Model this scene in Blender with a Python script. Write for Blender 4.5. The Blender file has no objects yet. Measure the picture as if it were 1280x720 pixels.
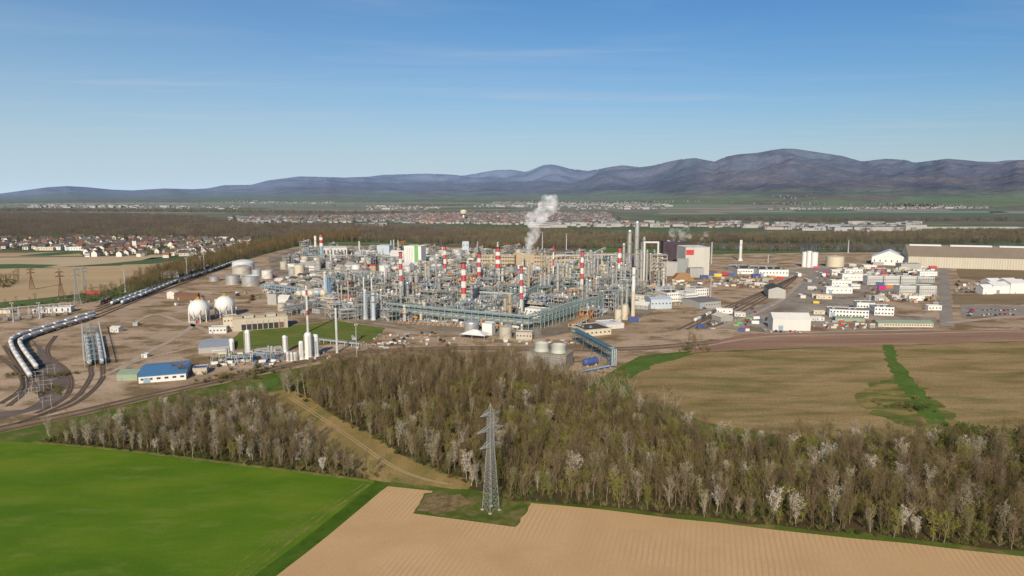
import bpy, math, random
import numpy as np
from mathutils import Vector, Matrix

random.seed(7)
R = math.radians
PI = math.pi
sc = bpy.context.scene
COL = sc.collection

# ------------------------------------------------------------------ camera model (used to measure the place)
F, CH, TH = 853.0, 120.0, math.atan(120 / 853.0)
CT, ST = math.cos(TH), math.sin(TH)


def ray(px, py):
    a, b = (px - 640) / F, -(py - 360) / F
    return (a, CT + b * ST, -ST + b * CT)


def G(px, py, z=0.0):
    """ground point (x, y) under a pixel of the photograph, for the plane at height z"""
    d = ray(px, py)
    t = (z - CH) / d[2]
    return (d[0] * t, d[1] * t)


def HT(Y, py):
    """height seen at row py for something standing at distance Y"""
    d = ray(640, py)
    return CH + d[2] * Y / d[1]


def PX(x, y, z=0.0):
    zc = y * CT - (z - CH) * ST
    return 640 + F * x / zc, 360 - F * (y * ST + (z - CH) * CT) / zc


def MPP(Y):
    return Y / CT / F * 1.0


# ------------------------------------------------------------------ materials
MATS = {}


def new_mat(name):
    m = bpy.data.materials.new(name)
    m.use_nodes = True
    nt = m.node_tree
    nt.nodes.clear()
    out = nt.nodes.new('ShaderNodeOutputMaterial')
    b = nt.nodes.new('ShaderNodeBsdfPrincipled')
    nt.links.new(b.outputs[0], out.inputs[0])
    return m, nt, b


def N(nt, typ, **kw):
    n = nt.nodes.new(typ)
    for k, v in kw.items():
        setattr(n, k, v)
    return n


def ramp(nt, stops, interp='LINEAR'):
    r = nt.nodes.new('ShaderNodeValToRGB')
    e = r.color_ramp.elements
    r.color_ramp.interpolation = interp
    while len(e) < len(stops):
        e.new(0.5)
    for i, (p, c) in enumerate(stops):
        e[i].position = p
        e[i].color = (c[0], c[1], c[2], 1)
    return r


def mixc(nt, a, b, fac, mode='MIX'):
    m = nt.nodes.new('ShaderNodeMix')
    m.data_type = 'RGBA'
    m.blend_type = mode
    for sock, v in ((m.inputs[0], fac), (m.inputs[6], a), (m.inputs[7], b)):
        if isinstance(v, bpy.types.NodeSocket):
            nt.links.new(v, sock)
        elif isinstance(v, (int, float)):
            sock.default_value = v
        else:
            sock.default_value = (v[0], v[1], v[2], 1)
    return m.outputs[2]


def paint(name, c, rough=0.6, metal=0.0, var=0.25, scale=0.25, streak=True, dirt=(0.16, 0.12, 0.09), obj_random=0.0):
    """painted / weathered surface: base colour with large patches, vertical streaks and grime"""
    if name in MATS:
        return MATS[name]
    m, nt, b = new_mat(name)
    geo = N(nt, 'ShaderNodeNewGeometry')
    mp = N(nt, 'ShaderNodeMapping')
    mp.inputs['Scale'].default_value = (1, 1, 0.22 if streak else 1)
    nt.links.new(geo.outputs['Position'], mp.inputs[0])
    n1 = N(nt, 'ShaderNodeTexNoise')
    n1.inputs['Scale'].default_value = scale
    n1.inputs['Detail'].default_value = 4
    n1.inputs['Roughness'].default_value = 0.65
    nt.links.new(mp.outputs[0], n1.inputs[0])
    r = ramp(nt, [(0.35, (1, 1, 1)), (0.75, (0, 0, 0))])
    nt.links.new(n1.outputs[0], r.inputs[0])
    fac = N(nt, 'ShaderNodeMath', operation='MULTIPLY_ADD')
    nt.links.new(r.outputs[0], fac.inputs[0])
    fac.inputs[1].default_value = -var
    fac.inputs[2].default_value = var
    col = mixc(nt, c, tuple(0.35 * x + 0.65 * d * (0.4 + max(c)) for x, d in zip(c, dirt)), fac.outputs[0])
    if obj_random:
        oi = N(nt, 'ShaderNodeObjectInfo')
        v = N(nt, 'ShaderNodeMapRange')
        v.inputs[3].default_value = 1 - obj_random
        v.inputs[4].default_value = 1 + obj_random * 0.6
        nt.links.new(oi.outputs['Random'], v.inputs[0])
        hsv = N(nt, 'ShaderNodeHueSaturation')
        nt.links.new(col, hsv.inputs['Color'])
        nt.links.new(v.outputs[0], hsv.inputs['Value'])
        col = hsv.outputs[0]
    nt.links.new(col, b.inputs['Base Color'])
    b.inputs['Roughness'].default_value = rough
    b.inputs['Metallic'].default_value = metal
    MATS[name] = m
    return m


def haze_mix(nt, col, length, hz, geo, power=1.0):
    """aerial haze painted into base colour: far surfaces turn pale blue by world position"""
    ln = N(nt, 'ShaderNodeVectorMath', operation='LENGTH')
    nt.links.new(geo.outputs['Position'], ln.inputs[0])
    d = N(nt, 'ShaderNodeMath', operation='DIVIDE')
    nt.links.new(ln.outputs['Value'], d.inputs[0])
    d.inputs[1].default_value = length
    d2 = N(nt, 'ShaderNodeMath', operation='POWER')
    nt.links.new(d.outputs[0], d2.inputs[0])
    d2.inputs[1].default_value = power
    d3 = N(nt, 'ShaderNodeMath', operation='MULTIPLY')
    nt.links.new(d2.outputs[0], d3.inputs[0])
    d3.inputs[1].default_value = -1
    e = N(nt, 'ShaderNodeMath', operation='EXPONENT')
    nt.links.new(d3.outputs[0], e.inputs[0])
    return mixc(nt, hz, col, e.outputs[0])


def gmat(name, stops, scale=0.05, fine=1.2, stretch=(1, 1), rot=0.0, fvar=0.35, patch=None, rows=None, haze=None, bump=0.0):
    """ground cover: big patches from a ramp, fine grain, optional second patch colour, optional crop rows"""
    m, nt, b = new_mat(name)
    geo = N(nt, 'ShaderNodeNewGeometry')
    mp = N(nt, 'ShaderNodeMapping')
    mp.inputs['Rotation'].default_value = (0, 0, rot)
    mp.inputs['Scale'].default_value = (stretch[0], stretch[1], 1)
    nt.links.new(geo.outputs['Position'], mp.inputs[0])
    n1 = N(nt, 'ShaderNodeTexNoise')
    n1.inputs['Scale'].default_value = scale
    n1.inputs['Detail'].default_value = 6
    n1.inputs['Roughness'].default_value = 0.6
    n1.inputs['Distortion'].default_value = 0.4
    nt.links.new(mp.outputs[0], n1.inputs[0])
    r = ramp(nt, stops)
    nt.links.new(n1.outputs[0], r.inputs[0])
    col = r.outputs[0]
    if patch:
        pc, pscale, lo, hi = patch
        n3 = N(nt, 'ShaderNodeTexNoise')
        n3.inputs['Scale'].default_value = pscale
        n3.inputs['Detail'].default_value = 5
        n3.inputs['Roughness'].default_value = 0.7
        mp3 = N(nt, 'ShaderNodeMapping')
        mp3.inputs['Location'].default_value = (313, 77, 0)
        nt.links.new(mp.outputs[0], mp3.inputs[0])
        nt.links.new(mp3.outputs[0], n3.inputs[0])
        r3 = ramp(nt, [(lo, (0, 0, 0)), (hi, (1, 1, 1))])
        nt.links.new(n3.outputs[0], r3.inputs[0])
        col = mixc(nt, col, pc, r3.outputs[0])
    n2 = N(nt, 'ShaderNodeTexNoise')
    n2.inputs['Scale'].default_value = fine
    n2.inputs['Detail'].default_value = 5
    n2.inputs['Roughness'].default_value = 0.75
    nt.links.new(geo.outputs['Position'], n2.inputs[0])
    r2 = ramp(nt, [(0.25, (1 - fvar,) * 3), (0.75, (1 + fvar,) * 3)])
    nt.links.new(n2.outputs[0], r2.inputs[0])
    col = mixc(nt, col, r2.outputs[0], 1.0, 'MULTIPLY')
    if rows:
        ang, pitch, dark, bmp = rows
        mw = N(nt, 'ShaderNodeMapping')
        mw.inputs['Rotation'].default_value = (0, 0, -ang)
        nt.links.new(geo.outputs['Position'], mw.inputs[0])
        wv = N(nt, 'ShaderNodeTexWave', wave_type='BANDS', bands_direction='Y')
        wv.inputs['Scale'].default_value = 2 * PI / (20 * pitch)
        wv.inputs['Distortion'].default_value = 1.3
        wv.inputs['Detail'].default_value = 2
        wv.inputs['Detail Scale'].default_value = 0.8
        nt.links.new(mw.outputs[0], wv.inputs[0])
        big = N(nt, 'ShaderNodeTexNoise')
        big.inputs['Scale'].default_value = 0.02
        nt.links.new(geo.outputs['Position'], big.inputs[0])
        rb = ramp(nt, [(0.40, (0.0,) * 3), (0.60, (1,) * 3)])
        nt.links.new(big.outputs[0], rb.inputs[0])
        rw = ramp(nt, [(0.0, (1, 1, 1)), (0.5, (0, 0, 0))])
        nt.links.new(wv.outputs[0], rw.inputs[0])
        mm = N(nt, 'ShaderNodeMath', operation='MULTIPLY')
        nt.links.new(rw.outputs[0], mm.inputs[0])
        nt.links.new(rb.outputs[0], mm.inputs[1])
        col = mixc(nt, col, dark, mm.outputs[0])
        bp = N(nt, 'ShaderNodeBump')
        bp.inputs['Strength'].default_value = bmp
        bp.inputs['Distance'].default_value = 0.25
        nt.links.new(wv.outputs[0], bp.inputs['Height'])
        nt.links.new(bp.outputs[0], b.inputs['Normal'])
    if haze:
        col = haze_mix(nt, col, haze[0], haze[1], geo)
    nt.links.new(col, b.inputs['Base Color'])
    b.inputs['Roughness'].default_value = 0.95
    b.inputs['Specular IOR Level'].default_value = 0.1
    if bump:
        bp = N(nt, 'ShaderNodeBump')
        bp.inputs['Strength'].default_value = bump
        bp.inputs['Distance'].default_value = 0.5
        nt.links.new(n2.outputs[0], bp.inputs['Height'])
        nt.links.new(bp.outputs[0], b.inputs['Normal'])
    MATS[name] = m
    return m


def leafmat(name, c1, c2, trans=0.0, haze=None):
    """foliage / twigs: colour differs from tree to tree and within a crown"""
    m, nt, b = new_mat(name)
    oi = N(nt, 'ShaderNodeObjectInfo')
    geo = N(nt, 'ShaderNodeNewGeometry')
    n1 = N(nt, 'ShaderNodeTexNoise')
    n1.inputs['Scale'].default_value = 0.6
    n1.inputs['Detail'].default_value = 3
    nt.links.new(geo.outputs['Position'], n1.inputs[0])
    ad = N(nt, 'ShaderNodeMath', operation='MULTIPLY_ADD')
    nt.links.new(n1.outputs[0], ad.inputs[0])
    ad.inputs[1].default_value = 1.1
    nt.links.new(oi.outputs['Random'], ad.inputs[2])
    mr = N(nt, 'ShaderNodeMapRange')
    mr.inputs[1].default_value = 0.4
    mr.inputs[2].default_value = 1.7
    nt.links.new(ad.outputs[0], mr.inputs[0])
    col = mixc(nt, c1, c2, mr.outputs[0])
    if haze:
        col = haze_mix(nt, col, haze[0], haze[1], geo)
    nt.links.new(col, b.inputs['Base Color'])
    b.inputs['Roughness'].default_value = 0.9
    b.inputs['Specular IOR Level'].default_value = 0.1
    if trans:
        b.inputs['Subsurface Weight'].default_value = 0.0
    MATS[name] = m
    return m


HZ = (0.24, 0.29, 0.36)
white = paint('white_paint', (0.58, 0.565, 0.53), 0.5, var=0.2)
clean_white = paint('bright_white', (0.68, 0.665, 0.63), 0.45, var=0.14, scale=0.15)
cream = paint('cream_paint', (0.56, 0.49, 0.36), 0.6, var=0.2)
tan = paint('tan_render', (0.40, 0.31, 0.20), 0.8, var=0.25)
concrete = paint('concrete', (0.47, 0.415, 0.33), 0.9, var=0.35, scale=0.12)
greyroof = paint('grey_roof', (0.17, 0.165, 0.16), 0.85, var=0.35, scale=0.1, streak=False, obj_random=0.2)
darkroof = paint('dark_roof', (0.055, 0.052, 0.05), 0.85, var=0.3, scale=0.1, streak=False)
steel = paint('grey_steel', (0.25, 0.26, 0.26), 0.6, var=0.3)
galv = paint('galvanised_steel', (0.42, 0.43, 0.43), 0.5, 0.25, var=0.2)
greensteel = paint('green_grey_steel', (0.20, 0.28, 0.27), 0.6, var=0.3)
bluesteel = paint('blue_grey_steel', (0.24, 0.34, 0.42), 0.55, var=0.3)
silver = paint('aluminium_cladding', (0.52, 0.52, 0.51), 0.38, 0.55, var=0.22, scale=0.3)
insul = paint('insulation_grey', (0.38, 0.37, 0.35), 0.55, 0.15, var=0.3)
beigemetal = paint('beige_cladding', (0.47, 0.42, 0.34), 0.5, 0.1, var=0.3)
red = paint('red_paint', (0.48, 0.045, 0.045), 0.55, var=0.2)
orange = paint('orange_paint', (0.50, 0.20, 0.045), 0.55, var=0.3)
yellow = paint('yellow_paint', (0.66, 0.45, 0.05), 0.5, var=0.2)
green = paint('green_paint', (0.16, 0.36, 0.14), 0.6, var=0.2)
palegreen = paint('pale_green_roof', (0.25, 0.31, 0.22), 0.75, var=0.3, scale=0.2)
blue = paint('blue_paint', (0.05, 0.09, 0.25), 0.5, var=0.2)
blueroof = paint('blue_metal_roof', (0.07, 0.20, 0.37), 0.5, 0.1, var=0.3, scale=0.15)
paleblue = paint('pale_blue_grey', (0.42, 0.48, 0.53), 0.55, var=0.2)
teal = paint('dark_teal_steel', (0.07, 0.14, 0.16), 0.5, var=0.3)
purple = paint('dark_purple_cladding', (0.042, 0.024, 0.038), 0.6, var=0.2)
magenta = paint('magenta_paint', (0.55, 0.03, 0.18), 0.5, var=0.1)
dark = paint('dark_void', (0.03, 0.03, 0.032), 0.8, var=0.2)
rust = paint('rusty_brown', (0.17, 0.085, 0.05), 0.85, var=0.5, scale=0.4)
brownroof = paint('brown_roof', (0.19, 0.15, 0.115), 0.9, var=0.4, scale=0.06, streak=False)
glass = paint('window_glass', (0.035, 0.045, 0.06), 0.15, var=0.1)
tyre = paint('black_rubber', (0.02, 0.02, 0.02), 0.8, var=0.1)
tilered = paint('red_tile', (0.20, 0.085, 0.06), 0.85, var=0.3, streak=False, obj_random=0.35)
tilebrown = paint('brown_tile', (0.10, 0.072, 0.062), 0.85, var=0.3, streak=False, obj_random=0.35)
tilegrey = paint('grey_tile', (0.10, 0.10, 0.105), 0.85, var=0.3, streak=False, obj_random=0.3)
housewall = paint('house_render', (0.66, 0.60, 0.52), 0.85, var=0.15, obj_random=0.18)
timber = paint('timber', (0.42, 0.24, 0.11), 0.85, var=0.5, scale=0.7, streak=False)
bark = leafmat('bark', (0.11, 0.085, 0.055), (0.23, 0.185, 0.125))
bark_pale = leafmat('pale_bark', (0.26, 0.22, 0.155), (0.42, 0.37, 0.28))
twig = leafmat('brown_twigs', (0.072, 0.050, 0.024), (0.215, 0.153, 0.076))
twig_olive = leafmat('olive_twigs', (0.072, 0.064, 0.017), (0.21, 0.18, 0.05))
twig_pink = leafmat('reddish_twigs', (0.14, 0.09, 0.05), (0.28, 0.195, 0.12))
blossom = leafmat('white_blossom', (0.34, 0.29, 0.225), (0.57, 0.515, 0.43))
blossom_grey = leafmat('grey_catkins', (0.20, 0.165, 0.105), (0.39, 0.335, 0.245))
leaf_yg = leafmat('yellow_green_leaves', (0.13, 0.14, 0.025), (0.24, 0.22, 0.05))
leaf_gr = leafmat('fresh_green_leaves', (0.05, 0.075, 0.014), (0.115, 0.14, 0.03))
leaf_dk = leafmat('dark_green_leaves', (0.022, 0.035, 0.015), (0.05, 0.07, 0.025))
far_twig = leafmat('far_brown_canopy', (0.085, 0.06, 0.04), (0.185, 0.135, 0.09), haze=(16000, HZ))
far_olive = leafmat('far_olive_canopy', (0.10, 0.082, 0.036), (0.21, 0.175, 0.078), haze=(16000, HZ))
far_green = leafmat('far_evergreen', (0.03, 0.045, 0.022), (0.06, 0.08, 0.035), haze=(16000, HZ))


# ------------------------------------------------------------------ mesh collector
class MB:
    def __init__(s):
        s.v, s.f, s.m, s.sm = [], [], [], []

    def add(s, vs, fs, mi=0, smooth=False):
        o = len(s.v)
        s.v += [tuple(p) for p in vs]
        for f in fs:
            s.f.append([i + o for i in f])
            s.m.append(mi)
            s.sm.append(smooth)
        return s

    def box(s, x0, x1, y0, y1, z0, z1, mi=0, rz=0.0, c=(0, 0)):
        vs = [(x, y, z) for z in (z0, z1) for x, y in ((x0, y0), (x1, y0), (x1, y1), (x0, y1))]
        if rz:
            ca, sa = math.cos(rz), math.sin(rz)
            vs = [(c[0] + (x - c[0]) * ca - (y - c[1]) * sa, c[1] + (x - c[0]) * sa + (y - c[1]) * ca, z) for x, y, z in vs]
        return s.add(vs, [(3, 2, 1, 0), (4, 5, 6, 7), (0, 1, 5, 4), (1, 2, 6, 5), (2, 3, 7, 6), (3, 0, 4, 7)], mi)

    def tube(s, p0, p1, r0, r1=None, n=8, mi=0, caps=True):
        r1 = r0 if r1 is None else r1
        p0, p1 = Vector(p0), Vector(p1)
        d = (p1 - p0)
        if d.length < 1e-6:
            return s
        d.normalize()
        a = d.orthogonal().normalized() if abs(d.z) < 0.99 else Vector((1, 0, 0))
        b = d.cross(a)
        if n == 4:
            a, b = (a + b).normalized(), (b - a).normalized()
        ring = [(a * math.cos(2 * PI * k / n) + b * math.sin(2 * PI * k / n)) for k in range(n)]
        vs = [p0 + r * r0 for r in ring] + [p1 + r * r1 for r in ring]
        fs = [(k, (k + 1) % n, n + (k + 1) % n, n + k) for k in range(n)]
        s.add(vs, fs, mi, n > 5)
        if caps:
            s.add(vs[:n], [tuple(reversed(range(n)))], mi)
            s.add(vs[n:], [tuple(range(n))], mi)
        return s

    def beam(s, p0, p1, w, mi=0):
        return s.tube(p0, p1, w * 0.7071, n=4, mi=mi)

    def lathe(s, prof, x=0, y=0, n=20, mi=0, axis='z', smooth=True):
        """prof: list of (r, z) or (r, z, material of the band above)"""
        for k in range(len(prof) - 1):
            r0, z0 = prof[k][:2]
            r1, z1 = prof[k + 1][:2]
            mm = prof[k][2] if len(prof[k]) > 2 else mi
            vs = []
            for r, z in ((r0, z0), (r1, z1)):
                for i in range(n):
                    a = 2 * PI * i / n
                    p = (r * math.cos(a), r * math.sin(a), z)
                    if axis == 'x':
                        p = (p[2], p[0], p[1])
                    vs.append((p[0] + x, p[1] + y, p[2]))
            s.add(vs, [(i, (i + 1) % n, n + (i + 1) % n, n + i) for i in range(n)], mm, smooth)
        return s

    def ring(s, r, z, w, x=0, y=0, n=20, mi=0, a0=0, a1=2 * PI):
        pts = [(x + r * math.cos(a0 + (a1 - a0) * k / n), y + r * math.sin(a0 + (a1 - a0) * k / n), z) for k in range(n + 1)]
        for p, q in zip(pts[:-1], pts[1:]):
            s.tube(p, q, w, n=4, mi=mi, caps=False)
        return s

    def poly(s, pts, z, mi=0):
        vs = [(p[0], p[1], z) for p in pts]
        return s.add(vs, [tuple(range(len(vs)))], mi)

    def mesh(s, name, mats):
        me = bpy.data.meshes.new(name)
        me.from_pydata(s.v, [], s.f)
        for m in (mats if isinstance(mats, (list, tuple)) else [mats]):
            me.materials.append(m)
        me.polygons.foreach_set('material_index', s.m)
        me.polygons.foreach_set('use_smooth', s.sm)
        me.update()
        return me


def link(name, data, parent=None, loc=None, rz=0.0):
    o = bpy.data.objects.new(name, data)
    COL.objects.link(o)
    if parent is not None:
        o.parent = parent
    if loc is not None:
        o.location = (loc[0], loc[1], loc[2] if len(loc) > 2 else 0)
    if rz:
        o.rotation_euler = (0, 0, rz)
    return o


def part(name, mb, mats, parent, loc=None, rz=0.0):
    return link(name, mb.mesh(name, mats), parent, loc, rz)


def tag(o, label, cat, group=None):
    o['label'] = label
    o['category'] = cat
    if group:
        o['group'] = group
    return o


def thing(name, label, cat, loc=(0, 0, 0), rz=0.0, group=None):
    o = link(name, None, None, loc, rz)
    o.empty_display_size = 0.5
    return tag(o, label, cat, group)


def structure(name, mb, mats, loc=None, rz=0.0):
    o = link(name, mb.mesh(name, mats), None, loc, rz)
    o['kind'] = 'structure'
    return o


KIDS = {}


def dup(root, loc, rz=0.0, label=None, group=None, scale=None):
    r = root.copy()
    COL.objects.link(r)
    r.location = (loc[0], loc[1], loc[2] if len(loc) > 2 else 0)
    r.rotation_euler = (0, 0, rz)
    if scale:
        r.scale = (scale,) * 3 if not isinstance(scale, tuple) else scale
    if label:
        r['label'] = label
    if group:
        r['group'] = group
    if root.name not in KIDS:
        KIDS[root.name] = [(c, list(c.children)) for c in root.children]
    for ch, subs in KIDS[root.name]:
        c = ch.copy()
        COL.objects.link(c)
        c.parent = r
        for g in subs:
            d = g.copy()
            COL.objects.link(d)
            d.parent = c
    return r


WIN = {}


def window(parent, x, y, z, w, h, rz, mat=None, name='window'):
    """one window: frame proud of the wall with its pane, centred at (x, y, z) in the parent's frame, facing -y before rz"""
    key = (round(w, 2), round(h, 2), mat.name if mat else '')
    if key not in WIN:
        mb = MB()
        mb.box(-w / 2, w / 2, -0.06, 0.02, -h / 2, h / 2, 0)
        t = min(0.12, w * 0.1)
        mb.box(-w / 2 - t, -w / 2, -0.12, 0.02, -h / 2 - t, h / 2 + t, 1)
        mb.box(w / 2, w / 2 + t, -0.12, 0.02, -h / 2 - t, h / 2 + t, 1)
        mb.box(-w / 2, w / 2, -0.12, 0.02, h / 2, h / 2 + t, 1)
        mb.box(-w / 2, w / 2, -0.16, 0.02, -h / 2 - t, -h / 2, 1)
        WIN[key] = mb.mesh('window', [mat or glass, white])
    return link(name, WIN[key], parent, (x, y, z), rz)


# ------------------------------------------------------------------ labels by neighbouring landmarks
LAND = []
USED = {}


def landmark(phrase, xy):
    LAND.append((phrase, xy[0], xy[1]))


def where(x, y):
    """a phrase that says what a thing stands by"""
    ds = sorted(LAND, key=lambda l: math.hypot(l[1] - x, l[2] - y))
    (p, lx, ly), (q, qx, qy) = ds[0], ds[1]
    d = math.hypot(lx - x, ly - y)
    dy = y - ly
    rel = 'beside' if d < 22 else ('behind' if dy > 0.6 * d else ('in front of' if dy < -0.6 * d else ('to the right of' if x > lx else 'to the left of')))
    return rel + ' ' + p, 'between %s and %s' % (p, q)


def lab(desc, x, y):
    """a label and, where neighbours look alike, the group they share"""
    ds = sorted(LAND, key=lambda l: math.hypot(l[1] - x, l[2] - y))
    a = where(x, y)[0]
    cands = [desc + ' ' + a] + ['%s between %s and %s' % (desc, ds[i][0], ds[j][0]) for i, j in ((0, 1), (0, 2), (1, 2), (0, 3), (1, 3))]
    for cand in cands:
        if len(cand.split()) <= 16 and cand not in USED:
            USED[cand] = 1
            return cand, None
    return cands[0], 'look-alikes: ' + cands[0]
# ------------------------------------------------------------------ builders of things


def chimney(label, px, yt, yb, w, bands, base_mat=white, name='chimney', frac=0.6, flare=False, col=red, ladder=True, plats=1):
    x, y = G(px, yb)
    h = HT(y, yt)
    r = max(0.25, w * 0.5 * MPP(y))
    t = thing(name, label, 'chimney', (x, y, 0))
    mb = MB()
    seq = bands.split() if isinstance(bands, str) else bands
    k = len(seq)
    zs = [h * (1 - frac * i / k) for i in range(k + 1)]
    rr = lambda z: r * (1.12 - 0.12 * z / h)
    for i, c in enumerate(seq):
        mb.lathe([(rr(zs[i + 1]), zs[i + 1]), (rr(zs[i]), zs[i])], n=16, mi={'r': 0, 'w': 1, 'b': 2}[c])
    prof = [(rr(0) * (1.9 if flare else 1.15), 0), (rr(0) * (1.5 if flare else 1.1), h * 0.05), (rr(0), h * 0.12), (rr(zs[-1]), zs[-1])]
    mb.lathe(prof, n=16, mi=2)
    part('shaft', mb, [col, clean_white, base_mat], t)
    mb = MB()
    mb.lathe([(r * 1.03, h - r * 0.5), (r * 1.15, h - r * 0.4), (r * 1.15, h), (r * 0.75, h + 0.02), (r * 0.72, h - r)], n=16)
    part('rim', mb, dark, t)
    if ladder and w > 2:
        mb = MB()
        for sx in (-0.3, 0.3):
            mb.beam((sx, -rr(0) * 1.1 - 0.25, 1), (sx, -r - 0.25, h - 1), 0.08)
        z = 1.5
        while z < h - 1:
            mb.beam((-0.3, -rr(z) * 1.02 - 0.25, z), (0.3, -rr(z) * 1.02 - 0.25, z), 0.06)
            z += 2.2
        part('ladder', mb, galv, t)
    for i in range(plats):
        z = zs[min(k, 1 + 2 * i)]
        mb = MB()
        mb.lathe([(rr(z) + 0.05, z), (rr(z) + 1.1, z), (rr(z) + 1.1, z + 0.15), (rr(z) + 0.05, z + 0.15)], n=16, smooth=False)
        mb.ring(rr(z) + 1.05, z + 1.1, 0.06, n=14)
        for a in range(7):
            ca, sa = math.cos(a * 0.9), math.sin(a * 0.9)
            mb.beam(((rr(z) + 1.05) * ca, (rr(z) + 1.05) * sa, z + 0.1), ((rr(z) + 1.05) * ca, (rr(z) + 1.05) * sa, z + 1.1), 0.06)
        part('platform', mb, steel, t)
    return t


def column(label, x, y, r, h, mat=silver, name='process_column', cat='column', group=None, plats=3, skirt=None, pipes=2, seed=0):
    rng = random.Random(seed * 31 + int(x * 7 + y))
    t = thing(name, label, cat, (x, y, 0), rng.uniform(-0.5, 0.5), group)
    mb = MB()
    sk = min(4.0, h * 0.12)
    mb.lathe([(r * 1.25, 0, 1), (r * 1.02, sk, 1), (r, sk + 0.01, 0), (r, h - r * 0.8, 0), (r * 0.85, h - r * 0.35, 0), (r * 0.5, h - r * 0.08, 0), (0.01, h, 0)], n=18)
    for q in range(2, int(h / 4.5)):
        mb.lathe([(r * 1.0, q * 4.5), (r * 1.035, q * 4.5 + 0.05), (r * 1.035, q * 4.5 + 0.3), (r, q * 4.5 + 0.35)], n=18, mi=0)
    part('shell', mb, [mat, skirt or mat], t)
    for i in range(plats):
        z = h * (0.94 - 0.22 * i) - rng.uniform(0, 1.5)
        if z < 4:
            break
        a0 = rng.uniform(0, 2 * PI)
        mb = MB()
        n = 12
        for k in range(n):
            q0, q1 = a0 + 4.2 * k / n, a0 + 4.2 * (k + 1) / n
            vs = [((r + e) * math.cos(q), (r + e) * math.sin(q), zz) for zz in (z, z + 0.15) for e, q in ((0.05, q0), (1.3, q0), (1.3, q1), (0.05, q1))]
            mb.add(vs, [(3, 2, 1, 0), (4, 5, 6, 7), (1, 2, 6, 5), (3, 0, 4, 7)])
        mb.ring(r + 1.25, z + 1.15, 0.07, n=12, a0=a0, a1=a0 + 4.2, mi=1)
        for k in range(6):
            q = a0 + 4.2 * k / 5
            mb.beam(((r + 1.25) * math.cos(q), (r + 1.25) * math.sin(q), z + 0.1), ((r + 1.25) * math.cos(q), (r + 1.25) * math.sin(q), z + 1.15), 0.07, 1)
        part('platform', mb, [steel, yellow if rng.random() < 0.4 else galv], t)
    for i in range(pipes):
        a = rng.uniform(0, 2 * PI)
        e = r + 0.55
        mb = MB()
        z1 = h * rng.uniform(0.6, 0.97)
        rp = rng.uniform(0.12, 0.3)
        mb.tube((e * math.cos(a), e * math.sin(a), 0.3), (e * math.cos(a), e * math.sin(a), z1), rp, n=8)
        mb.tube((e * math.cos(a), e * math.sin(a), z1), (r * 0.6 * math.cos(a), r * 0.6 * math.sin(a), z1 + 0.3), rp, n=8)
        part('pipe', mb, rng.choice([galv, insul, silver]), t)
    mb = MB()
    for sx in (-0.3, 0.3):
        mb.beam((sx, -r - 0.3, 0.4), (sx, -r - 0.3, h - r), 0.09)
    z = 1
    while z < h - r:
        mb.beam((-0.3, -r - 0.3, z), (0.3, -r - 0.3, z), 0.07)
        z += 1.6
    part('ladder', mb, galv, t)
    return t


def tank(label, x, y, r, h, mat=white, roof='cone', roofmat=None, name='storage_tank', cat='tank', group=None, stair=True):
    rng = random.Random(int(x * 13 + y * 3))
    t = thing(name, label, cat, (x, y, 0), rng.uniform(-2.5, -0.6), group)
    mb = MB()
    mb.lathe([(r * 1.03, 0, 1), (r * 1.03, 0.35, 1), (r, 0.36, 0), (r, h, 0)], n=32)
    for q in range(1, int(h / 2.4)):
        mb.lathe([(r, q * 2.4), (r + 0.06, q * 2.4 + 0.02), (r + 0.06, q * 2.4 + 0.14), (r, q * 2.4 + 0.16)], n=32)
    part('shell', mb, [mat, concrete], t)
    mb = MB()
    if roof == 'dome':
        k = 6
        hr = r * 0.35
        mb.lathe([(r * 1.01 * math.cos(i / k * PI / 2) if i < k else 0.01, h + hr * math.sin(i / k * PI / 2)) for i in range(k + 1)], n=32)
        ztop = h + hr
    elif roof == 'float':
        mb.lathe([(r * 1.02, h - 0.2), (r * 1.05, h), (r * 0.97, h), (r * 0.97, h - 1.6), (0.01, h - 1.6)], n=32, smooth=False)
        ztop = h - 1.5
    else:
        hr = r * 0.14
        mb.lathe([(r * 1.015, h - 0.05), (r * 1.015, h + 0.1), (r * 0.5, h + hr * 0.5), (0.01, h + hr)], n=32)
        ztop = h + hr
    rf = part('roof', mb, roofmat or mat, t)
    mb = MB()
    mb.lathe([(0.5, ztop - 0.5), (0.5, ztop + 0.6), (0.01, ztop + 0.7)], n=10)
    part('vent', mb, galv, rf)
    mb = MB()
    mb.ring(r * 1.0, h + 1.05, 0.05, n=28)
    for k in range(18):
        a = 2 * PI * k / 18
        mb.beam((r * math.cos(a), r * math.sin(a), h), (r * math.cos(a), r * math.sin(a), h + 1.05), 0.06)
    part('railing', mb, galv, t)
    if stair:
        mb = MB()
        n = max(10, int(h / 0.6))
        a1 = min(2.6, h * 1.3 / r)
        for k in range(n):
            a = a1 * k / n
            z = h * (k + 1) / n
            p = ((r + 0.1) * math.cos(a), (r + 0.1) * math.sin(a), z)
            q = ((r + 0.95) * math.cos(a), (r + 0.95) * math.sin(a), z)
            mb.beam(p, q, 0.22)
        for e in (0.1, 0.98):
            for k in range(n - 1):
                a, b = a1 * k / n, a1 * (k + 1) / n
                mb.beam(((r + e) * math.cos(a), (r + e) * math.sin(a), h * (k + 1) / n + (0.9 if e > 0.5 else 0)),
                        ((r + e) * math.cos(b), (r + e) * math.sin(b), h * (k + 2) / n + (0.9 if e > 0.5 else 0)), 0.07)
        part('stair', mb, galv, t)
    return t


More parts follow.
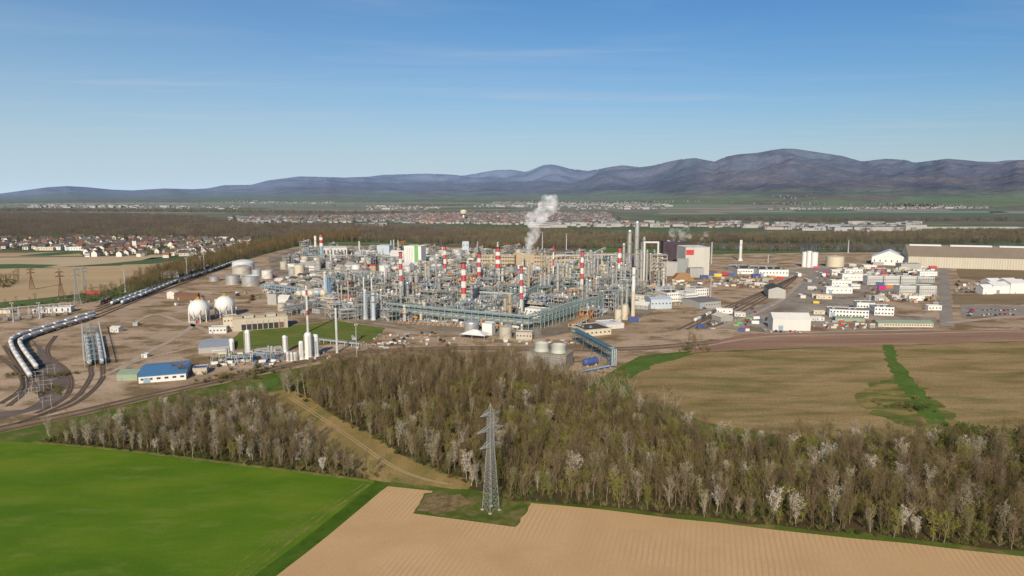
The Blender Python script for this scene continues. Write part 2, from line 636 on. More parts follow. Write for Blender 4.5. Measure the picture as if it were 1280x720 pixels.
def sphere_tank(label, px, yt, yb, wpx):
    x, y = G(px, yb)
    r = wpx * 0.5 * MPP(y)
    top = HT(y, yt)
    cz = top - r
    t = thing('spherical_gas_tank', label, 'tank', (x, y, 0))
    mb = MB()
    n = 16
    mb.lathe([(max(0.01, r * math.sin(PI * k / n)), cz - r * math.cos(PI * k / n)) for k in range(n + 1)], n=32)
    part('sphere', mb, clean_white, t)
    nl = 10
    P = []
    for k in range(nl):
        a = 2 * PI * (k + 0.3) / nl
        p = (r * 0.985 * math.cos(a), r * 0.985 * math.sin(a))
        P.append(p)
        mb = MB()
        mb.tube((p[0], p[1], 0), (p[0], p[1], cz), 0.5, n=10)
        mb.box(p[0] - 0.8, p[0] + 0.8, p[1] - 0.8, p[1] + 0.8, 0, 0.4)
        part('leg', mb, white, t)
    mb = MB()
    for k in range(nl):
        p, q = P[k], P[(k + 1) % nl]
        mb.beam((p[0], p[1], 0.8), (q[0], q[1], cz - r * 0.55), 0.16)
        mb.beam((q[0], q[1], 0.8), (p[0], p[1], cz - r * 0.55), 0.16)
    part('brace', mb, white, t)
    mb = MB()
    mb.lathe([(0.3, top + 0.1), (2.4, top - 0.1), (2.4, top + 0.15), (0.01, top + 0.2)], n=12, smooth=False)
    mb.ring(2.3, top + 1.3, 0.08, n=12)
    for k in range(8):
        a = k * PI / 4
        mb.beam((2.3 * math.cos(a), 2.3 * math.sin(a), top), (2.3 * math.cos(a), 2.3 * math.sin(a), top + 1.3), 0.08)
    mb.tube((0, 0, top - 0.2), (0, 0, top + 2.6), 0.35, n=8)
    part('top_platform', mb, [yellow], t)
    mb = MB()
    m = 22
    pts = [((r + 0.8) * math.cos(-1.9 + 1.9 * k / m) * math.sin(PI * 0.5 * min(1, 1.25 - k / m)), (r + 0.8) * math.sin(-1.9 + 1.9 * k / m) * math.sin(PI * 0.5 * min(1, 1.25 - k / m)), 0.5 + (top - 0.5) * k / m) for k in range(m + 1)]
    for p, q in zip(pts[:-1], pts[1:]):
        mb.beam(p, q, 0.35)
        mb.beam((p[0], p[1], p[2] + 1), (q[0], q[1], q[2] + 1), 0.1)
    part('stair', mb, galv, t)
    return t


def building(label, x, y, w, d, h, rz=0.0, wall=white, roof='flat', roofmat=None, rh=None, name='building', cat='building', group=None,
             win=None, door=True, eave=0.3, details=True, sidewin=False):
    """origin at the middle of the front wall; front faces -y before rz. win = (rows, columns, width, height)"""
    t = thing(name, label, cat, (x, y, 0), rz, group)
    roofmat = roofmat or greyroof
    mb = MB()
    x0, x1 = -w / 2, w / 2
    mb.box(x0, x1, 0, d, 0, h)
    rng = random.Random(int(x * 3 + y * 11))
    if roof == 'gable_x':       # ridge along x
        rh = rh or d * 0.3
        for xx in (x0, x1):
            mb.add([(xx, 0, h), (xx, d, h), (xx, d / 2, h + rh - 0.05)], [(0, 1, 2)])
        part('wall', mb, wall, t)
        mb = MB()
        e = eave
        for s in (0, 1):
            ye, k = (-e, -1) if s == 0 else (d + e, 1)
            ze = h - rh * e / (d / 2)
            top, bot = [(x0 - e, ye, ze), (x1 + e, ye, ze), (x1 + e, d / 2, h + rh), (x0 - e, d / 2, h + rh)], None
            bot = [(p[0], p[1], p[2] + 0.22) for p in top]
            mb.add(top + bot, [(3, 2, 1, 0), (4, 5, 6, 7), (0, 1, 5, 4), (1, 2, 6, 5), (2, 3, 7, 6), (3, 0, 4, 7)])
        r_ = part('roof', mb, roofmat, t)
        ztop = h + rh
    elif roof == 'gable_y':
        rh = rh or w * 0.3
        for yy in (0, d):
            mb.add([(x0, yy, h), (x1, yy, h), (0, yy, h + rh - 0.05)], [(0, 1, 2)])
        part('wall', mb, wall, t)
        mb = MB()
        e = eave
        for s in (-1, 1):
            ze = h - rh * e / (w / 2)
            top = [(s * (w / 2 + e), -e, ze), (s * (w / 2 + e), d + e, ze), (0, d + e, h + rh), (0, -e, h + rh)]
            bot = [(p[0], p[1], p[2] + 0.22) for p in top]
            mb.add(top + bot, [(3, 2, 1, 0), (4, 5, 6, 7), (0, 1, 5, 4), (1, 2, 6, 5), (2, 3, 7, 6), (3, 0, 4, 7)])
        r_ = part('roof', mb, roofmat, t)
        ztop = h + rh
    else:
        part('wall', mb, wall, t)
        mb = MB()
        mb.box(x0 + 0.25, x1 - 0.25, 0.25, d - 0.25, h + 0.003, h + 0.12)
        r_ = part('roof', mb, roofmat, t)
        mb = MB()
        e, q = 0.15, 0.3
        mb.box(x0 - e, x1 + e, -e, q, h + 0.13, h + 0.6)
        mb.box(x0 - e, x1 + e, d - q, d + e, h + 0.13, h + 0.6)
        mb.box(x0 - e, x0 + q, q + 0.003, d - q - 0.003, h + 0.13, h + 0.6)
        mb.box(x1 - q, x1 + e, q + 0.003, d - q - 0.003, h + 0.13, h + 0.6)
        part('parapet', mb, wall, t)
        ztop = h + 0.12
        if details and w * d > 120:
            for k in range(int(min(6, 1 + w * d / 260))):
                mb = MB()
                a, b = rng.uniform(x0 * 0.75, x1 * 0.75), rng.uniform(0.2 * d, 0.8 * d)
                s = rng.uniform(0.7, 1.6)
                mb.box(a - s, a + s, b - s * 0.8, b + s * 0.8, ztop, ztop + rng.uniform(0.6, 1.5))
                mb.box(a - s * 0.8, a + s * 0.8, b - s * 0.6, b + s * 0.6, ztop + 1.5, ztop + 1.6)
                part('roof_vent', mb, galv, r_)
    if win:
        rows, cols, ww, wh = win
        for i in range(rows):
            z = h * (i + 0.55) / rows
            for k in range(cols):
                window(t, x0 + w * (k + 0.5) / cols, 0, z, ww, wh, 0)
            if sidewin:
                nc = max(2, int(cols * d / w))
                sgn = 1 if x < 0 else -1
                for k in range(nc):
                    window(t, sgn * w / 2, d * (k + 0.5) / nc, z, ww, wh, sgn * PI / 2)
    if door:
        mb = MB()
        dw, dh = (1.1, 2.2) if w < 25 else (4.0, min(4.5, h * 0.75))
        dx = x0 + w * rng.uniform(0.15, 0.3) if not win else x0 + w * (0.5 / win[1]) + w / win[1] * 0.5
        mb.box(dx - dw / 2, dx + dw / 2, -0.1, 0.02, 0.003, dh)
        part('door', mb, rng.choice([galv, bluesteel, steel]), t)
    return t


def bezel_frame(mb, xs, ys, zs, w, mi=0, brace=True, rng=random):
    for a in xs:
        for b in ys:
            mb.beam((a, b, 0), (a, b, zs[-1]), w, mi)
    for z in zs:
        for a in xs:
            mb.beam((a, ys[0], z), (a, ys[-1], z), w * 0.8, mi)
        for b in ys:
            mb.beam((xs[0], b, z), (xs[-1], b, z), w * 0.8, mi)
    if brace:
        zz = [0] + list(zs)
        for i in range(len(zz) - 1):
            k = rng.randrange(len(xs) - 1)
            for b in (ys[0], ys[-1]):
                mb.beam((xs[k], b, zz[i]), (xs[k + 1], b, zz[i + 1]), w * 0.55, mi)
                mb.beam((xs[k + 1], b, zz[i]), (xs[k], b, zz[i + 1]), w * 0.55, mi)


def process_frame(desc, x, y, w, d, levels, lh, rz, seed, smat=greensteel, name='process_frame'):
    rng = random.Random(seed)
    l, g = lab(desc, x, y)
    t = thing(name, l, 'process unit', (x, y, 0), rz, g)
    nx, ny = max(2, round(w / 6) + 1), max(2, round(d / 6) + 1)
    xs = [-w / 2 + w * i / (nx - 1) for i in range(nx)]
    ys = [-d / 2 + d * i / (ny - 1) for i in range(ny)]
    zs = [lh * (i + 1) for i in range(levels)]
    mb = MB()
    bezel_frame(mb, xs, ys, zs, 0.42, rng=rng)
    part('frame', mb, smat, t)
    for z in zs:
        mb = MB()
        a0, a1 = (xs[0], xs[-1]) if rng.random() < 0.6 else sorted(rng.sample(xs, 2))
        mb.box(a0 + 0.1, a1 - 0.1, ys[0] + 0.1, ys[-1] - 0.1, z + 0.17, z + 0.3)
        dk = part('deck', mb, rng.choice([steel, insul, smat]), t)
        mb = MB()
        for b in (ys[0], ys[-1]):
            for hh in (0.75, 1.3):
                mb.beam((a0, b, z + hh), (a1, b, z + hh), 0.09)
            q = a0
            while q <= a1:
                mb.beam((q, b, z + 0.3), (q, b, z + 1.3), 0.09)
                q += 2
        part('railing', mb, rng.choice([yellow, galv, orange, galv]), dk)
        for k in range(rng.randint(2, 3)):
            mb = MB()
            vx, vy = rng.uniform(xs[0] + 2, xs[-1] - 2), rng.uniform(ys[0] + 1.2, ys[-1] - 1.2)
            r = rng.uniform(0.55, 1.15)
            if rng.random() < 0.5:
                L = rng.uniform(2, 4)
                zc = z + 0.7 + r
                mb.lathe([(0.01, vx - L), (r * 0.7, vx - L + 0.25 * r), (r, vx - L + 0.6 * r), (r, vx + L - 0.6 * r), (r * 0.7, vx + L - 0.25 * r), (0.01, vx + L)], n=12, axis='x', x=0, y=0)
                mb.v = [(p[0], p[1] + vy, p[2] + zc) for p in mb.v]
                mb.box(vx - L * 0.6 - 0.2, vx - L * 0.6 + 0.2, vy - r * 0.8, vy + r * 0.8, z + 0.3, zc - r * 0.4)
                mb.box(vx + L * 0.6 - 0.2, vx + L * 0.6 + 0.2, vy - r * 0.8, vy + r * 0.8, z + 0.3, zc - r * 0.4)
            else:
                hh = rng.uniform(2.5, lh * 1.2)
                mb.lathe([(r * 0.6, z + 0.3), (r * 0.6, z + 0.8), (r, z + 1.2), (r, z + hh), (r * 0.6, z + hh + r * 0.4), (0.01, z + hh + r * 0.5)], x=vx, y=vy, n=12)
            part('vessel', mb, rng.choice([silver, insul, galv, white, beigemetal, silver, orange if rng.random() < .5 else steel]), t)
    for k in range(rng.randint(4, 6)):
        mb = MB()
        r = rng.uniform(0.14, 0.34)
        a, b = rng.uniform(xs[0], xs[-1]), rng.choice([ys[0] - 0.5, ys[-1] + 0.5, rng.uniform(ys[0], ys[-1])])
        z0, z1 = rng.uniform(0.3, 2), rng.choice(zs) + rng.uniform(0.5, 3)
        c = rng.uniform(xs[0], xs[-1])
        mb.tube((a, b, z0), (a, b, z1), r, n=8)
        mb.tube((a, b, z1), (c, b, z1), r, n=8)
        mb.tube((c, b, z1), (c, b, z1 - rng.uniform(1, 3)), r, n=8)
        part('pipe', mb, rng.choice([galv, silver, insul, white, greensteel, galv, orange if rng.random() < 0.4 else insul]), t)
    mb = MB()
    for i in range(levels):
        z0, z1 = lh * i, lh * (i + 1)
        s = 1 if i % 2 else -1
        for e in (0.6, 1.5):
            mb.beam((-s * 2.5, ys[0] - e, z0 + 0.2), (s * 2.5, ys[0] - e, z1 + 0.2), 0.22)
            mb.beam((-s * 2.5, ys[0] - e, z0 + 1.2), (s * 2.5, ys[0] - e, z1 + 1.2), 0.08)
        for q in range(10):
            u = q / 10
            mb.box(-s * 2.5 + s * 5 * u - 0.15, -s * 2.5 + s * 5 * u + 0.15, ys[0] - 1.5, ys[0] - 0.6, z0 + (z1 - z0) * u + 0.2, z0 + (z1 - z0) * u + 0.28)
    part('stair', mb, galv, t)
    return t


def pipe_rack(label, pts, w, h, seed=0, smat=greensteel, tiers=2, group=None, top_rail=True, name='pipe_rack', npipes=6, step=7.0):
    """steel trestle along a ground polyline, carrying pipes"""
    rng = random.Random(seed)
    x0, y0 = pts[0]
    t = thing(name, label, 'pipe rack', (x0, y0, 0), 0, group)
    P = [(a - x0, b - y0) for a, b in pts]
    fr = MB()
    segs = list(zip(P[:-1], P[1:]))
    for (a, b) in segs:
        L = math.hypot(b[0] - a[0], b[1] - a[1])
        ux, uy = (b[0] - a[0]) / L, (b[1] - a[1]) / L
        vx, vy = -uy, ux
        n = max(1, round(L / step))
        for k in range(n + 1):
            cx, cy = a[0] + ux * L * k / n, a[1] + uy * L * k / n
            for s in (-1, 1):
                fr.beam((cx + s * vx * w / 2, cy + s * vy * w / 2, 0), (cx + s * vx * w / 2, cy + s * vy * w / 2, h), 0.5)
            for q in range(tiers):
                z = h - q * 3.2
                fr.beam((cx - vx * w / 2, cy - vy * w / 2, z), (cx + vx * w / 2, cy + vy * w / 2, z), 0.42)
            if k % 3 == 0 and k < n:
                ex, ey = a[0] + ux * L * (k + 1) / n, a[1] + uy * L * (k + 1) / n
                for s in (-1, 1):
                    fr.beam((cx + s * vx * w / 2, cy + s * vy * w / 2, 0.3), (ex + s * vx * w / 2, ey + s * vy * w / 2, h - 3.2), 0.25)
        for s in (-1, 1):
            for q in range(tiers):
                z = h - q * 3.2
                fr.beam((a[0] + s * vx * w / 2, a[1] + s * vy * w / 2, z), (b[0] + s * vx * w / 2, b[1] + s * vy * w / 2, z), 0.42)
            if top_rail:
                fr.beam((a[0] + s * vx * w / 2, a[1] + s * vy * w / 2, h + 1.2), (b[0] + s * vx * w / 2, b[1] + s * vy * w / 2, h + 1.2), 0.12)
    part('frame', fr, smat, t)
    for q in range(tiers):
        z = h - q * 3.2
        for k in range(npipes):
            off = -w / 2 + 0.8 + (w - 1.6) * (k + rng.uniform(0.2, 0.8)) / npipes
            r = rng.choice([0.15, 0.2, 0.3, 0.42])
            mb = MB()
            for (a, b) in segs:
                L = math.hypot(b[0] - a[0], b[1] - a[1])
                vx, vy = -(b[1] - a[1]) / L, (b[0] - a[0]) / L
                mb.tube((a[0] + vx * off, a[1] + vy * off, z + 0.25 + r), (b[0] + vx * off, b[1] + vy * off, z + 0.25 + r), r, n=8)
            part('pipe', mb, rng.choice([galv, insul, silver, smat, smat, white, steel]), t)
    return t


def drum(desc, x, y, r, L, z, rz, mat, name='horizontal_drum', cat='vessel', group=None, label=None):
    l, g = (label, group) if label else lab(desc, x, y)
    t = thing(name, l, cat, (x, y, 0), rz, group or g)
    mb = MB()
    h = L / 2
    mb.lathe([(0.01, -h), (r * 0.6, -h + 0.15 * r), (r * 0.9, -h + 0.4 * r), (r, -h + 0.7 * r), (r, h - 0.7 * r), (r * 0.9, h - 0.4 * r), (r * 0.6, h - 0.15 * r), (0.01, h)], n=18, axis='x')
    mb.v = [(p[0], p[1], p[2] + z) for p in mb.v]
    part('barrel', mb, mat, t)
    for s in (-0.3, 0.3):
        mb = MB()
        mb.box(L * s - 0.35, L * s + 0.35, -r * 0.75, r * 0.75, 0, z - r * 0.6)
        part('saddle', mb, concrete, t)
    mb = MB()
    mb.tube((L * 0.1, 0, z + r - 0.1), (L * 0.1, 0, z + r + 0.9), 0.35, n=8)
    mb.tube((-L * 0.2, 0, z + r - 0.1), (-L * 0.2, 0, z + r + 0.5), 0.25, n=8)
    part('nozzle', mb, galv, t)
    return t


def fin_fan(desc, x, y, w, d, h, rz, smat=galv):
    l, g = lab(desc, x, y)
    t = thing('air_cooler', l, 'air cooler', (x, y, 0), rz, g)
    mb = MB()
    for a in (-w / 2, -w / 6, w / 6, w / 2):
        for b in (-d / 2, d / 2):
            mb.beam((a, b, 0), (a, b, h), 0.35)
    part('frame', mb, greensteel, t)
    mb = MB()
    mb.box(-w / 2 - 0.3, w / 2 + 0.3, -d / 2 - 0.3, d / 2 + 0.3, h, h + 1.1)
    part('tube_bundle', mb, smat, t)
    n = max(2, int(w / 5))
    for k in range(n):
        mb = MB()
        cx = -w / 2 + w * (k + 0.5) / n
        r = min(w / n, d) * 0.42
        mb.lathe([(r, h + 1.1), (r * 1.05, h + 2.0), (r * 0.97, h + 2.0), (r * 0.95, h + 1.15)], x=cx, n=14)
        mb.box(cx - r, cx + r, -0.15, 0.15, h + 1.4, h + 1.5)
        mb.box(cx - 0.15, cx + 0.15, -r, r, h + 1.55, h + 1.65)
        part('fan', mb, insul, t)
    mb = MB()
    mb.beam((-w / 2, -d / 2 - 0.7, h + 1.2), (w / 2, -d / 2 - 0.7, h + 1.2), 0.1)
    mb.beam((-w / 2, -d / 2 - 0.7, h + 0.2), (w / 2, -d / 2 - 0.7, h + 0.2), 0.25)
    part('walkway', mb, yellow, t)
    return t


def exchanger_bank(desc, x, y, rz, n, seed):
    rng = random.Random(seed)
    l, g = lab(desc, x, y)
    t = thing('exchanger_bank', l, 'heat exchanger', (x, y, 0), rz, g)
    for k in range(n):
        a = (k - (n - 1) / 2) * 2.8
        m = rng.choice([silver, insul, white, silver, beigemetal])
        for z in ((1.6, 3.6) if rng.random() < 0.6 else (1.6,)):
            mb = MB()
            r = 0.8
            mb.lathe([(0.01, -4.6), (r, -4.4), (r, -3.8), (r * 1.15, -3.75), (r * 1.15, -3.5), (r, -3.45), (r, 3.6), (r * 0.7, 4.1), (0.01, 4.2)], n=12, axis='x')
            mb.v = [(p[1] + a, p[0], p[2] + z) for p in mb.v]
            part('shell', mb, m, t)
        mb = MB()
        for b in (-2.6, 2.6):
            mb.box(a - 0.7, a + 0.7, b - 0.3, b + 0.3, 0, 1.0)
        part('saddle', mb, concrete, t)
        mb = MB()
        mb.tube((a + 0.9, -3, 0.4), (a + 0.9, -3, 5.6), 0.22, n=8)
        mb.tube((a + 0.9, -3, 5.6), (a, 3, 5.6), 0.22, n=8)
        part('pipe', mb, rng.choice([galv, orange, insul]), t)
    return t


def make_pump(mat):
    t = thing('pump', 'pump', 'pump', (0, 0, 0))
    mb = MB()
    mb.box(-1.6, 1.6, -0.6, 0.6, 0, 0.35)
    part('base', mb, concrete, t)
    mb = MB()
    mb.lathe([(0.01, -1.4), (0.55, -1.3), (0.55, 0.1), (0.2, 0.15), (0.2, 0.5)], n=12, axis='x')
    mb.v = [(p[0], p[1], p[2] + 0.95) for p in mb.v]
    part('motor', mb, mat, t)
    mb = MB()
    mb.lathe([(0.01, 0.5), (0.75, 0.55), (0.75, 1.2), (0.01, 1.25)], n=12, axis='x')
    mb.v = [(p[0], p[1], p[2] + 0.95) for p in mb.v]
    mb.tube((0.85, 0, 1.5), (0.85, 0, 3.4), 0.22, n=8)
    part('casing', mb, galv, t)
    return t


def lattice_pylon(label, x, y, H, base, waist, rz, arms, mat=galv, name='lattice_pylon', n_pan=9, wz=0.55, tk=0.16):
    """square lattice tower: legs taper from base to waist half-width; arms = [(z, half length)]"""
    t = thing(name, label, 'pylon', (x, y, 0), rz)
    hw = lambda z: base + (waist - base) * min(1, z / (wz * H)) if z < wz * H else waist * (1 - 0.15 * (z - wz * H) / (H - wz * H))
    ztop = arms[-1][0] + 0.6 if arms else H * 0.97
    zs = [0]
    while zs[-1] < ztop - 0.5:
        zs.append(min(ztop, zs[-1] + max(1.3, hw(zs[-1]) * 1.15)))
    C = [(-1, -1), (1, -1), (1, 1), (-1, 1)]
    for c in C:
        mb = MB()
        for a, b in zip(zs[:-1], zs[1:]):
            mb.beam((c[0] * hw(a), c[1] * hw(a), a), (c[0] * hw(b), c[1] * hw(b), b), tk * 1.5)
        mb.box(c[0] * base - 0.45, c[0] * base + 0.45, c[1] * base - 0.45, c[1] * base + 0.45, 0, 0.5, 1)
        part('leg', mb, [mat, concrete], t)
    mb = MB()
    for a, b in zip(zs[:-1], zs[1:]):
        for i in range(4):
            c, d = C[i], C[(i + 1) % 4]
            mb.beam((c[0] * hw(a), c[1] * hw(a), a), (d[0] * hw(b), d[1] * hw(b), b), tk * 0.6)
            mb.beam((d[0] * hw(a), d[1] * hw(a), a), (c[0] * hw(b), c[1] * hw(b), b), tk * 0.6)
            mb.beam((c[0] * hw(b), c[1] * hw(b), b), (d[0] * hw(b), d[1] * hw(b), b), tk * 0.5)
    part('lattice', mb, mat, t)
    for z, L in arms:
        for s in (-1, 1):
            mb = MB()
            tip = (s * L, 0, z - 0.1)
            for sy in (-1, 1):
                q0, q1 = (s * hw(z), sy * hw(z), z), (s * hw(z), sy * hw(z), z + 1.5)
                mb.beam(q0, tip, tk * 1.4)
                mb.beam(q1, tip, tk * 1.4)
                m0 = tuple((p + r) / 2 for p, r in zip(q0, tip))
                m1 = tuple((p + r) / 2 for p, r in zip(q1, tip))
                mb.beam(q1, m0, tk * 0.7)
                mb.beam(m0, m1, tk * 0.7)
            mb.beam((s * (hw(z) + L) / 2, -hw(z) / 2, z), (s * (hw(z) + L) / 2, hw(z) / 2, z), tk * 0.7)
            am = part('cross_arm', mb, mat, t)
            mb = MB()
            mb.lathe([(0.05, z - 0.2)] + [(0.13 if k % 2 else 0.05, z - 0.35 - k * 0.15) for k in range(10)] + [(0.05, z - 2.0)], x=s * (L - 0.1), n=6)
            part('insulator', mb, dark, am)
    mb = MB()
    for c in C:
        mb.beam((c[0] * hw(ztop), c[1] * hw(ztop), ztop), (0, 0, H), tk)
    mb.beam((-hw(ztop), 0, ztop + 0.01), (hw(ztop), 0, ztop + 0.01), tk * 0.7)
    part('peak', mb, mat, t)
    return t


def light_mast(label, px, yt, yb, w=1.2, mat=galv, group=None, heads=3):
    x, y = G(px, yb)
    h = HT(y, yt)
    r = max(0.2, w * 0.5 * MPP(y))
    t = thing('light_mast', label, 'light mast', (x, y, 0), 0, group)
    mb = MB()
    mb.tube((0, 0, 0), (0, 0, h), r * 1.2, r * 0.7, n=10)
    mb.box(-r * 2, r * 2, -r * 2, r * 2, 0, 0.5)
    part('pole', mb, mat, t)
    mb = MB()
    mb.lathe([(r * 2.6, h - 0.2), (r * 2.8, h), (r * 0.5, h + 0.3)], n=10)
    part('head_ring', mb, mat, t)
    for k in range(heads):
        a = 2 * PI * k / heads
        mb = MB()
        mb.box(r * 2.6 * math.cos(a) - 0.4, r * 2.6 * math.cos(a) + 0.4, r * 2.6 * math.sin(a) - 0.4, r * 2.6 * math.sin(a) + 0.4, h - 0.8, h - 0.21)
        part('floodlight', mb, white, t)
    return t


def make_wagon(mat, rack=False, label='tank wagon', L=15.0, r=1.5):
    t = thing('tank_wagon', label, 'tank wagon', (0, 0, 0))
    zc = 1.25 + r
    mb = MB()
    h = L / 2 - 0.5
    mb.lathe([(0.01, -h), (r * 0.6, -h + 0.12), (r * 0.92, -h + 0.4), (r, -h + 0.8), (r, h - 0.8), (r * 0.92, h - 0.4), (r * 0.6, h - 0.12), (0.01, h)], n=18, axis='x')
    mb.v = [(p[0], p[1], p[2] + zc) for p in mb.v]
    part('barrel', mb, mat, t)
    mb = MB()
    mb.box(-L / 2, L / 2, -1.2, 1.2, 0.95, 1.2)
    for s in (-1, 1):
        mb.box(s * (L / 2 - 0.15) - 0.15, s * (L / 2 - 0.15) + 0.15, -1.3, 1.3, 0.7, 1.25)
        for e in (-0.8, 0.8):
            mb.tube((s * L / 2, e, 1.0), (s * (L / 2 + 0.5), e, 1.0), 0.2, n=8)
    part('underframe', mb, steel, t)
    for s in (-1, 1):
        mb = MB()
        cx = s * L * 0.33
        mb.box(cx - 1.4, cx + 1.4, -1.05, 1.05, 0.5, 0.9)
        b = part('bogie', mb, dark, t)
        for a in (-0.9, 0.9):
            mb = MB()
            for e in (-0.75, 0.75):
                mb.tube((cx + a, e - 0.07, 0.47), (cx + a, e + 0.07, 0.47), 0.46, n=12)
            mb.tube((cx + a, -0.7, 0.47), (cx + a, 0.7, 0.47), 0.1, n=6)
            part('wheelset', mb, rust, b)
    mb = MB()
    mb.lathe([(0.45, zc + r - 0.1), (0.45, zc + r + 0.3), (0.01, zc + r + 0.35)], n=10)
    part('dome', mb, mat, t)
    mb = MB()
    mb.box(-1.8, 1.8, -0.5, 0.5, zc + r + 0.06, zc + r + 0.12)
    for e in (-0.5, 0.5):
        mb.beam((-1.8, e, zc + r + 0.9), (1.8, e, zc + r + 0.9), 0.05)
        for q in (-1.8, 0, 1.8):
            mb.beam((q, e, zc + r + 0.1), (q, e, zc + r + 0.9), 0.05)
    mb.beam((1.6, -r - 0.12, 0.6), (1.6, -r - 0.1, zc), 0.06)
    mb.beam((2.0, -r - 0.12, 0.6), (2.0, -r - 0.1, zc), 0.06)
    part('walkway', mb, galv, t)
    return t


def make_car(mat):
    t = thing('parked_car', 'car', 'car', (0, 0, 0))
    mb = MB()
    side = [(-2.15, 0.35), (-2.2, 0.75), (-1.35, 0.92), (1.55, 0.95), (2.15, 0.85), (2.2, 0.4)]
    vs = [(a, s * 0.88, z) for s in (-1, 1) for a, z in side]
    n = len(side)
    mb.add(vs, [tuple(range(n)), tuple(reversed(range(n, 2 * n)))] + [(k, n + k, n + (k + 1) % n, (k + 1) % n) for k in range(n)])
    top = [(-1.25, 0.93), (-0.55, 1.42), (1.0, 1.45), (1.65, 0.95)]
    part('body', mb, mat, t)
    mb = MB()
    vs = [(a, s * (0.8 if z < 1 else 0.66), z + 0.003) for s in (-1, 1) for a, z in top]
    mb.add(vs, [(0, 1, 2, 3), (7, 6, 5, 4), (0, 4, 5, 1), (1, 5, 6, 2), (2, 6, 7, 3)])
    c = part('cabin', mb, glass, t)
    mb = MB()
    mb.box(-0.5, 0.98, -0.64, 0.64, 1.44, 1.5)
    part('roof', mb, mat, c)
    for a in (-1.35, 1.35):
        for s in (-1, 1):
            mb = MB()
            mb.tube((a, s * 0.72, 0.33), (a, s * 0.93, 0.33), 0.33, n=12)
            w = part('wheel', mb, tyre, t)
    return t


def make_container(mat, L=6.1, w=2.4, h=2.6):
    t = thing('shipping_container', 'container', 'container', (0, 0, 0))
    mb = MB()
    mb.box(-L / 2, L / 2, -w / 2, w / 2, 0.15, h)
    k = -L / 2 + 0.3
    while k < L / 2 - 0.3:
        mb.box(k, k + 0.16, -w / 2 - 0.05, -w / 2 + 0.001, 0.3, h - 0.15)
        mb.box(k, k + 0.16, w / 2 - 0.001, w / 2 + 0.05, 0.3, h - 0.15)
        k += 0.36
    part('body', mb, mat, t)
    mb = MB()
    for a in (-L / 2 - 0.05, L / 2 - 0.1):
        for b in (-w / 2 - 0.06, w / 2 - 0.1):
            mb.box(a, a + 0.15, b, b + 0.16, 0, h + 0.05)
    part('corner_post', mb, steel, t)
    mb = MB()
    mb.box(L / 2 + 0.003, L / 2 + 0.06, -w / 2 + 0.15, -0.03, 0.3, h - 0.15)
    mb.box(L / 2 + 0.003, L / 2 + 0.06, 0.03, w / 2 - 0.15, 0.3, h - 0.15)
    part('door', mb, mat, t)
    return t


def make_house(wall, roofm, w, d, h, rh):
    t = thing('village_house', 'house', 'house', (0, 0, 0))
    mb = MB()
    mb.box(-w / 2, w / 2, -d / 2, d / 2, 0, h)
    for s in (-1, 1):
        mb.add([(s * w / 2, -d / 2, h), (s * w / 2, d / 2, h), (s * w / 2, 0, h + rh - 0.1)], [(0, 1, 2)])
    part('wall', mb, wall, t)
    mb = MB()
    e = 0.5
    for s in (-1, 1):
        ze = h - rh * e / (d / 2)
        top = [(-w / 2 - e, s * (d / 2 + e), ze), (w / 2 + e, s * (d / 2 + e), ze), (w / 2 + e, 0, h + rh), (-w / 2 - e, 0, h + rh)]
        bot = [(p[0], p[1], p[2] + 0.25) for p in top]
        mb.add(top + bot, [(3, 2, 1, 0), (4, 5, 6, 7), (0, 1, 5, 4), (1, 2, 6, 5), (2, 3, 7, 6), (3, 0, 4, 7)])
    r = part('roof', mb, roofm, t)
    mb = MB()
    mb.box(w * 0.2, w * 0.2 + 0.8, 0.4, 1.2, h + rh * 0.5, h + rh + 0.9)
    part('chimney', mb, tilered, r)
    for k in range(2):
        window(t, -w / 2 + w * (k + 0.5) / 2, -d / 2, h * 0.55, 1.3, 1.5, 0)
    return t
# ------------------------------------------------------------------ trees
def blade(mb, p, q, w, rng, mi=0):
    d = Vector(q) - Vector(p)
    n = d.cross(Vector((rng.gauss(0, 1), rng.gauss(0, 1), rng.gauss(0, 1))))
    if n.length < 1e-5:
        return
    n.normalize()
    n *= w / 2
    mb.add([Vector(p) - n, Vector(p) + n, Vector(q)], [(0, 1, 2)], mi)


def leafq(mb, p, s, rng, mi=0):
    a = Vector((rng.gauss(0, 1), rng.gauss(0, 1), rng.gauss(0, 0.7))).normalized() * s
    b = a.cross(Vector((rng.gauss(0, 1), rng.gauss(0, 1), rng.gauss(0, 1)))).normalized() * s * 0.6
    p = Vector(p)
    mb.add([p - a, p + b, p + a, p - b], [(0, 1, 2, 3)], mi)


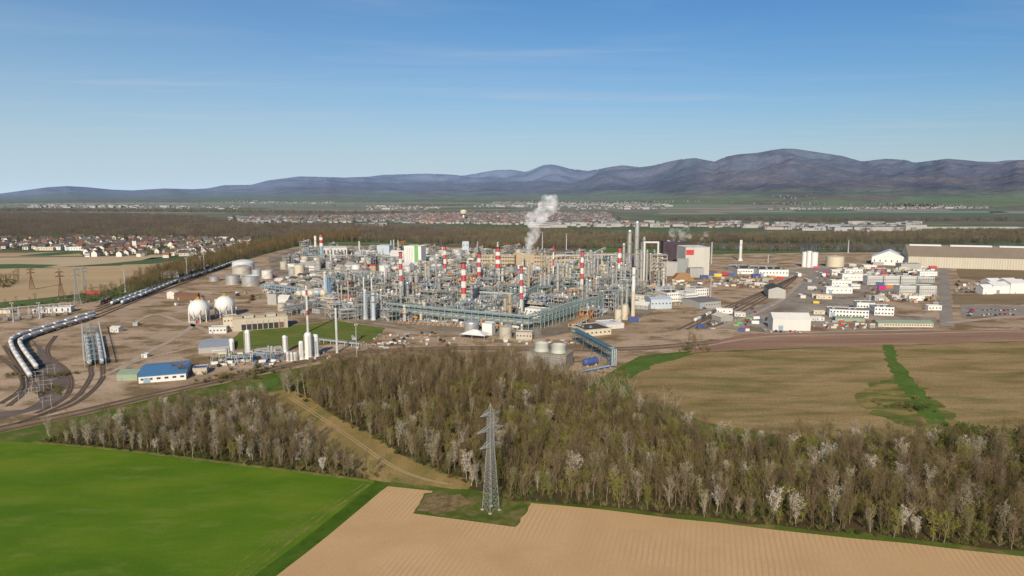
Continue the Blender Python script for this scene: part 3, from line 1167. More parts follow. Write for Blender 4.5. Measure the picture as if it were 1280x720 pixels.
def tree_geo(seed, kind, H, spread=0.17, limbs=16, twigs=520, tw=0.075, leaves=0, ls=0.22, low=0.3, angle=0.55, tr=0.16, crown=None):
    """returns trunk MB and crown MB; kind 'bare' | 'leafy' | 'bush'. The crown's outline is uneven, with gaps"""
    rng = random.Random(seed)
    T, C = MB(), MB()
    pts = [Vector((0, 0, 0))]
    n = 6
    lean = Vector((rng.gauss(0, 0.05), rng.gauss(0, 0.05), 0))
    for k in range(1, n + 1):
        pts.append(Vector((rng.gauss(0, 0.015) * H, rng.gauss(0, 0.015) * H, H * 0.93 * k / n)) + lean * H * k / n)
    rad = lambda t: tr * (1 - t) ** 0.8 + 0.025
    if kind != 'bush':
        for k in range(n):
            T.tube(pts[k], pts[k + 1], rad(k / n), rad((k + 1) / n), n=6, caps=False)

    def at(t):
        f = t * n
        k = min(n - 1, int(f))
        return pts[k].lerp(pts[k + 1], f - k)
    ends = []
    for i in range(limbs):
        t = low + (0.97 - low) * ((i + rng.random()) / limbs)
        a = i * 2.4 + rng.uniform(-0.5, 0.5)
        if kind == 'bush':
            t = rng.uniform(0.0, 0.15)
        th = angle * rng.uniform(0.7, 1.4)
        u = (t - low) / (1 - low)
        L = H * spread * 2.1 * (0.35 + 1.1 * math.sin(PI * min(1, 0.15 + 0.85 * (1 - u)))) * rng.uniform(0.65, 1.15)
        if kind == 'bush':
            L = H * rng.uniform(0.6, 1.0)
        d = Vector((math.cos(a) * math.sin(th), math.sin(a) * math.sin(th), math.cos(th)))
        p0 = at(t)
        p1 = p0 + d * L * 0.55
        p2 = p1 + (d + Vector((rng.gauss(0, .15), rng.gauss(0, .15), 0.55))).normalized() * L * 0.5
        r = rad(t) * 0.55
        T.tube(p0, p1, r, r * 0.6, n=4, caps=False)
        T.tube(p1, p2, r * 0.6, 0.012, n=3, caps=False)
        ends.append((p0, p1, p2, L))
        for q in range(3):
            s = p0.lerp(p1, rng.uniform(0.3, 1)) if q < 2 else p1.lerp(p2, rng.uniform(0, .6))
            dd = (d + Vector((rng.gauss(0, .5), rng.gauss(0, .5), 0.3 + rng.gauss(0, .25)))).normalized()
            e = s + dd * L * rng.uniform(0.3, 0.5)
            blade(T, s, e, 0.09, rng)
            ends.append((s, s.lerp(e, .5), e, L * .5))
    ends.append((at(0.8), at(0.9), at(1.0), H * 0.1))
    for k in range(twigs):
        p0, p1, p2, L = rng.choice(ends)
        s = p0.lerp(p1, rng.uniform(0.35, 1)) if rng.random() < .4 else p1.lerp(p2, rng.random())
        dd = ((p2 - p0).normalized() * 0.8 + Vector((rng.gauss(0, .5), rng.gauss(0, .5), rng.gauss(0.35, .4)))).normalized()
        e = s + dd * rng.uniform(0.6, 1.5) * (H / 14)
        blade(C, s, e, tw * rng.uniform(0.6, 1.3), rng)
    if leaves:
        # clumps strung along the limbs, denser at their ends
        cl = []
        for p0, p1, p2, L in ends:
            for q in range(2):
                cl.append((p1.lerp(p2, rng.random()) if rng.random() < .7 else p0.lerp(p1, rng.random()), rng.uniform(0.25, 0.65) * H / 12))
        for k in range(leaves):
            c, r = rng.choice(cl)
            p = c + Vector((rng.gauss(0, r), rng.gauss(0, r), rng.gauss(0, r * 1.1)))
            if p.z < 0.1:
                p.z = rng.uniform(0.1, 0.6)
            leafq(C, p, ls * rng.uniform(0.6, 1.3), rng)
    return T, C


KINDS = {}      # kind -> list of (trunk mesh, crown mesh, joined object)


def tree_kind(kind, name, specs, trunk_mat, crown_mat):
    L = []
    for k, sp in enumerate(specs):
        T, C = tree_geo(seed=hash_(name) + k, **sp)
        tm, cm = T.mesh('trunk', trunk_mat), C.mesh('crown', crown_mat)
        J = MB()
        J.v = T.v + C.v
        o = len(T.v)
        J.f = T.f + [[i + o for i in f] for f in C.f]
        J.m = [0] * len(T.f) + [1] * len(C.f)
        J.sm = T.sm + C.sm
        L.append((tm, cm, J.mesh(name, [trunk_mat, crown_mat])))
    KINDS[kind] = (name, L)


def hash_(s):
    return sum(ord(c) * (i + 3) for i, c in enumerate(s))


tree_kind('bare', 'bare_tree', [dict(kind='bare', H=h, spread=s, limbs=l, twigs=520, angle=a, low=lo, tr=0.13, leaves=640, ls=.105, tw=.055) for h, s, l, a, lo in
          ((15, .14, 17, .48, .3), (13.5, .16, 16, .55, .22), (16.5, .125, 18, .42, .36), (12, .17, 15, .58, .18), (15.5, .145, 18, .45, .32))], bark, twig)
tree_kind('olive', 'budding_tree', [dict(kind='bare', H=h, spread=.175, limbs=16, twigs=340, leaves=760, ls=.14, angle=.58, low=.14) for h in (11.5, 9.5, 12.5)], bark, twig_olive)
tree_kind('pink', 'reddish_tree', [dict(kind='bare', H=h, spread=.18, limbs=17, twigs=280, leaves=760, ls=.15, angle=.58, low=.18) for h in (11, 12.5)], bark, twig_pink)
tree_kind('white', 'blossoming_tree', [dict(kind='leafy', H=h, spread=s, limbs=18, twigs=160, leaves=n, ls=.22, angle=.62, low=.3) for h, s, n in ((11, .16, 1300), (12, .15, 1200), (9.5, .18, 1250))], bark_pale, blossom)
tree_kind('catkin', 'catkin_tree', [dict(kind='leafy', H=h, spread=s, limbs=17, twigs=240, leaves=n, ls=.19, angle=.45, low=.18) for h, s, n in ((11.5, .16, 980), (12.5, .15, 920), (10.5, .175, 980))], bark_pale, blossom_grey)
tree_kind('yellow', 'yellow_green_tree', [dict(kind='leafy', H=h, spread=.19, limbs=16, twigs=180, leaves=980, ls=.19, angle=.6, low=.22) for h in (9.5, 11)], bark, leaf_yg)
tree_kind('slim', 'slim_bare_tree', [dict(kind='bare', H=h, spread=.085, limbs=15, twigs=260, leaves=330, ls=.11, angle=.42, low=lo, tr=.17, tw=.06) for h, lo in ((15.5, .42), (14, .35), (16.5, .45))], bark_pale, twig)
tree_kind('bush', 'green_bush', [dict(kind='bush', H=h, limbs=12, twigs=110, leaves=620, ls=.2, angle=.75) for h in (3.2, 4.2, 5.0)], bark, leaf_gr)
tree_kind('darkbush', 'dark_shrub', [dict(kind='bush', H=h, limbs=12, twigs=240, leaves=480, ls=.2, angle=.75) for h in (3.0, 4.0)], bark, leaf_dk)
tree_kind('scrub', 'brown_shrub', [dict(kind='bush', H=h, limbs=14, twigs=520, leaves=260, ls=.16, angle=.7) for h in (3.2, 4.4)], bark, twig_olive)
tree_kind('pale', 'pale_barked_tree', [dict(kind='bare', H=h, spread=.2, limbs=20, twigs=900, leaves=300, ls=.12, angle=.7, low=.22, tr=.3, tw=.07) for h in (17, 18.5)], bark_pale, twig)


def clump(name, seed, n, size, H, tw, twigs, leaves, mats, ls=0.5):
    """a handful of low-detail trees in one mesh, for woods over a kilometre away"""
    rng = random.Random(seed)
    J = MB()
    for k in range(n):
        T, C = tree_geo(seed * 100 + k, 'bare', H * rng.uniform(.8, 1.15), spread=.17, limbs=8, twigs=twigs, tw=tw, leaves=leaves, ls=ls, low=.15, tr=.2)
        dx, dy = rng.uniform(-size / 2, size / 2), rng.uniform(-size / 2, size / 2)
        for src, mi in ((T, 0), (C, 1)):
            o = len(J.v)
            J.v += [(p[0] + dx, p[1] + dy, p[2]) for p in src.v]
            J.f += [[i + o for i in f] for f in src.f]
            J.m += [mi] * len(src.f)
            J.sm += src.sm
    return J.mesh(name, mats)


CL = {
    'brown': [clump('bare_wood_clump', 11 + k, 9, 34, 13, .5, 90, 60, [far_twig, far_twig]) for k in range(3)],
    'olive': [clump('olive_wood_clump', 31 + k, 9, 34, 13, .5, 80, 90, [far_twig, far_olive]) for k in range(3)],
    'green': [clump('evergreen_clump', 51 + k, 5, 20, 10, .5, 40, 160, [far_twig, far_green]) for k in range(2)],
}


# ------------------------------------------------------------------ scattering of woods nobody could count
def scatter(name, pts, meshes, mats_first=None):
    """pts: list of (x, y, scale, rot, index into meshes): ONE object that instances them"""
    me = bpy.data.meshes.new(name)
    me.from_pydata([(p[0], p[1], p[5] if len(p) > 5 else 0.0) for p in pts], [], [])
    for nm, typ, vals in (('sc', 'FLOAT', [p[2] for p in pts]), ('rz', 'FLOAT', [p[3] for p in pts]), ('ix', 'INT', [p[4] for p in pts])):
        at = me.attributes.new(nm, typ, 'POINT')
        at.data.foreach_set('value', vals)
    o = link(name, me)
    o['kind'] = 'stuff'
    col = bpy.data.collections.new(name + '_sources')
    for k, m in enumerate(meshes):
        s = bpy.data.objects.new('%s_source_%02d' % (name, k), m)
        col.objects.link(s)
    ng = bpy.data.node_groups.new(name, 'GeometryNodeTree')
    ng.interface.new_socket('Geometry', in_out='INPUT', socket_type='NodeSocketGeometry')
    ng.interface.new_socket('Geometry', in_out='OUTPUT', socket_type='NodeSocketGeometry')
    gi, go = ng.nodes.new('NodeGroupInput'), ng.nodes.new('NodeGroupOutput')
    ci = ng.nodes.new('GeometryNodeCollectionInfo')
    ci.inputs[0].default_value = col
    ci.inputs['Separate Children'].default_value = True
    ci.inputs['Reset Children'].default_value = True
    ip = ng.nodes.new('GeometryNodeInstanceOnPoints')
    ip.inputs['Pick Instance'].default_value = True

    def attr(nm, typ):
        a = ng.nodes.new('GeometryNodeInputNamedAttribute')
        a.data_type = typ
        a.inputs[0].default_value = nm
        return next(s for s in a.outputs if s.enabled and s.name == 'Attribute')
    cx = ng.nodes.new('ShaderNodeCombineXYZ')
    ng.links.new(attr('rz', 'FLOAT'), cx.inputs[2])
    er = ng.nodes.new('FunctionNodeEulerToRotation')
    ng.links.new(cx.outputs[0], er.inputs[0])
    ng.links.new(gi.outputs[0], ip.inputs['Points'])
    ng.links.new(ci.outputs[0], ip.inputs['Instance'])
    ng.links.new(attr('ix', 'INT'), ip.inputs['Instance Index'])
    ng.links.new(er.outputs[0], ip.inputs['Rotation'])
    ng.links.new(attr('sc', 'FLOAT'), ip.inputs['Scale'])
    ng.links.new(ip.outputs[0], go.inputs[0])
    md = o.modifiers.new('scatter', 'NODES')
    md.node_group = ng
    return o


def inside(x, y, P):
    c = False
    j = len(P) - 1
    for i in range(len(P)):
        xi, yi = P[i]
        xj, yj = P[j]
        if (yi > y) != (yj > y) and x < (xj - xi) * (y - yi) / (yj - yi) + xi:
            c = not c
        j = i
    return c


def fill(P, step, seed, jit=0.45):
    rng = random.Random(seed)
    xs, ys = [p[0] for p in P], [p[1] for p in P]
    out = []
    y = min(ys)
    while y < max(ys):
        x = min(xs)
        while x < max(xs):
            a, b = x + rng.uniform(-jit, jit) * step, y + rng.uniform(-jit, jit) * step
            if inside(a, b, P):
                out.append((a, b))
            x += step
        y += step
    return out


def edge_dist(x, y, P):
    best = 1e9
    for (ax, ay), (bx, by) in zip(P, P[1:] + P[:1]):
        dx, dy = bx - ax, by - ay
        t = max(0, min(1, ((x - ax) * dx + (y - ay) * dy) / (dx * dx + dy * dy + 1e-9)))
        best = min(best, math.hypot(x - ax - t * dx, y - ay - t * dy))
    return best


def pg(*px):
    return [G(a, b) for a, b in px]


def rough(P, seg, amp, seed):
    """subdivide a ground outline and make it uneven"""
    rng = random.Random(seed)
    out = []
    for (ax, ay), (bx, by) in zip(P, P[1:] + P[:1]):
        L = math.hypot(bx - ax, by - ay)
        n = max(1, int(L / seg))
        for k in range(n):
            t = k / n
            j = 0 if k == 0 else rng.gauss(0, amp)
            out.append((ax + (bx - ax) * t - (by - ay) / L * j, ay + (by - ay) * t + (bx - ax) / L * j))
    return out


def smooth_line(P, n=8):
    out = []
    Q = [P[0]] + list(P) + [P[-1]]
    for i in range(1, len(Q) - 2):
        for k in range(n):
            t = k / n
            p = []
            for c in (0, 1):
                a, b, d, e = Q[i - 1][c], Q[i][c], Q[i + 1][c], Q[i + 2][c]
                p.append(0.5 * (2 * b + (d - a) * t + (2 * a - 5 * b + 4 * d - e) * t * t + (3 * b - a - 3 * d + e) * t ** 3))
            out.append(tuple(p))
    out.append(P[-1])
    return out


def sheet(name, P, z, mat):
    from mathutils.geometry import tessellate_polygon
    tri = tessellate_polygon([[Vector((p[0], p[1], 0)) for p in P]])
    mb = MB()
    vs = [(p[0], p[1], z) for p in P]
    fs = []
    for a, b, c in tri:
        ux, uy, vx, vy = P[b][0] - P[a][0], P[b][1] - P[a][1], P[c][0] - P[a][0], P[c][1] - P[a][1]
        fs.append((a, b, c) if ux * vy - uy * vx > 0 else (a, c, b))
    mb.add(vs, fs)
    return structure(name, mb, mat)


def ribbon_mb(mb, L, w, z, mi=0, off=0.0, th=0.0):
    n = len(L)
    Lp, Rp = [], []
    for i in range(n):
        a, b = L[max(0, i - 1)], L[min(n - 1, i + 1)]
        d = math.hypot(b[0] - a[0], b[1] - a[1]) or 1
        vx, vy = -(b[1] - a[1]) / d, (b[0] - a[0]) / d
        Lp.append((L[i][0] + vx * (off + w / 2), L[i][1] + vy * (off + w / 2), z))
        Rp.append((L[i][0] + vx * (off - w / 2), L[i][1] + vy * (off - w / 2), z))
    mb.add(Rp + Lp, [(i, i + 1, n + i + 1, n + i) for i in range(n - 1)], mi)
    if th:
        lo = [(p[0], p[1], z - th) for p in Rp + Lp]
        mb.add(Rp + Lp + lo, [(2 * n + i, 2 * n + i + 1, i + 1, i) for i in range(n - 1)] + [(n + i, n + i + 1, 3 * n + i + 1, 3 * n + i) for i in range(n - 1)], mi)


def ribbon(name, px, w, z, mat, smooth=8, raw=False):
    L = px if raw else pg(*px)
    L = smooth_line(L, smooth) if smooth else L
    mb = MB()
    ribbon_mb(mb, L, w, z)
    return structure(name, mb, mat)


def track(px, z=0.16, w=3.4, smooth=8, mat=None):
    """railway track: ballast bed with sleepers and two rails"""
    L = smooth_line(pg(*px), smooth)
    mb = MB()
    ribbon_mb(mb, L, w, z, 0)
    o = structure('railway_track', mb, MATS['ballast'])
    mb = MB()
    for off in (-0.75, 0.75):
        ribbon_mb(mb, L, 0.16, z + 0.19, 0, off, 0.18)
    r = part('rail', mb, MATS['rail_steel'], o)
    mb = MB()
    acc = 0.0
    for (ax, ay), (bx, by) in zip(L[:-1], L[1:]):
        d = math.hypot(bx - ax, by - ay)
        while acc < d:
            t = acc / d
            cx, cy = ax + (bx - ax) * t, ay + (by - ay) * t
            mb.box(cx - 0.15, cx + 0.15, cy - 1.25, cy + 1.25, z - 0.05, z + 0.02, 0, math.atan2(by - ay, bx - ax), (cx, cy))
            acc += 1.4
        acc -= d
    sl_ = part('sleepers', mb, MATS['sleeper'], o)
    sl_['kind'] = 'stuff'
    return o
# ------------------------------------------------------------------ ground materials
gmat('plain', [(0.3, (0.085, 0.07, 0.045)), (0.5, (0.13, 0.10, 0.065)), (0.7, (0.10, 0.10, 0.05))], scale=0.01, fine=0.3)
gmat('green_crop', [(0.30, (0.066, 0.132, 0.008)), (0.5, (0.09, 0.163, 0.009)), (0.72, (0.14, 0.19, 0.016))], scale=0.018, fine=2.0, stretch=(1, 2.6), rot=0.12, fvar=0.25,
     patch=((0.15, 0.19, 0.035), 0.04, 0.52, 0.78))
gmat('worn_crop', [(0.35, (0.10, 0.135, 0.02)), (0.65, (0.19, 0.19, 0.05))], scale=0.2, fine=2.0)
gmat('dark_verge', [(0.35, (0.04, 0.085, 0.006)), (0.65, (0.07, 0.125, 0.012))], scale=0.1, fine=2.0)
gmat('soil', [(0.3, (0.46, 0.29, 0.142)), (0.5, (0.52, 0.335, 0.166)), (0.75, (0.575, 0.38, 0.20))], scale=0.02, fine=1.6, fvar=0.14, patch=((0.46, 0.28, 0.135), 0.03, 0.5, 0.75),
     rows=(R(74), 1.9, (0.445, 0.285, 0.146), 0.06))
gmat('verge', [(0.3, (0.055, 0.085, 0.012)), (0.55, (0.085, 0.12, 0.02)), (0.75, (0.14, 0.135, 0.04))], scale=0.06, fine=1.5, patch=((0.24, 0.17, 0.07), 0.07, 0.53, 0.7))
gmat('litter', [(0.3, (0.045, 0.038, 0.014)), (0.55, (0.085, 0.06, 0.028)), (0.75, (0.05, 0.065, 0.015))], scale=0.06, fine=1.5, bump=0.5)
gmat('clearing', [(0.3, (0.15, 0.135, 0.04)), (0.5, (0.27, 0.19, 0.07)), (0.7, (0.36, 0.25, 0.11))], scale=0.035, fine=1.2, stretch=(1.6, .7), rot=0.5, patch=((0.09, 0.12, 0.03), 0.04, 0.52, 0.7))
gmat('meadow', [(0.3, (0.14, 0.115, 0.04)), (0.45, (0.24, 0.168, 0.07)), (0.6, (0.32, 0.222, 0.105)), (0.72, (0.23, 0.185, 0.075))], scale=0.03, fine=0.8, fvar=0.45, stretch=(.55, 2.0), patch=((0.11, 0.125, 0.033), 0.03, 0.52, 0.76))
gmat('greenstrip', [(0.35, (0.065, 0.115, 0.015)), (0.65, (0.10, 0.15, 0.03))], scale=0.08, fine=1.2, patch=((0.25, 0.18, 0.07), 0.1, 0.56, 0.75))
gmat('patchy', [(0.4, (0.085, 0.11, 0.02)), (0.5, (0.15, 0.14, 0.04)), (0.6, (0.27, 0.19, 0.07))], scale=0.07, fine=1.2, stretch=(.6, 1.5))
gmat('lawn', [(0.3, (0.085, 0.12, 0.02)), (0.5, (0.12, 0.15, 0.03)), (0.7, (0.17, 0.165, 0.05))], scale=0.03, fine=1.0, stretch=(1, 2), rot=0.4, patch=((0.22, 0.18, 0.08), 0.04, 0.6, 0.8))
gmat('yard', [(0.28, (0.24, 0.165, 0.10)), (0.42, (0.36, 0.255, 0.165)), (0.58, (0.445, 0.325, 0.225)), (0.78, (0.50, 0.37, 0.255))], scale=0.017, fine=0.5, fvar=0.3, stretch=(.8, 1.3), rot=0.3,
     patch=((0.185, 0.13, 0.065), 0.03, 0.47, 0.60))
gmat('plantfloor', [(0.3, (0.14, 0.115, 0.085)), (0.5, (0.23, 0.19, 0.14)), (0.72, (0.34, 0.28, 0.205))], scale=0.03, fine=0.6, fvar=0.35, patch=((0.33, 0.25, 0.17), 0.025, 0.55, 0.7))  # floor colour darkened to stand in for shadow between the process units
gmat('asphalt', [(0.3, (0.22, 0.19, 0.155)), (0.7, (0.30, 0.265, 0.22))], scale=0.05, fine=1.0, fvar=0.2)
gmat('dirtroad', [(0.3, (0.33, 0.255, 0.19)), (0.7, (0.44, 0.345, 0.26))], scale=0.08, fine=0.8, fvar=0.2)
gmat('reddirt', [(0.3, (0.22, 0.13, 0.085)), (0.55, (0.29, 0.175, 0.115)), (0.75, (0.36, 0.245, 0.17))], scale=0.02, fine=0.7, stretch=(.4, 3))
gmat('ballast', [(0.3, (0.125, 0.085, 0.06)), (0.7, (0.20, 0.14, 0.10))], scale=0.1, fine=1.5, fvar=0.35)
gmat('cinder', [(0.3, (0.10, 0.08, 0.07)), (0.7, (0.19, 0.15, 0.125))], scale=0.04, fine=1.0, patch=((0.26, 0.2, 0.15), 0.05, 0.55, 0.75))
gmat('railbed', [(0.3, (0.20, 0.13, 0.08)), (0.7, (0.32, 0.22, 0.14))], scale=0.05, fine=1.0, patch=((0.15, 0.14, 0.05), 0.05, 0.5, 0.65))
gmat('paving', [(0.3, (0.22, 0.18, 0.14)), (0.5, (0.29, 0.245, 0.195)), (0.7, (0.37, 0.31, 0.25))], scale=0.03, fine=0.5, fvar=0.3, patch=((0.19, 0.145, 0.10), 0.025, 0.5, 0.62))
gmat('scrubland', [(0.3, (0.16, 0.12, 0.06)), (0.55, (0.24, 0.17, 0.10)), (0.75, (0.14, 0.13, 0.05))], scale=0.02, fine=0.6, stretch=(.5, 1.6))
gmat('plotgrass', [(0.35, (0.06, 0.085, 0.012)), (0.5, (0.10, 0.115, 0.025)), (0.65, (0.19, 0.14, 0.06))], scale=0.16, fine=2.0, fvar=.5)
gmat('scrubgrass', [(0.35, (0.12, 0.09, 0.035)), (0.6, (0.23, 0.165, 0.08))], scale=0.3, fine=2.0, fvar=.5)
gmat('tanfield', [(0.3, (0.37, 0.265, 0.145)), (0.5, (0.43, 0.31, 0.175)), (0.75, (0.48, 0.36, 0.215))], scale=0.008, fine=0.3, fvar=0.12, stretch=(.5, 2))
gmat('palefield', [(0.3, (0.40, 0.31, 0.185)), (0.75, (0.50, 0.40, 0.26))], scale=0.008, fine=0.3, fvar=0.12)
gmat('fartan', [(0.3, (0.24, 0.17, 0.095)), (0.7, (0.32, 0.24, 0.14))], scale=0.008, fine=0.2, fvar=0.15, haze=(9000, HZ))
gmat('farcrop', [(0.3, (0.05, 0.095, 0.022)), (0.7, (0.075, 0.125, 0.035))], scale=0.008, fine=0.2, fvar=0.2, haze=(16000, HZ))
paint('rail_steel', (0.12, 0.085, 0.07), 0.6, 0.3, var=0.3)
paint('sleeper', (0.17, 0.13, 0.10), 0.9, var=0.3)


def water_mat():
    m, nt, b = new_mat('river_water')
    geo = N(nt, 'ShaderNodeNewGeometry')
    n = N(nt, 'ShaderNodeTexNoise')
    n.inputs['Scale'].default_value = 0.15
    n.inputs['Detail'].default_value = 3
    nt.links.new(geo.outputs['Position'], n.inputs[0])
    bp = N(nt, 'ShaderNodeBump')
    bp.inputs['Strength'].default_value = 0.25
    nt.links.new(n.outputs[0], bp.inputs['Height'])
    nt.links.new(bp.outputs[0], b.inputs['Normal'])
    b.inputs['Base Color'].default_value = (0.06, 0.085, 0.10, 1)
    b.inputs['Roughness'].default_value = 0.18
    MATS['water'] = m
    return m


def terrain_mat():
    """the river plain: a patchwork of narrow fields that pales with distance"""
    m, nt, b = new_mat('terrain')
    geo = N(nt, 'ShaderNodeNewGeometry')
    mp = N(nt, 'ShaderNodeMapping')
    mp.inputs['Rotation'].default_value = (0, 0, 0.12)
    mp.inputs['Scale'].default_value = (1 / 520, 1 / 330, 0)
    nt.links.new(geo.outputs['Position'], mp.inputs[0])
    vo = N(nt, 'ShaderNodeTexVoronoi', feature='F1', distance='CHEBYCHEV')
    vo.inputs['Scale'].default_value = 1.0
    vo.inputs['Randomness'].default_value = 0.85
    nt.links.new(mp.outputs[0], vo.inputs[0])
    sep = N(nt, 'ShaderNodeSeparateColor')
    nt.links.new(vo.outputs['Color'], sep.inputs[0])
    r = ramp(nt, [(0.0, (0.06, 0.10, 0.025)), (0.22, (0.115, 0.095, 0.06)), (0.38, (0.075, 0.125, 0.03)), (0.55, (0.16, 0.125, 0.075)), (0.68, (0.07, 0.085, 0.035)), (0.80, (0.28, 0.21, 0.12)), (0.9, (0.09, 0.145, 0.04))], 'CONSTANT')
    nt.links.new(sep.outputs[0], r.inputs[0])
    n = N(nt, 'ShaderNodeTexNoise')
    n.inputs['Scale'].default_value = 0.006
    n.inputs['Detail'].default_value = 6
    nt.links.new(geo.outputs['Position'], n.inputs[0])
    rn = ramp(nt, [(0.3, (0.7,) * 3), (0.7, (1.25,) * 3)])
    nt.links.new(n.outputs[0], rn.inputs[0])
    col = mixc(nt, r.outputs[0], rn.outputs[0], 1, 'MULTIPLY')
    # dark hedges and copses
    n2 = N(nt, 'ShaderNodeTexNoise')
    n2.inputs['Scale'].default_value = 0.0022
    n2.inputs['Detail'].default_value = 8
    n2.inputs['Roughness'].default_value = 0.7
    mp2 = N(nt, 'ShaderNodeMapping')
    mp2.inputs['Scale'].default_value = (0.5, 1.6, 1)
    nt.links.new(geo.outputs['Position'], mp2.inputs[0])
    nt.links.new(mp2.outputs[0], n2.inputs[0])
    r2 = ramp(nt, [(0.52, (0, 0, 0)), (0.6, (1, 1, 1))])
    nt.links.new(n2.outputs[0], r2.inputs[0])
    col = mixc(nt, col, (0.06, 0.055, 0.035), r2.outputs[0])
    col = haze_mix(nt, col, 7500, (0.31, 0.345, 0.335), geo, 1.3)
    nt.links.new(col, b.inputs['Base Color'])
    b.inputs['Roughness'].default_value = 1.0
    b.inputs['Specular IOR Level'].default_value = 0.0
    return m


def mountain_mat():
    m, nt, b = new_mat('mountain_forest')
    geo = N(nt, 'ShaderNodeNewGeometry')
    n = N(nt, 'ShaderNodeTexNoise')
    n.inputs['Scale'].default_value = 0.0016
    n.inputs['Detail'].default_value = 9
    n.inputs['Roughness'].default_value = 0.68
    nt.links.new(geo.outputs['Position'], n.inputs[0])
    r = ramp(nt, [(0.36, (0.016, 0.022, 0.016)), (0.5, (0.058, 0.045, 0.042)), (0.64, (0.125, 0.085, 0.07))])
    nt.links.new(n.outputs[0], r.inputs[0])
    n5 = N(nt, 'ShaderNodeTexNoise')
    n5.inputs['Scale'].default_value = 0.009
    n5.inputs['Detail'].default_value = 6
    n5.inputs['Roughness'].default_value = 0.75
    nt.links.new(geo.outputs['Position'], n5.inputs[0])
    r5 = ramp(nt, [(0.32, (0.45,) * 3), (0.5, (1,) * 3), (0.68, (1.9,) * 3)])
    nt.links.new(n5.outputs[0], r5.inputs[0])
    forest = mixc(nt, r.outputs[0], r5.outputs[0], 1, 'MULTIPLY')
    bp = N(nt, 'ShaderNodeBump')
    bp.inputs['Strength'].default_value = 0.6
    bp.inputs['Distance'].default_value = 60
    nt.links.new(n5.outputs[0], bp.inputs['Height'])
    nt.links.new(bp.outputs[0], b.inputs['Normal'])
    # vineyards and meadows on the low slopes
    n2 = N(nt, 'ShaderNodeTexNoise')
    n2.inputs['Scale'].default_value = 0.0011
    n2.inputs['Detail'].default_value = 6
    nt.links.new(geo.outputs['Position'], n2.inputs[0])
    r2 = ramp(nt, [(0.35, (0.13, 0.185, 0.07)), (0.5, (0.165, 0.205, 0.09)), (0.6, (0.15, 0.125, 0.075)), (0.7, (0.25, 0.21, 0.13))])
    nt.links.new(n2.outputs[0], r2.inputs[0])
    sp = N(nt, 'ShaderNodeSeparateXYZ')
    nt.links.new(geo.outputs['Position'], sp.inputs[0])
    hh = N(nt, 'ShaderNodeMath', operation='MULTIPLY_ADD')
    nt.links.new(n.outputs[0], hh.inputs[0])
    hh.inputs[1].default_value = -260
    nt.links.new(sp.outputs[2], hh.inputs[2])
    mr = N(nt, 'ShaderNodeMapRange')
    mr.inputs[1].default_value = -70
    mr.inputs[2].default_value = 40
    nt.links.new(hh.outputs[0], mr.inputs[0])
    col = mixc(nt, r2.outputs[0], forest, mr.outputs[0])
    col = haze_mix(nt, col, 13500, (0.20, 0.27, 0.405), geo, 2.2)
    nt.links.new(col, b.inputs['Base Color'])
    b.inputs['Roughness'].default_value = 1.0
    b.inputs['Specular IOR Level'].default_value = 0.0
    return m


# ------------------------------------------------------------------ terrain to the horizon
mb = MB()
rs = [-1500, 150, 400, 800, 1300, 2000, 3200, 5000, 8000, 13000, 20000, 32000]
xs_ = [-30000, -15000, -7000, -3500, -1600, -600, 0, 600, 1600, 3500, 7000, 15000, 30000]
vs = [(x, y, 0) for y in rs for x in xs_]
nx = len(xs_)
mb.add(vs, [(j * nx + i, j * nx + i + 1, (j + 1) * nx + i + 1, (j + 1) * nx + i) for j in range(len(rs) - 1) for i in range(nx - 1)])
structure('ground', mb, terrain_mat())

# mountains: a height field whose ridges reach the skyline of the photograph
SKY = [(-400, 246), (-200, 244), (-60, 243), (0, 242), (30, 238), (60, 234), (85, 232.5), (110, 234), (140, 237), (165, 238), (190, 236.5), (205, 235.5), (240, 236.5), (260, 235.5), (280, 231.5), (315, 231), (335, 225.5), (355, 223),
       (375, 220.5), (400, 221), (430, 222), (460, 221), (480, 218.5), (500, 218), (530, 217), (560, 218), (580, 219.5), (600, 216), (620, 212.5), (640, 212), (658, 215), (670, 210), (680, 206), (690, 205.5), (700, 207.5), (712, 211),
       (735, 213.5), (750, 211), (765, 208), (778, 206.5), (800, 209), (815, 207), (835, 202), (850, 199), (868, 197.5), (880, 200), (892, 202), (905, 196), (920, 193), (945, 191), (960, 188), (975, 185.8), (990, 186), (1010, 189), (1030, 192),
       (1050, 195), (1075, 202), (1090, 200), (1105, 198.5), (1130, 200), (1140, 203.5), (1160, 201), (1180, 198.5), (1200, 200), (1220, 202), (1240, 202.5), (1255, 200.5), (1280, 200), (1350, 203), (1500, 210), (1800, 225)]
from mathutils import noise as mnoise


def interp(T, x):
    if x <= T[0][0]:
        return T[0][1]
    for (a, p), (b, q) in zip(T, T[1:]):
        if x <= b:
            return p + (q - p) * (x - a) / (b - a)
    return T[-1][1]


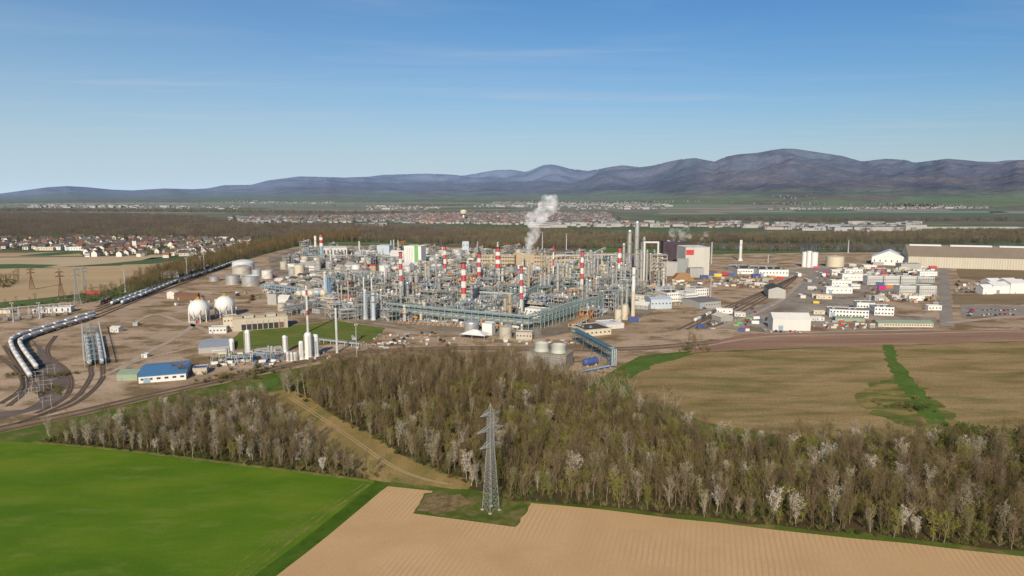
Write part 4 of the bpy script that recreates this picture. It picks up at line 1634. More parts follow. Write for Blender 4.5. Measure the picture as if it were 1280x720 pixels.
NA, NR = 420, 110
FOOT = [(-400, 9500), (0, 9200), (300, 8600), (640, 7600), (850, 6800), (1000, 6600), (1280, 6000), (1800, 5500)]
RIDGE = [(-400, 21000), (0, 20000), (300, 19000), (640, 20000), (740, 16500), (850, 13500), (985, 12500), (1280, 11800), (1800, 11000)]
vs = []
for i in range(NA):
    px = -330 + (1280 + 660) * i / (NA - 1)
    d = ray(px, 240)
    dn = math.hypot(d[0], d[1])
    ux, uy = d[0] / dn, d[1] / dn
    foot, ridge = interp(FOOT, px), interp(RIDGE, px)
    ds = ray(px, interp(SKY, px))
    tan_s = ds[2] / math.hypot(ds[0], ds[1])
    col = []
    best = -9
    for j in range(NR):
        u = j / (NR - 1)
        r = foot + (ridge + 3500 - foot) * u ** 1.15
        x, y = ux * r, uy * r
        s = max(0, min(1, (r - foot) / (ridge - foot)))
        nz = mnoise.fractal(Vector((x / 2600, y / 2600, 3.1)), 0.9, 2.1, 6)
        rg = 1 - abs(mnoise.fractal(Vector((x / 3400, y / 3400, 9.7)), 0.9, 2.1, 5)) * 1.6
        low = 0.06 * min(1, s / 0.25)
        sm = max(0.0, (s - 0.16) / 0.84)
        sm = sm * sm * (3 - 2 * sm)
        h = low + (0.74 * sm * (0.62 + 0.38 * rg) + 0.30 * nz * sm * (1 - 0.35 * s) + 0.03 * nz * min(1, s * 6))
        if r > ridge:
            h *= 1 - 0.5 * (r - ridge) / 3500
        h = max(h, 0.0)
        col.append((x, y, h, r))
    hm = max(1e-6, max(0.0001, max(h / r for x, y, h, r in col)))
    # scale: find k so that max((k*h - CH)/r) = tan_s
    lo, hi = 0.0, 6000.0
    for _ in range(40):
        k = (lo + hi) / 2
        if max((k * h - CH) / r for x, y, h, r in col) < tan_s:
            lo = k
        else:
            hi = k
    vs.append([(x, y, k * h + (-6 if j == 0 else 0.5)) for j, (x, y, h, r) in enumerate(col)])
# soften the azimuthal scaling for everything below the ridge
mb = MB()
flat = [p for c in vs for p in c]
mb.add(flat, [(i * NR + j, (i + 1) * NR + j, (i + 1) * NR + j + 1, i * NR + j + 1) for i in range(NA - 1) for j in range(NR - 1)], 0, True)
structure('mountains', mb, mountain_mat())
MTN = vs


def mtn_height(px, j):
    i = int((px + 330) / 1940 * (NA - 1))
    return MTN[max(0, min(NA - 1, i))][j]


# ------------------------------------------------------------------ near ground sheets
sheet('plant_yard', rough(pg((-260, 560), (0, 533), (150, 508), (340, 466), (440, 448), (560, 448), (700, 470), (735, 482), (775, 458), (800, 445), (880, 437), (1100, 430), (1500, 420), (1500, 318), (1280, 314),
                          (1000, 316), (880, 318), (760, 316), (560, 309), (440, 307), (380, 306), (330, 318), (250, 345), (130, 377), (90, 376), (0, 388), (-260, 405)), 30, 1.5, 1), 0.05, MATS['yard'])
sheet('process_area', pg((470, 404), (665, 425), (735, 412), (800, 398), (880, 350), (880, 322), (760, 318), (560, 311), (440, 309), (380, 309), (335, 322), (352, 392)), 0.11, MATS['plantfloor'])
sheet('grass_verge', rough(pg((-400, 590), (-200, 566), (0, 530), (150, 504), (345, 458), (450, 438), (560, 442), (700, 450), (790, 446), (880, 439), (1100, 433), (1600, 424), (2200, 560), (2200, 760), (1400, 850), (600, 850), (0, 850), (-600, 850)), 25, 1, 5), 0.04, MATS['verge'])
CROP = pg((-700, 640), (-200, 574), (0, 551), (40, 554), (150, 564), (300, 583), (466, 601), (470, 604), (322, 724), (215, 830), (-700, 830))
sheet('green_crop_field', rough(CROP, 18, 0.5, 2), 0.09, MATS['green_crop'])
for a, b, c, d, w_ in ((462, 606, 300, 728, 1.3), (455, 605, 286, 728, 0.7), (447, 604, 262, 732, 0.5)):
    ribbon('wheel_track', ((a, b), ((a + c) / 2 + 3, (b + d) / 2 - 6), (c, d)), w_, 0.16, MATS['worn_crop'])
ribbon('field_margin', ((478, 604), (400, 668), (322, 728), (250, 790)), 6.5, 0.13, MATS['dark_verge'])
ribbon('field_margin', ((40, 553), (150, 563), (300, 581), (420, 596), (468, 602)), 2.5, 0.14, MATS['worn_crop'])
sheet('ploughed_field', rough(pg((485, 608), (541, 614), (516, 642), (644, 659), (663, 629), (700, 632), (800, 643), (1000, 666), (1280, 696), (1700, 745), (1700, 860), (230, 860), (329, 722)), 14, 0.35, 3), 0.09, MATS['soil'])
MAIN = pg((362, 494), (402, 512), (452, 540), (512, 575), (572, 602), (640, 626), (700, 630), (800, 638), (900, 649), (1000, 661), (1150, 676), (1280, 689), (1480, 706), (1560, 600), (1420, 556), (1280, 557), (1150, 556),
          (1050, 553), (960, 557), (880, 556), (850, 536), (800, 514), (740, 502), (700, 482), (670, 474), (640, 464), (560, 461), (450, 466), (415, 474), (385, 484))
LEFT = pg((44, 552), (150, 562), (300, 580), (420, 595), (468, 600), (452, 591), (420, 573), (390, 551), (360, 527), (334, 505), (300, 497), (200, 521), (110, 542))
sheet('woodland_floor', rough(MAIN, 8, 1.2, 6), 0.13, MATS['litter'])
sheet('woodland_floor', rough(LEFT, 8, 1.0, 7), 0.13, MATS['litter'])
sheet('clearing', rough(pg((325, 494), (352, 488), (378, 493), (402, 509), (452, 538), (512, 573), (590, 606), (585, 612), (480, 603), (450, 594), (420, 578), (390, 556), (350, 530), (325, 510)), 6, 0.8, 8), 0.17, MATS['clearing'])
for o_ in (0, 5):
    ribbon('dirt_track', ((360 + o_, 497), (398 + o_, 522), (438 + o_, 549), (486 + o_, 582), (524 + o_, 598), (560 + o_, 606)), 0.55, 0.21, MATS['tanfield'])
sheet('green_patch', rough(pg((305, 483), (325, 476), (346, 472), (349, 478), (340, 486), (312, 488)), 6, 0.8, 9), 0.17, MATS['greenstrip'])
sheet('meadow', rough(pg((782, 470), (800, 449), (880, 441), (1100, 432), (1280, 427), (1700, 419), (1700, 570), (1280, 556), (1050, 553), (960, 542), (880, 528), (850, 514), (800, 500)), 14, 1.0, 10), 0.12, MATS['meadow'])
sheet('green_patch', rough(pg((774, 466), (800, 448), (868, 442), (812, 458), (790, 474)), 7, 1.2, 11), 0.17, MATS['greenstrip'])
sheet('patchy_grass', rough(pg((1100, 476), (1118, 468), (1150, 482), (1180, 512), (1205, 545), (1120, 530), (1075, 506), (1070, 492)), 5, 2.2, 12), 0.17, MATS['patchy'])
sheet('green_patch', rough(pg((1104, 431), (1117, 431), (1122, 450), (1136, 470), (1166, 505), (1185, 530), (1160, 530), (1142, 505), (1120, 478), (1108, 452)), 5, 1.0, 12), 0.21, MATS['greenstrip'])
sheet('pylon_plot', rough(pg((530, 617), (560, 614), (664, 630), (646, 658), (517, 641)), 3, 0.45, 13), 0.15, MATS['plotgrass'])
sheet('scrub_patch', rough(pg((532, 619), (575, 618), (592, 630), (560, 640), (522, 639)), 2.5, 0.6, 14), 0.19, MATS['scrubgrass'])
sheet('lawn', rough(pg((262, 432), (300, 436), (330, 437), (470, 425), (482, 410), (420, 401), (380, 405), (300, 415), (290, 424)), 10, 0.6, 14), 0.14, MATS['lawn'])
# strip of bare reddish ground along the right edge of the works
sheet('bare_strip', rough(pg((860, 442), (885, 428), (930, 418), (1100, 414), (1280, 412), (1600, 407), (1600, 421), (1280, 427), (1100, 432), (920, 438)), 12, 0.8, 15), 0.15, MATS['reddirt'])
ribbon('gravel_track', ((885, 432), (960, 421), (1100, 418), (1280, 414), (1500, 411)), 3.0, 0.22, MATS['dirtroad'])
# roads and dirt tracks in the yard
ribbon('road', ((1180, 330), (1181, 360), (1182, 385), (1184, 408)), 11, 0.19, MATS['asphalt'])
ribbon('road', ((1184, 404), (1230, 399), (1280, 396), (1400, 392)), 8, 0.23, MATS['dirtroad'])
ribbon('road', ((895, 402), (940, 392), (985, 372), (1015, 350), (1030, 336)), 17, 0.19, MATS['asphalt'])
ribbon('road', ((888, 412), (930, 398), (975, 376), (1000, 354)), 5, 0.23, MATS['dirtroad'])
sheet('works_paving', rough(pg((895, 410), (960, 416), (1170, 411), (1176, 334), (1040, 330), (985, 338), (975, 365), (930, 390)), 12, 1.0, 31), 0.12, MATS['paving'])
sheet('rail_yard', rough(pg((840, 416), (878, 396), (915, 378), (955, 364), (978, 350), (1000, 340), (1010, 344), (985, 372), (940, 392), (890, 412)), 10, 1.0, 32), 0.14, MATS['yard'])
sheet('scrub_ground', rough(pg((1195, 336), (1400, 338), (1400, 350), (1240, 352), (1200, 348)), 14, 1.0, 33), 0.14, MATS['scrubland'])
sheet('scrub_ground', rough(pg((1190, 368), (1400, 366), (1400, 379), (1192, 381)), 14, 1.0, 34), 0.14, MATS['scrubland'])
sheet('car_park', pg((1202, 397), (1290, 394), (1290, 383), (1200, 381)), 0.19, MATS['asphalt'])
sheet('works_apron', pg((1100, 393), (1172, 397), (1168, 368), (1095, 370)), 0.19, MATS['yard'])
ribbon('dirt_track', ((150, 462), (180, 443), (215, 425), (240, 408), (245, 398)), 5, 0.19, MATS['dirtroad'])
ribbon('dirt_track', ((170, 402), (195, 393), (225, 402), (255, 412), (285, 432)), 5, 0.19, MATS['dirtroad'])
ribbon('dirt_track', ((130, 470), (170, 452), (230, 437), (262, 430)), 4, 0.21, MATS['dirtroad'])
ribbon('road', ((284, 436), (300, 446), (380, 442), (470, 430)), 6, 0.19, MATS['dirtroad'])
ribbon('road', ((262, 414), (300, 413), (360, 405), (420, 399), (480, 408), (640, 428)), 7, 0.19, MATS['plantfloor'])
sheet('cinder_yard', rough(pg((0, 525), (70, 508), (90, 470), (60, 440), (40, 425), (50, 500), (30, 512), (-20, 516)), 8, 1.5, 21), 0.14, MATS['cinder'])

# fields to the left, beyond the railway
sheet('tan_field', pg((-150, 340), (150, 332), (190, 322), (232, 320), (175, 345), (140, 362), (60, 372), (0, 378), (-150, 385)), 0.09, MATS['tanfield'])
sheet('pale_field', pg((-150, 325), (0, 322), (110, 321), (235, 317), (180, 326), (60, 335), (-150, 337)), 0.09, MATS['palefield'])
sheet('tan_field', pg((-150, 317), (30, 316), (96, 314), (104, 320), (0, 321), (-150, 323)), 0.09, MATS['tanfield'])
sheet('crop_field', pg((110, 332), (180, 325), (234, 318), (232, 324), (190, 330)), 0.12, MATS['farcrop'])
sheet('crop_field', pg((-150, 333), (20, 330), (75, 331), (50, 335), (-150, 337)), 0.12, MATS['farcrop'])
sheet('crop_field', pg((20, 320), (60, 316), (105, 313), (108, 316), (60, 320)), 0.12, MATS['farcrop'])
# far green fields behind the river woods on the right
sheet('crop_field', pg((725, 287), (860, 285), (880, 291), (850, 296), (740, 294)), 0.09, MATS['farcrop'])
sheet('crop_field', pg((780, 270), (960, 267), (1290, 266), (1290, 273), (900, 273)), 0.09, MATS['farcrop'])
for a, b, c, d, m_ in ((870, 985, 263.5, 265.5, 'fartan'), (990, 1060, 262.5, 264, 'farcrop'), (1065, 1180, 262, 264, 'fartan'), (1100, 1250, 264.5, 266, 'fartan'), (1185, 1290, 261.5, 263.5, 'farcrop'), (1235, 1290, 264.5, 267, 'fartan'), (820, 900, 266, 268, 'fartan'),
                        (20, 210, 263, 264.5, 'fartan'), (330, 520, 262.5, 264.5, 'fartan'), (200, 330, 260, 261.5, 'farcrop'), (520, 640, 259.5, 261.5, 'farcrop'), (100, 300, 265.5, 266.5, 'fartan')):
    sheet('far_field', pg((a, c), (b, c - .3), (b + 12, d - .3), (a + 8, d)), 0.15, MATS[m_])
sheet('river', pg((760, 306.5), (900, 310.5), (1000, 312), (1290, 313), (1500, 313), (1500, 304), (1290, 305.5), (1000, 306), (880, 305), (780, 304.5)), 0.09, water_mat())
ribbon('river_bank', ((-100, 296), (300, 302), (560, 305.5), (760, 307.5), (900, 311.2), (1000, 313), (1290, 314)), 5, 0.3, MATS['palefield'])

# railway
ribbon('railway_bed', ((-60, 555), (0, 538), (100, 516), (200, 492.5), (340, 461.7), (440, 442), (560, 435.5), (700, 436), (800, 435.5), (900, 427)), 13, 0.13, MATS['railbed'])
for pxs in (((-60, 558), (0, 540), (100, 518), (200, 494), (340, 463), (440, 443), (560, 437), (700, 438), (800, 437), (900, 429)),
            ((-60, 549), (0, 534), (100, 513), (200, 490), (340, 460), (440, 441), (560, 434), (700, 434), (800, 433.5), (900, 425))):
    track(pxs)
track(((20, 530), (60, 515), (95, 497), (113, 472), (113, 459), (107, 415)))
track(((50, 520), (95, 504), (125, 478), (128, 458), (121, 411)))
track(((45, 517), (80, 498), (89, 478), (80, 460), (62, 447), (60, 434), (70, 420)))
track(((0, 505), (25, 488), (28, 474), (15, 458), (-10, 440)))
track(((10, 508), (30, 490), (31, 472), (14, 446), (5, 432)))
track(((55, 500), (38, 474), (15, 436), (22, 424), (60, 411.5), (120, 394), (170, 375), (240, 350), (300, 325)))
track(((62, 490), (46, 463), (26, 434), (32, 426), (60, 416), (120, 397.5), (180, 373), (250, 347), (305, 327)))
for k in range(3):
    track(((120, 390 - 3 * k), (150, 378 - 3 * k), (200, 360 - 4 * k), (260, 340 - 4 * k), (310, 321 - 3 * k)))
for k in range(5):
    track(((846 + 12 * k, 413 - k), (877 + 12 * k, 398 - 1.6 * k), (914 + 11 * k, 381 - 2 * k), (952 + 8 * k, 365 - 2 * k), (988 + 3.4 * k, 348 - 1.6 * k)))

# ------------------------------------------------------------------ woods
rng = random.Random(3)
NEAR = []           # candidates for single trees: (distance, x, y, kind, variant, scale, rot)


def choose(px, py, wood, u, ed):
    """kind of tree: blossom at the sunny edge, bare brown trees behind"""
    r = rng.random()
    if wood == 'left':
        w = (0.40, 0.18, 0.04, 0.04, 0.24, 0.04, .06)
    elif py < 500:
        w = (0.50, 0.08, 0.05, 0.0, 0.005, 0.015, 0.35) if px < 720 or px > 860 else (0.40, 0.06, 0.05, 0.0, 0.02, 0.01, .26)
    elif py < 545:
        w = (0.43, 0.30, 0.06, 0.012, 0.03, 0.07, .1)
    elif ed < 9:
        w = (0.26, 0.28, 0.09, 0.065, 0.15, 0.115, .04)
    else:
        w = (0.33, 0.37, 0.06, 0.03, 0.07, 0.11, .03)
    for k, q in zip(('bare', 'olive', 'pink', 'white', 'catkin', 'yellow', 'slim'), w):
        if r < q:
            return k
        r -= q
    return 'pale' if px > 720 and px < 900 else 'bare'


def plant_wood(P, wood, step, seed):
    for x, y in fill(P, step, seed):
        px, py = PX(x, y)
        if px < -160 or px > 1600:
            continue
        ed = edge_dist(x, y, P)
        k = choose(px, py, wood, 0, ed)
        s = rng.uniform(0.5, 0.78) if rng.random() < .62 else rng.uniform(0.78, 1.05)
        if wood == 'main' and py < 510:
            s = rng.uniform(.72, 1.08)
        if wood == 'left':
            s *= 0.84
        if px > 900 and py < 580:
            s *= 0.88
        if wood == 'main' and py < 510 and px < 860:
            s *= 1.05
        NEAR.append((math.hypot(x, y), x, y, k, rng.randrange(len(KINDS[k][1])), s, rng.uniform(0, 6.28)))


plant_wood(MAIN, 'main', 4.1, 1)
plant_wood(LEFT, 'left', 3.6, 2)
# undergrowth
for P, st, seed in ((MAIN, 6.5, 5), (LEFT, 6.0, 6)):
    for x, y in fill(P, st, seed):
        px, py = PX(x, y)
        if -100 < px < 1400:
            ed = edge_dist(x, y, P)
            k = rng.choice(['scrub', 'scrub', 'darkbush', 'bush', 'scrub']) if py > 520 else rng.choice(['scrub', 'scrub', 'scrub', 'darkbush'])
            NEAR.append((1e6 + math.hypot(x, y), x, y, k, rng.randrange(len(KINDS[k][1])), rng.uniform(0.4, 0.95), rng.uniform(0, 6.28)))
for P, st in ((MAIN[1:13], 2.2), (LEFT[0:8], 2.2)):
    for (ax, ay), (bx, by) in zip(P[:-1], P[1:]):
        n = int(math.hypot(bx - ax, by - ay) / st)
        for q in range(n):
            u = (q + rng.random()) / n
            k = rng.choice(['scrub', 'scrub', 'scrub', 'darkbush', 'bush', 'darkbush'])
            NEAR.append((1e6, ax + (bx - ax) * u + rng.gauss(0, .8), ay + (by - ay) * u + rng.uniform(-.5, 3), k, rng.randrange(len(KINDS[k][1])), rng.uniform(0.3, 0.8), rng.uniform(0, 6.28)))
# green bushes at the right end and hedgerow shrubs in the meadow
BUSHY = pg((1140, 562), (1190, 552), (1300, 548), (1420, 560), (1420, 590), (1300, 590), (1210, 575))
for px, py in ((722, 502), (735, 507), (748, 503), (760, 510), (776, 509), (790, 515), (830, 524), (845, 530), (700, 494)):
    x, y = G(px, py)
    NEAR.append((math.hypot(x, y), x, y, 'pale', rng.randrange(2), rng.uniform(.9, 1.08), rng.uniform(0, 6.28)))
for x, y in fill(BUSHY, 6, 8):
    k = rng.choice(['bush', 'olive', 'bush', 'darkbush', 'bush'])
    NEAR.append((math.hypot(x, y), x, y, k, rng.randrange(len(KINDS[k][1])), rng.uniform(0.7, .95) if k == 'olive' else rng.uniform(1.6, 2.7), rng.uniform(0, 6.28)))
for (px, py, k, n, sp) in ((700, 472, 'scrub', 14, 14), (770, 470, 'scrub', 10, 10), (860, 438, 'scrub', 12, 9), (872, 436, 'bare', 5, 8), (862, 437, 'pink', 3, 8), (885, 438, 'scrub', 8, 8), (620, 449, 'olive', 6, 16), (560, 446, 'scrub', 22, 40), (500, 446, 'scrub', 16, 30),
                           (400, 453, 'scrub', 16, 24), (300, 470, 'scrub', 26, 26), (330, 463, 'darkbush', 14, 22), (270, 475, 'scrub', 12, 18), (225, 472, 'pink', 4, 7), (365, 489, 'catkin', 5, 6), (358, 492, 'catkin', 3, 4), (1125, 505, 'scrub', 14, 22), (1140, 512, 'bush', 8, 16), (1200, 540, 'bush', 14, 18),
                           (20, 470, 'scrub', 5, 9), (75, 470, 'scrub', 18, 12), (66, 490, 'scrub', 12, 10)):
    cx, cy = G(px, py)
    for _ in range(n):
        x, y = cx + rng.gauss(0, sp * .5), cy + rng.gauss(0, sp * .35)
        NEAR.append((math.hypot(x, y), x, y, k, rng.randrange(len(KINDS[k][1])), rng.uniform(0.45, 1.0) if k in ('scrub', 'bush', 'darkbush') else rng.uniform(0.6, .9), rng.uniform(0, 6.28)))

DESC = {
    'bare': 'bare brown tree with fine upright twigs', 'olive': 'slim tree with olive buds just opening', 'pink': 'bare tree with a reddish tinge to its twigs',
    'white': 'tree covered in white spring blossom', 'catkin': 'pale grey tree hung with catkins', 'yellow': 'yellow green tree in young leaf', 'pale': 'big bare tree with pale bark',
    'slim': 'slim bare tree with a pale trunk and narrow crown', 'bush': 'low bright green bush', 'darkbush': 'low dark green shrub', 'scrub': 'low brown shrub'}
SINGLES = {'slim': 40, 'bare': 230, 'olive': 130, 'pink': 60, 'white': 75, 'catkin': 90, 'yellow': 60, 'pale': 14}
NEAR.sort()
cnt = {}
rest = []
for d, x, y, k, v, s, rz in NEAR:
    px, py = PX(x, y)
    onscreen = -10 < px < 1290 and py < 722
    if onscreen and cnt.get(k, 0) < SINGLES.get(k, 0):
        cnt[k] = cnt.get(k, 0) + 1
        if inside(x, y, LEFT):
            pl = 'in the small wood beside the green field'
        elif px > 1000:
            pl = 'in the woodland edge at the right, above the ploughed field'
        elif px > 640:
            pl = 'in the woodland behind the ploughed field'
        else:
            pl = 'in the woodland along the clearing near the lattice pylon'
        l = ' '.join((DESC[k] + ' ' + pl).split()[:16])
        t = thing(KINDS[k][0], l, 'tree', (x, y, 0.1), rz, k + ' trees ' + pl)
        t.scale = (s, s, s)
        tm, cm, _ = KINDS[k][1][v]
        link('trunk', tm, t)
        link('crown', cm, t)
    else:
        rest.append((x, y, k, v, s, rz))


def kinds_points(kinds, rows):
    ml, base = [], {}
    for k in kinds:
        base[k] = len(ml)
        ml += [J for _, _, J in KINDS[k][1]]
    return [(x, y, s, rz, base[k] + v) for x, y, k, v, s, rz in rows if k in base], ml


pts, ml = kinds_points(['bare', 'olive', 'pink', 'white', 'catkin', 'yellow', 'pale', 'slim'], rest)
scatter('woodland', pts, ml)
pts, ml = kinds_points(['scrub', 'darkbush', 'bush'], rest)
scatter('undergrowth', pts, ml)
# grass tufts along the field edges are part of the verge material

# tree belt along the sidings, left
rows = []
for P, st, seed, ks, sc_ in ((pg((160, 372), (200, 358), (260, 338), (330, 318), (380, 306), (450, 302), (450, 296), (380, 298), (300, 313), (240, 330), (190, 345), (155, 362)), 7, 11, ['bare'] * 5 + ['olive'], (0.85, 1.2)),
                             (pg((90, 383), (150, 372), (165, 362), (150, 360), (100, 370)), 7, 12, ['bare', 'olive', 'scrub', 'darkbush', 'scrub'], (0.5, .85)),
                             (pg((-120, 372), (10, 360), (28, 352), (25, 348), (-10, 352), (-120, 360)), 7, 13, ['bare', 'olive', 'scrub', 'darkbush'], (0.7, 1.0)),
                             (pg((0, 389), (60, 384), (92, 378), (92, 375), (0, 384)), 6, 14, ['scrub', 'darkbush', 'scrub', 'bare'], (0.5, 0.8))):
    for x, y in fill(P, st, seed):
        k = rng.choice(ks)
        rows.append((x, y, k, rng.randrange(len(KINDS[k][1])), rng.uniform(*sc_), rng.uniform(0, 6.28)))
pts, ml = kinds_points(['bare', 'olive', 'scrub', 'darkbush'], rows)
scatter('tree_belt', pts, ml)

# far woods in the river plain
def wood(name, P, step, seed, kinds, sc_=(0.8, 1.15)):
    ml, pool = [], []
    for k in sorted(set(kinds)):
        base = len(ml)
        ml += CL[k]
        pool += [(base + q) for q in range(len(CL[k]))] * kinds.count(k)
    pts = [(x, y, rng.uniform(*sc_), rng.uniform(0, 6.28), rng.choice(pool)) for x, y in fill(P, step, seed)]
    scatter(name, pts, ml)


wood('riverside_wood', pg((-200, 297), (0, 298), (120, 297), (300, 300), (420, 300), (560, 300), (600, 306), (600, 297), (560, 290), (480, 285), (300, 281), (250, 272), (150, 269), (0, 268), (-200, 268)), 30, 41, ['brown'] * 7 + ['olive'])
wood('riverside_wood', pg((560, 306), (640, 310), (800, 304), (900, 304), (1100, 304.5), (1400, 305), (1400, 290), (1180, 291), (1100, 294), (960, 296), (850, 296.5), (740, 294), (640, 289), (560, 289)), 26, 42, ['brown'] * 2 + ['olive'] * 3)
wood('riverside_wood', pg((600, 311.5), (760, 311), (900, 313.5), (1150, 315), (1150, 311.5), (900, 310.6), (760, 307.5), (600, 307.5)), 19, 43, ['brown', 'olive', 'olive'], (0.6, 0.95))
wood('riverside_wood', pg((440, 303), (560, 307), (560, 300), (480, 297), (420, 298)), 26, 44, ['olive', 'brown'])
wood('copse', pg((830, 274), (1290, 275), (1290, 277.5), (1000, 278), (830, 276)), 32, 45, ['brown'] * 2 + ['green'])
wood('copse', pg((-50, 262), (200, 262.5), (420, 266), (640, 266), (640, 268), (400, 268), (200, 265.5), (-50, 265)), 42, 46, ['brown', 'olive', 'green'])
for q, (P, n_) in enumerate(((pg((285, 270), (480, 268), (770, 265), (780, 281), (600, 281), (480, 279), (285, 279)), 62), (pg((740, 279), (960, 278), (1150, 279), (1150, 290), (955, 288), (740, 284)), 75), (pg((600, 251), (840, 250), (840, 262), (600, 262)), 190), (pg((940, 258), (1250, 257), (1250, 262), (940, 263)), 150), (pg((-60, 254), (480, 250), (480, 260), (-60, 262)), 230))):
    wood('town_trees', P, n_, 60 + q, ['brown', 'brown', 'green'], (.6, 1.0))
wood('copse', pg((500, 256), (640, 256), (640, 257.5), (500, 258)), 60, 47, ['brown', 'green'])
# ------------------------------------------------------------------ landmarks the labels refer to
for ph, a, b in (('the white gas spheres', 266, 398), ('the concrete pump hall', 318, 405), ('the green lawn', 390, 420), ('the cream footed chimney', 580, 393),
                 ('the leftmost banded chimney', 502, 380), ('the front banded chimney', 651, 400), ('the flared banded chimney', 727, 377), ('the cream corner stack', 791, 394),
                 ('the cooling tower', 688, 455), ('the teal pipe bridge', 740, 440), ('the tan office blocks', 660, 334), ('the tall silver columns', 795, 345), ('the purple building', 842, 342), ('the white boiler house', 872, 345),
                 ('the striped silo building', 517, 330), ('the white domed tank', 304, 342), ('the silver tanks', 310, 356), ('the tall windowed hall', 420, 322), ('the twin grey columns', 518, 362),
                 ('the blue based chimney', 402, 328), ('the long white roof', 595, 384), ('the white peaked tent', 590, 423), ('the dark flat hall', 745, 418), ('the white office complex', 858, 378),
                 ('the white gabled barn', 1112, 330), ('the brown roofed warehouse', 1215, 335), ('the white silos', 1011, 334), ('the white fabric hall', 990, 413), ('the grey roofed office', 1078, 400), ('the green roofed shed', 1130, 407),
                 ('the vertical white tanks', 390, 448), ('the pale blue vessels', 462, 398), ('the red roofed sheds', 425, 376), ('the cream drums', 392, 373), ('the front pipe rack', 560, 400), ('the diagonal rack', 720, 392),
                 ('the tall site cabins', 1110, 356), ('the timber pile', 852, 350), ('the dark rail shed', 972, 372), ('the works road', 1182, 370), ('the blue roofed workshop', 200, 475), ('the loading rack', 118, 456)):
    landmark(ph, G(a, b))

OCC = []        # taken ground: (x, y, radius)


def occ(x, y, r):
    OCC.append((x, y, r))


def B(label, x0, x1, yt, yb, d, rz=0.0, **kw):
    x, y = G((x0 + x1) / 2, yb)
    w = (x1 - x0) * MPP(y) / max(0.5, math.cos(rz))
    h = HT(y, yt)
    occ(x, y + d / 2, max(w, d) * 0.5)
    return building(label, x, y, w, d, h, rz, **kw)


def T(label, x0, x1, yt, yb, mat=white, **kw):
    px = (x0 + x1) / 2
    x, y = G(px, yb)
    r = (x1 - x0) / 2 * MPP(y)
    y += r * 0.9
    r = (x1 - x0) / 2 * MPP(y)
    x = (px - 640) / F * (y * CT + CH * ST)
    occ(x, y, r)
    return tank(label, x, y, r, HT(y, yt), mat, **kw)


def C(label, px, yt, yb, w, mat=silver, **kw):
    x, y = G(px, yb)
    occ(x, y, w)
    return column(label, x, y, w / 2 * MPP(y), HT(y, yt), mat, **kw)


def CHIM(label, px, yt, yb, w, bands, **kw):
    x, y = G(px, yb)
    occ(x, y, 4)
    return chimney(label, px, yt, yb, w, bands, **kw)


# ------------------------------------------------------------------ chimneys and masts
CHIM('slim red and white banded chimney, white lower half, near the left of the plant', 502, 315, 381, 4.0, 'r w r w r', frac=0.55)
CHIM('far red and white chimney behind the twin grey columns', 556.5, 307, 347, 4.0, 'r w r w r', base_mat=insul, frac=0.7)
CHIM('widest red and white chimney with a plain cream foot', 580, 328, 395, 6.2, 'r w r w r', base_mat=cream, frac=0.58)
CHIM('red and white chimney between the cream footed one and the tan offices', 599, 316, 358, 4.5, 'r w r w r', base_mat=insul, frac=0.7)
CHIM('broad red and white chimney standing before the left tan office block', 622.5, 309, 353, 6.0, 'r w r w r', base_mat=insul, frac=0.58)
CHIM('front red and white chimney rising beside a white control building', 651.5, 333, 401, 4.0, 'r w r w r', frac=0.6)
CHIM('very thin red topped mast chimney before the right tan office block', 691.5, 307, 349, 1.7, 'r w r w', frac=0.8, plats=0)
CHIM('slender red and white chimney with a flared white foot', 727, 314, 377, 4.0, 'r w r w r', frac=0.55, flare=True)
CHIM('red and white chimney just left of the tall silver columns', 774, 309, 346, 4.6, 'r w r w r', frac=0.9)
CHIM('cream and pink stack at the right corner of the pipe racks', 791, 333, 395, 4.2, 'w w w', base_mat=cream, frac=0.5)
CHIM('red and white chimney standing on a pale blue steel base', 402.5, 292, 327, 4.2, 'r w r w', base_mat=bluesteel, frac=0.45)
CHIM('plain white stack beside the blue based chimney', 395, 294, 322, 2.8, 'w w', frac=0.5)
CHIM('thin red and white flare mast at the back edge of the lawn', 385, 356, 415, 2.6, 'w r w w w r w', frac=0.75, plats=0)
CHIM('plain white mast standing at the right end of the lawn', 421.5, 384, 441, 2.6, 'w w w', frac=0.5, plats=0)
CHIM('white chimney on a stepped base beyond the white boiler house', 925.3, 299, 326, 3.2, 'w w', base_mat=white, frac=0.5, flare=True)
for px, yt, yb, l in ((489, 300, 318, 'left of three thin grey vents behind the silo building'), (492.5, 299, 318, 'middle of three thin grey vents behind the silo building'), (498, 300, 318, 'right of three thin grey vents behind the silo building'),
                      (449.5, 301, 320, 'thin grey vent behind the white tank with the red stair'), (455, 345, 372, 'thin white vent rising over the left pale blue vessel'), (465, 346, 373, 'thin white vent rising over the right pale blue vessel'),
                      (481.5, 333, 366, 'thin brown vent in front of the row of white tanks'), (427.5, 355, 384, 'cream vent pipe over the red roofed sheds'), (436, 350, 385, 'plain grey vent right of the red roofed sheds'),
                      (753, 325, 348, 'plain white stack beside the cream louvred building'), (889, 302, 330, 'thin dark vent at the right edge of the boiler house')):
    CHIM(l, px, yt, yb, 1.8, 'b b', base_mat=white if 'white' in l else insul, plats=0, frac=0.5)

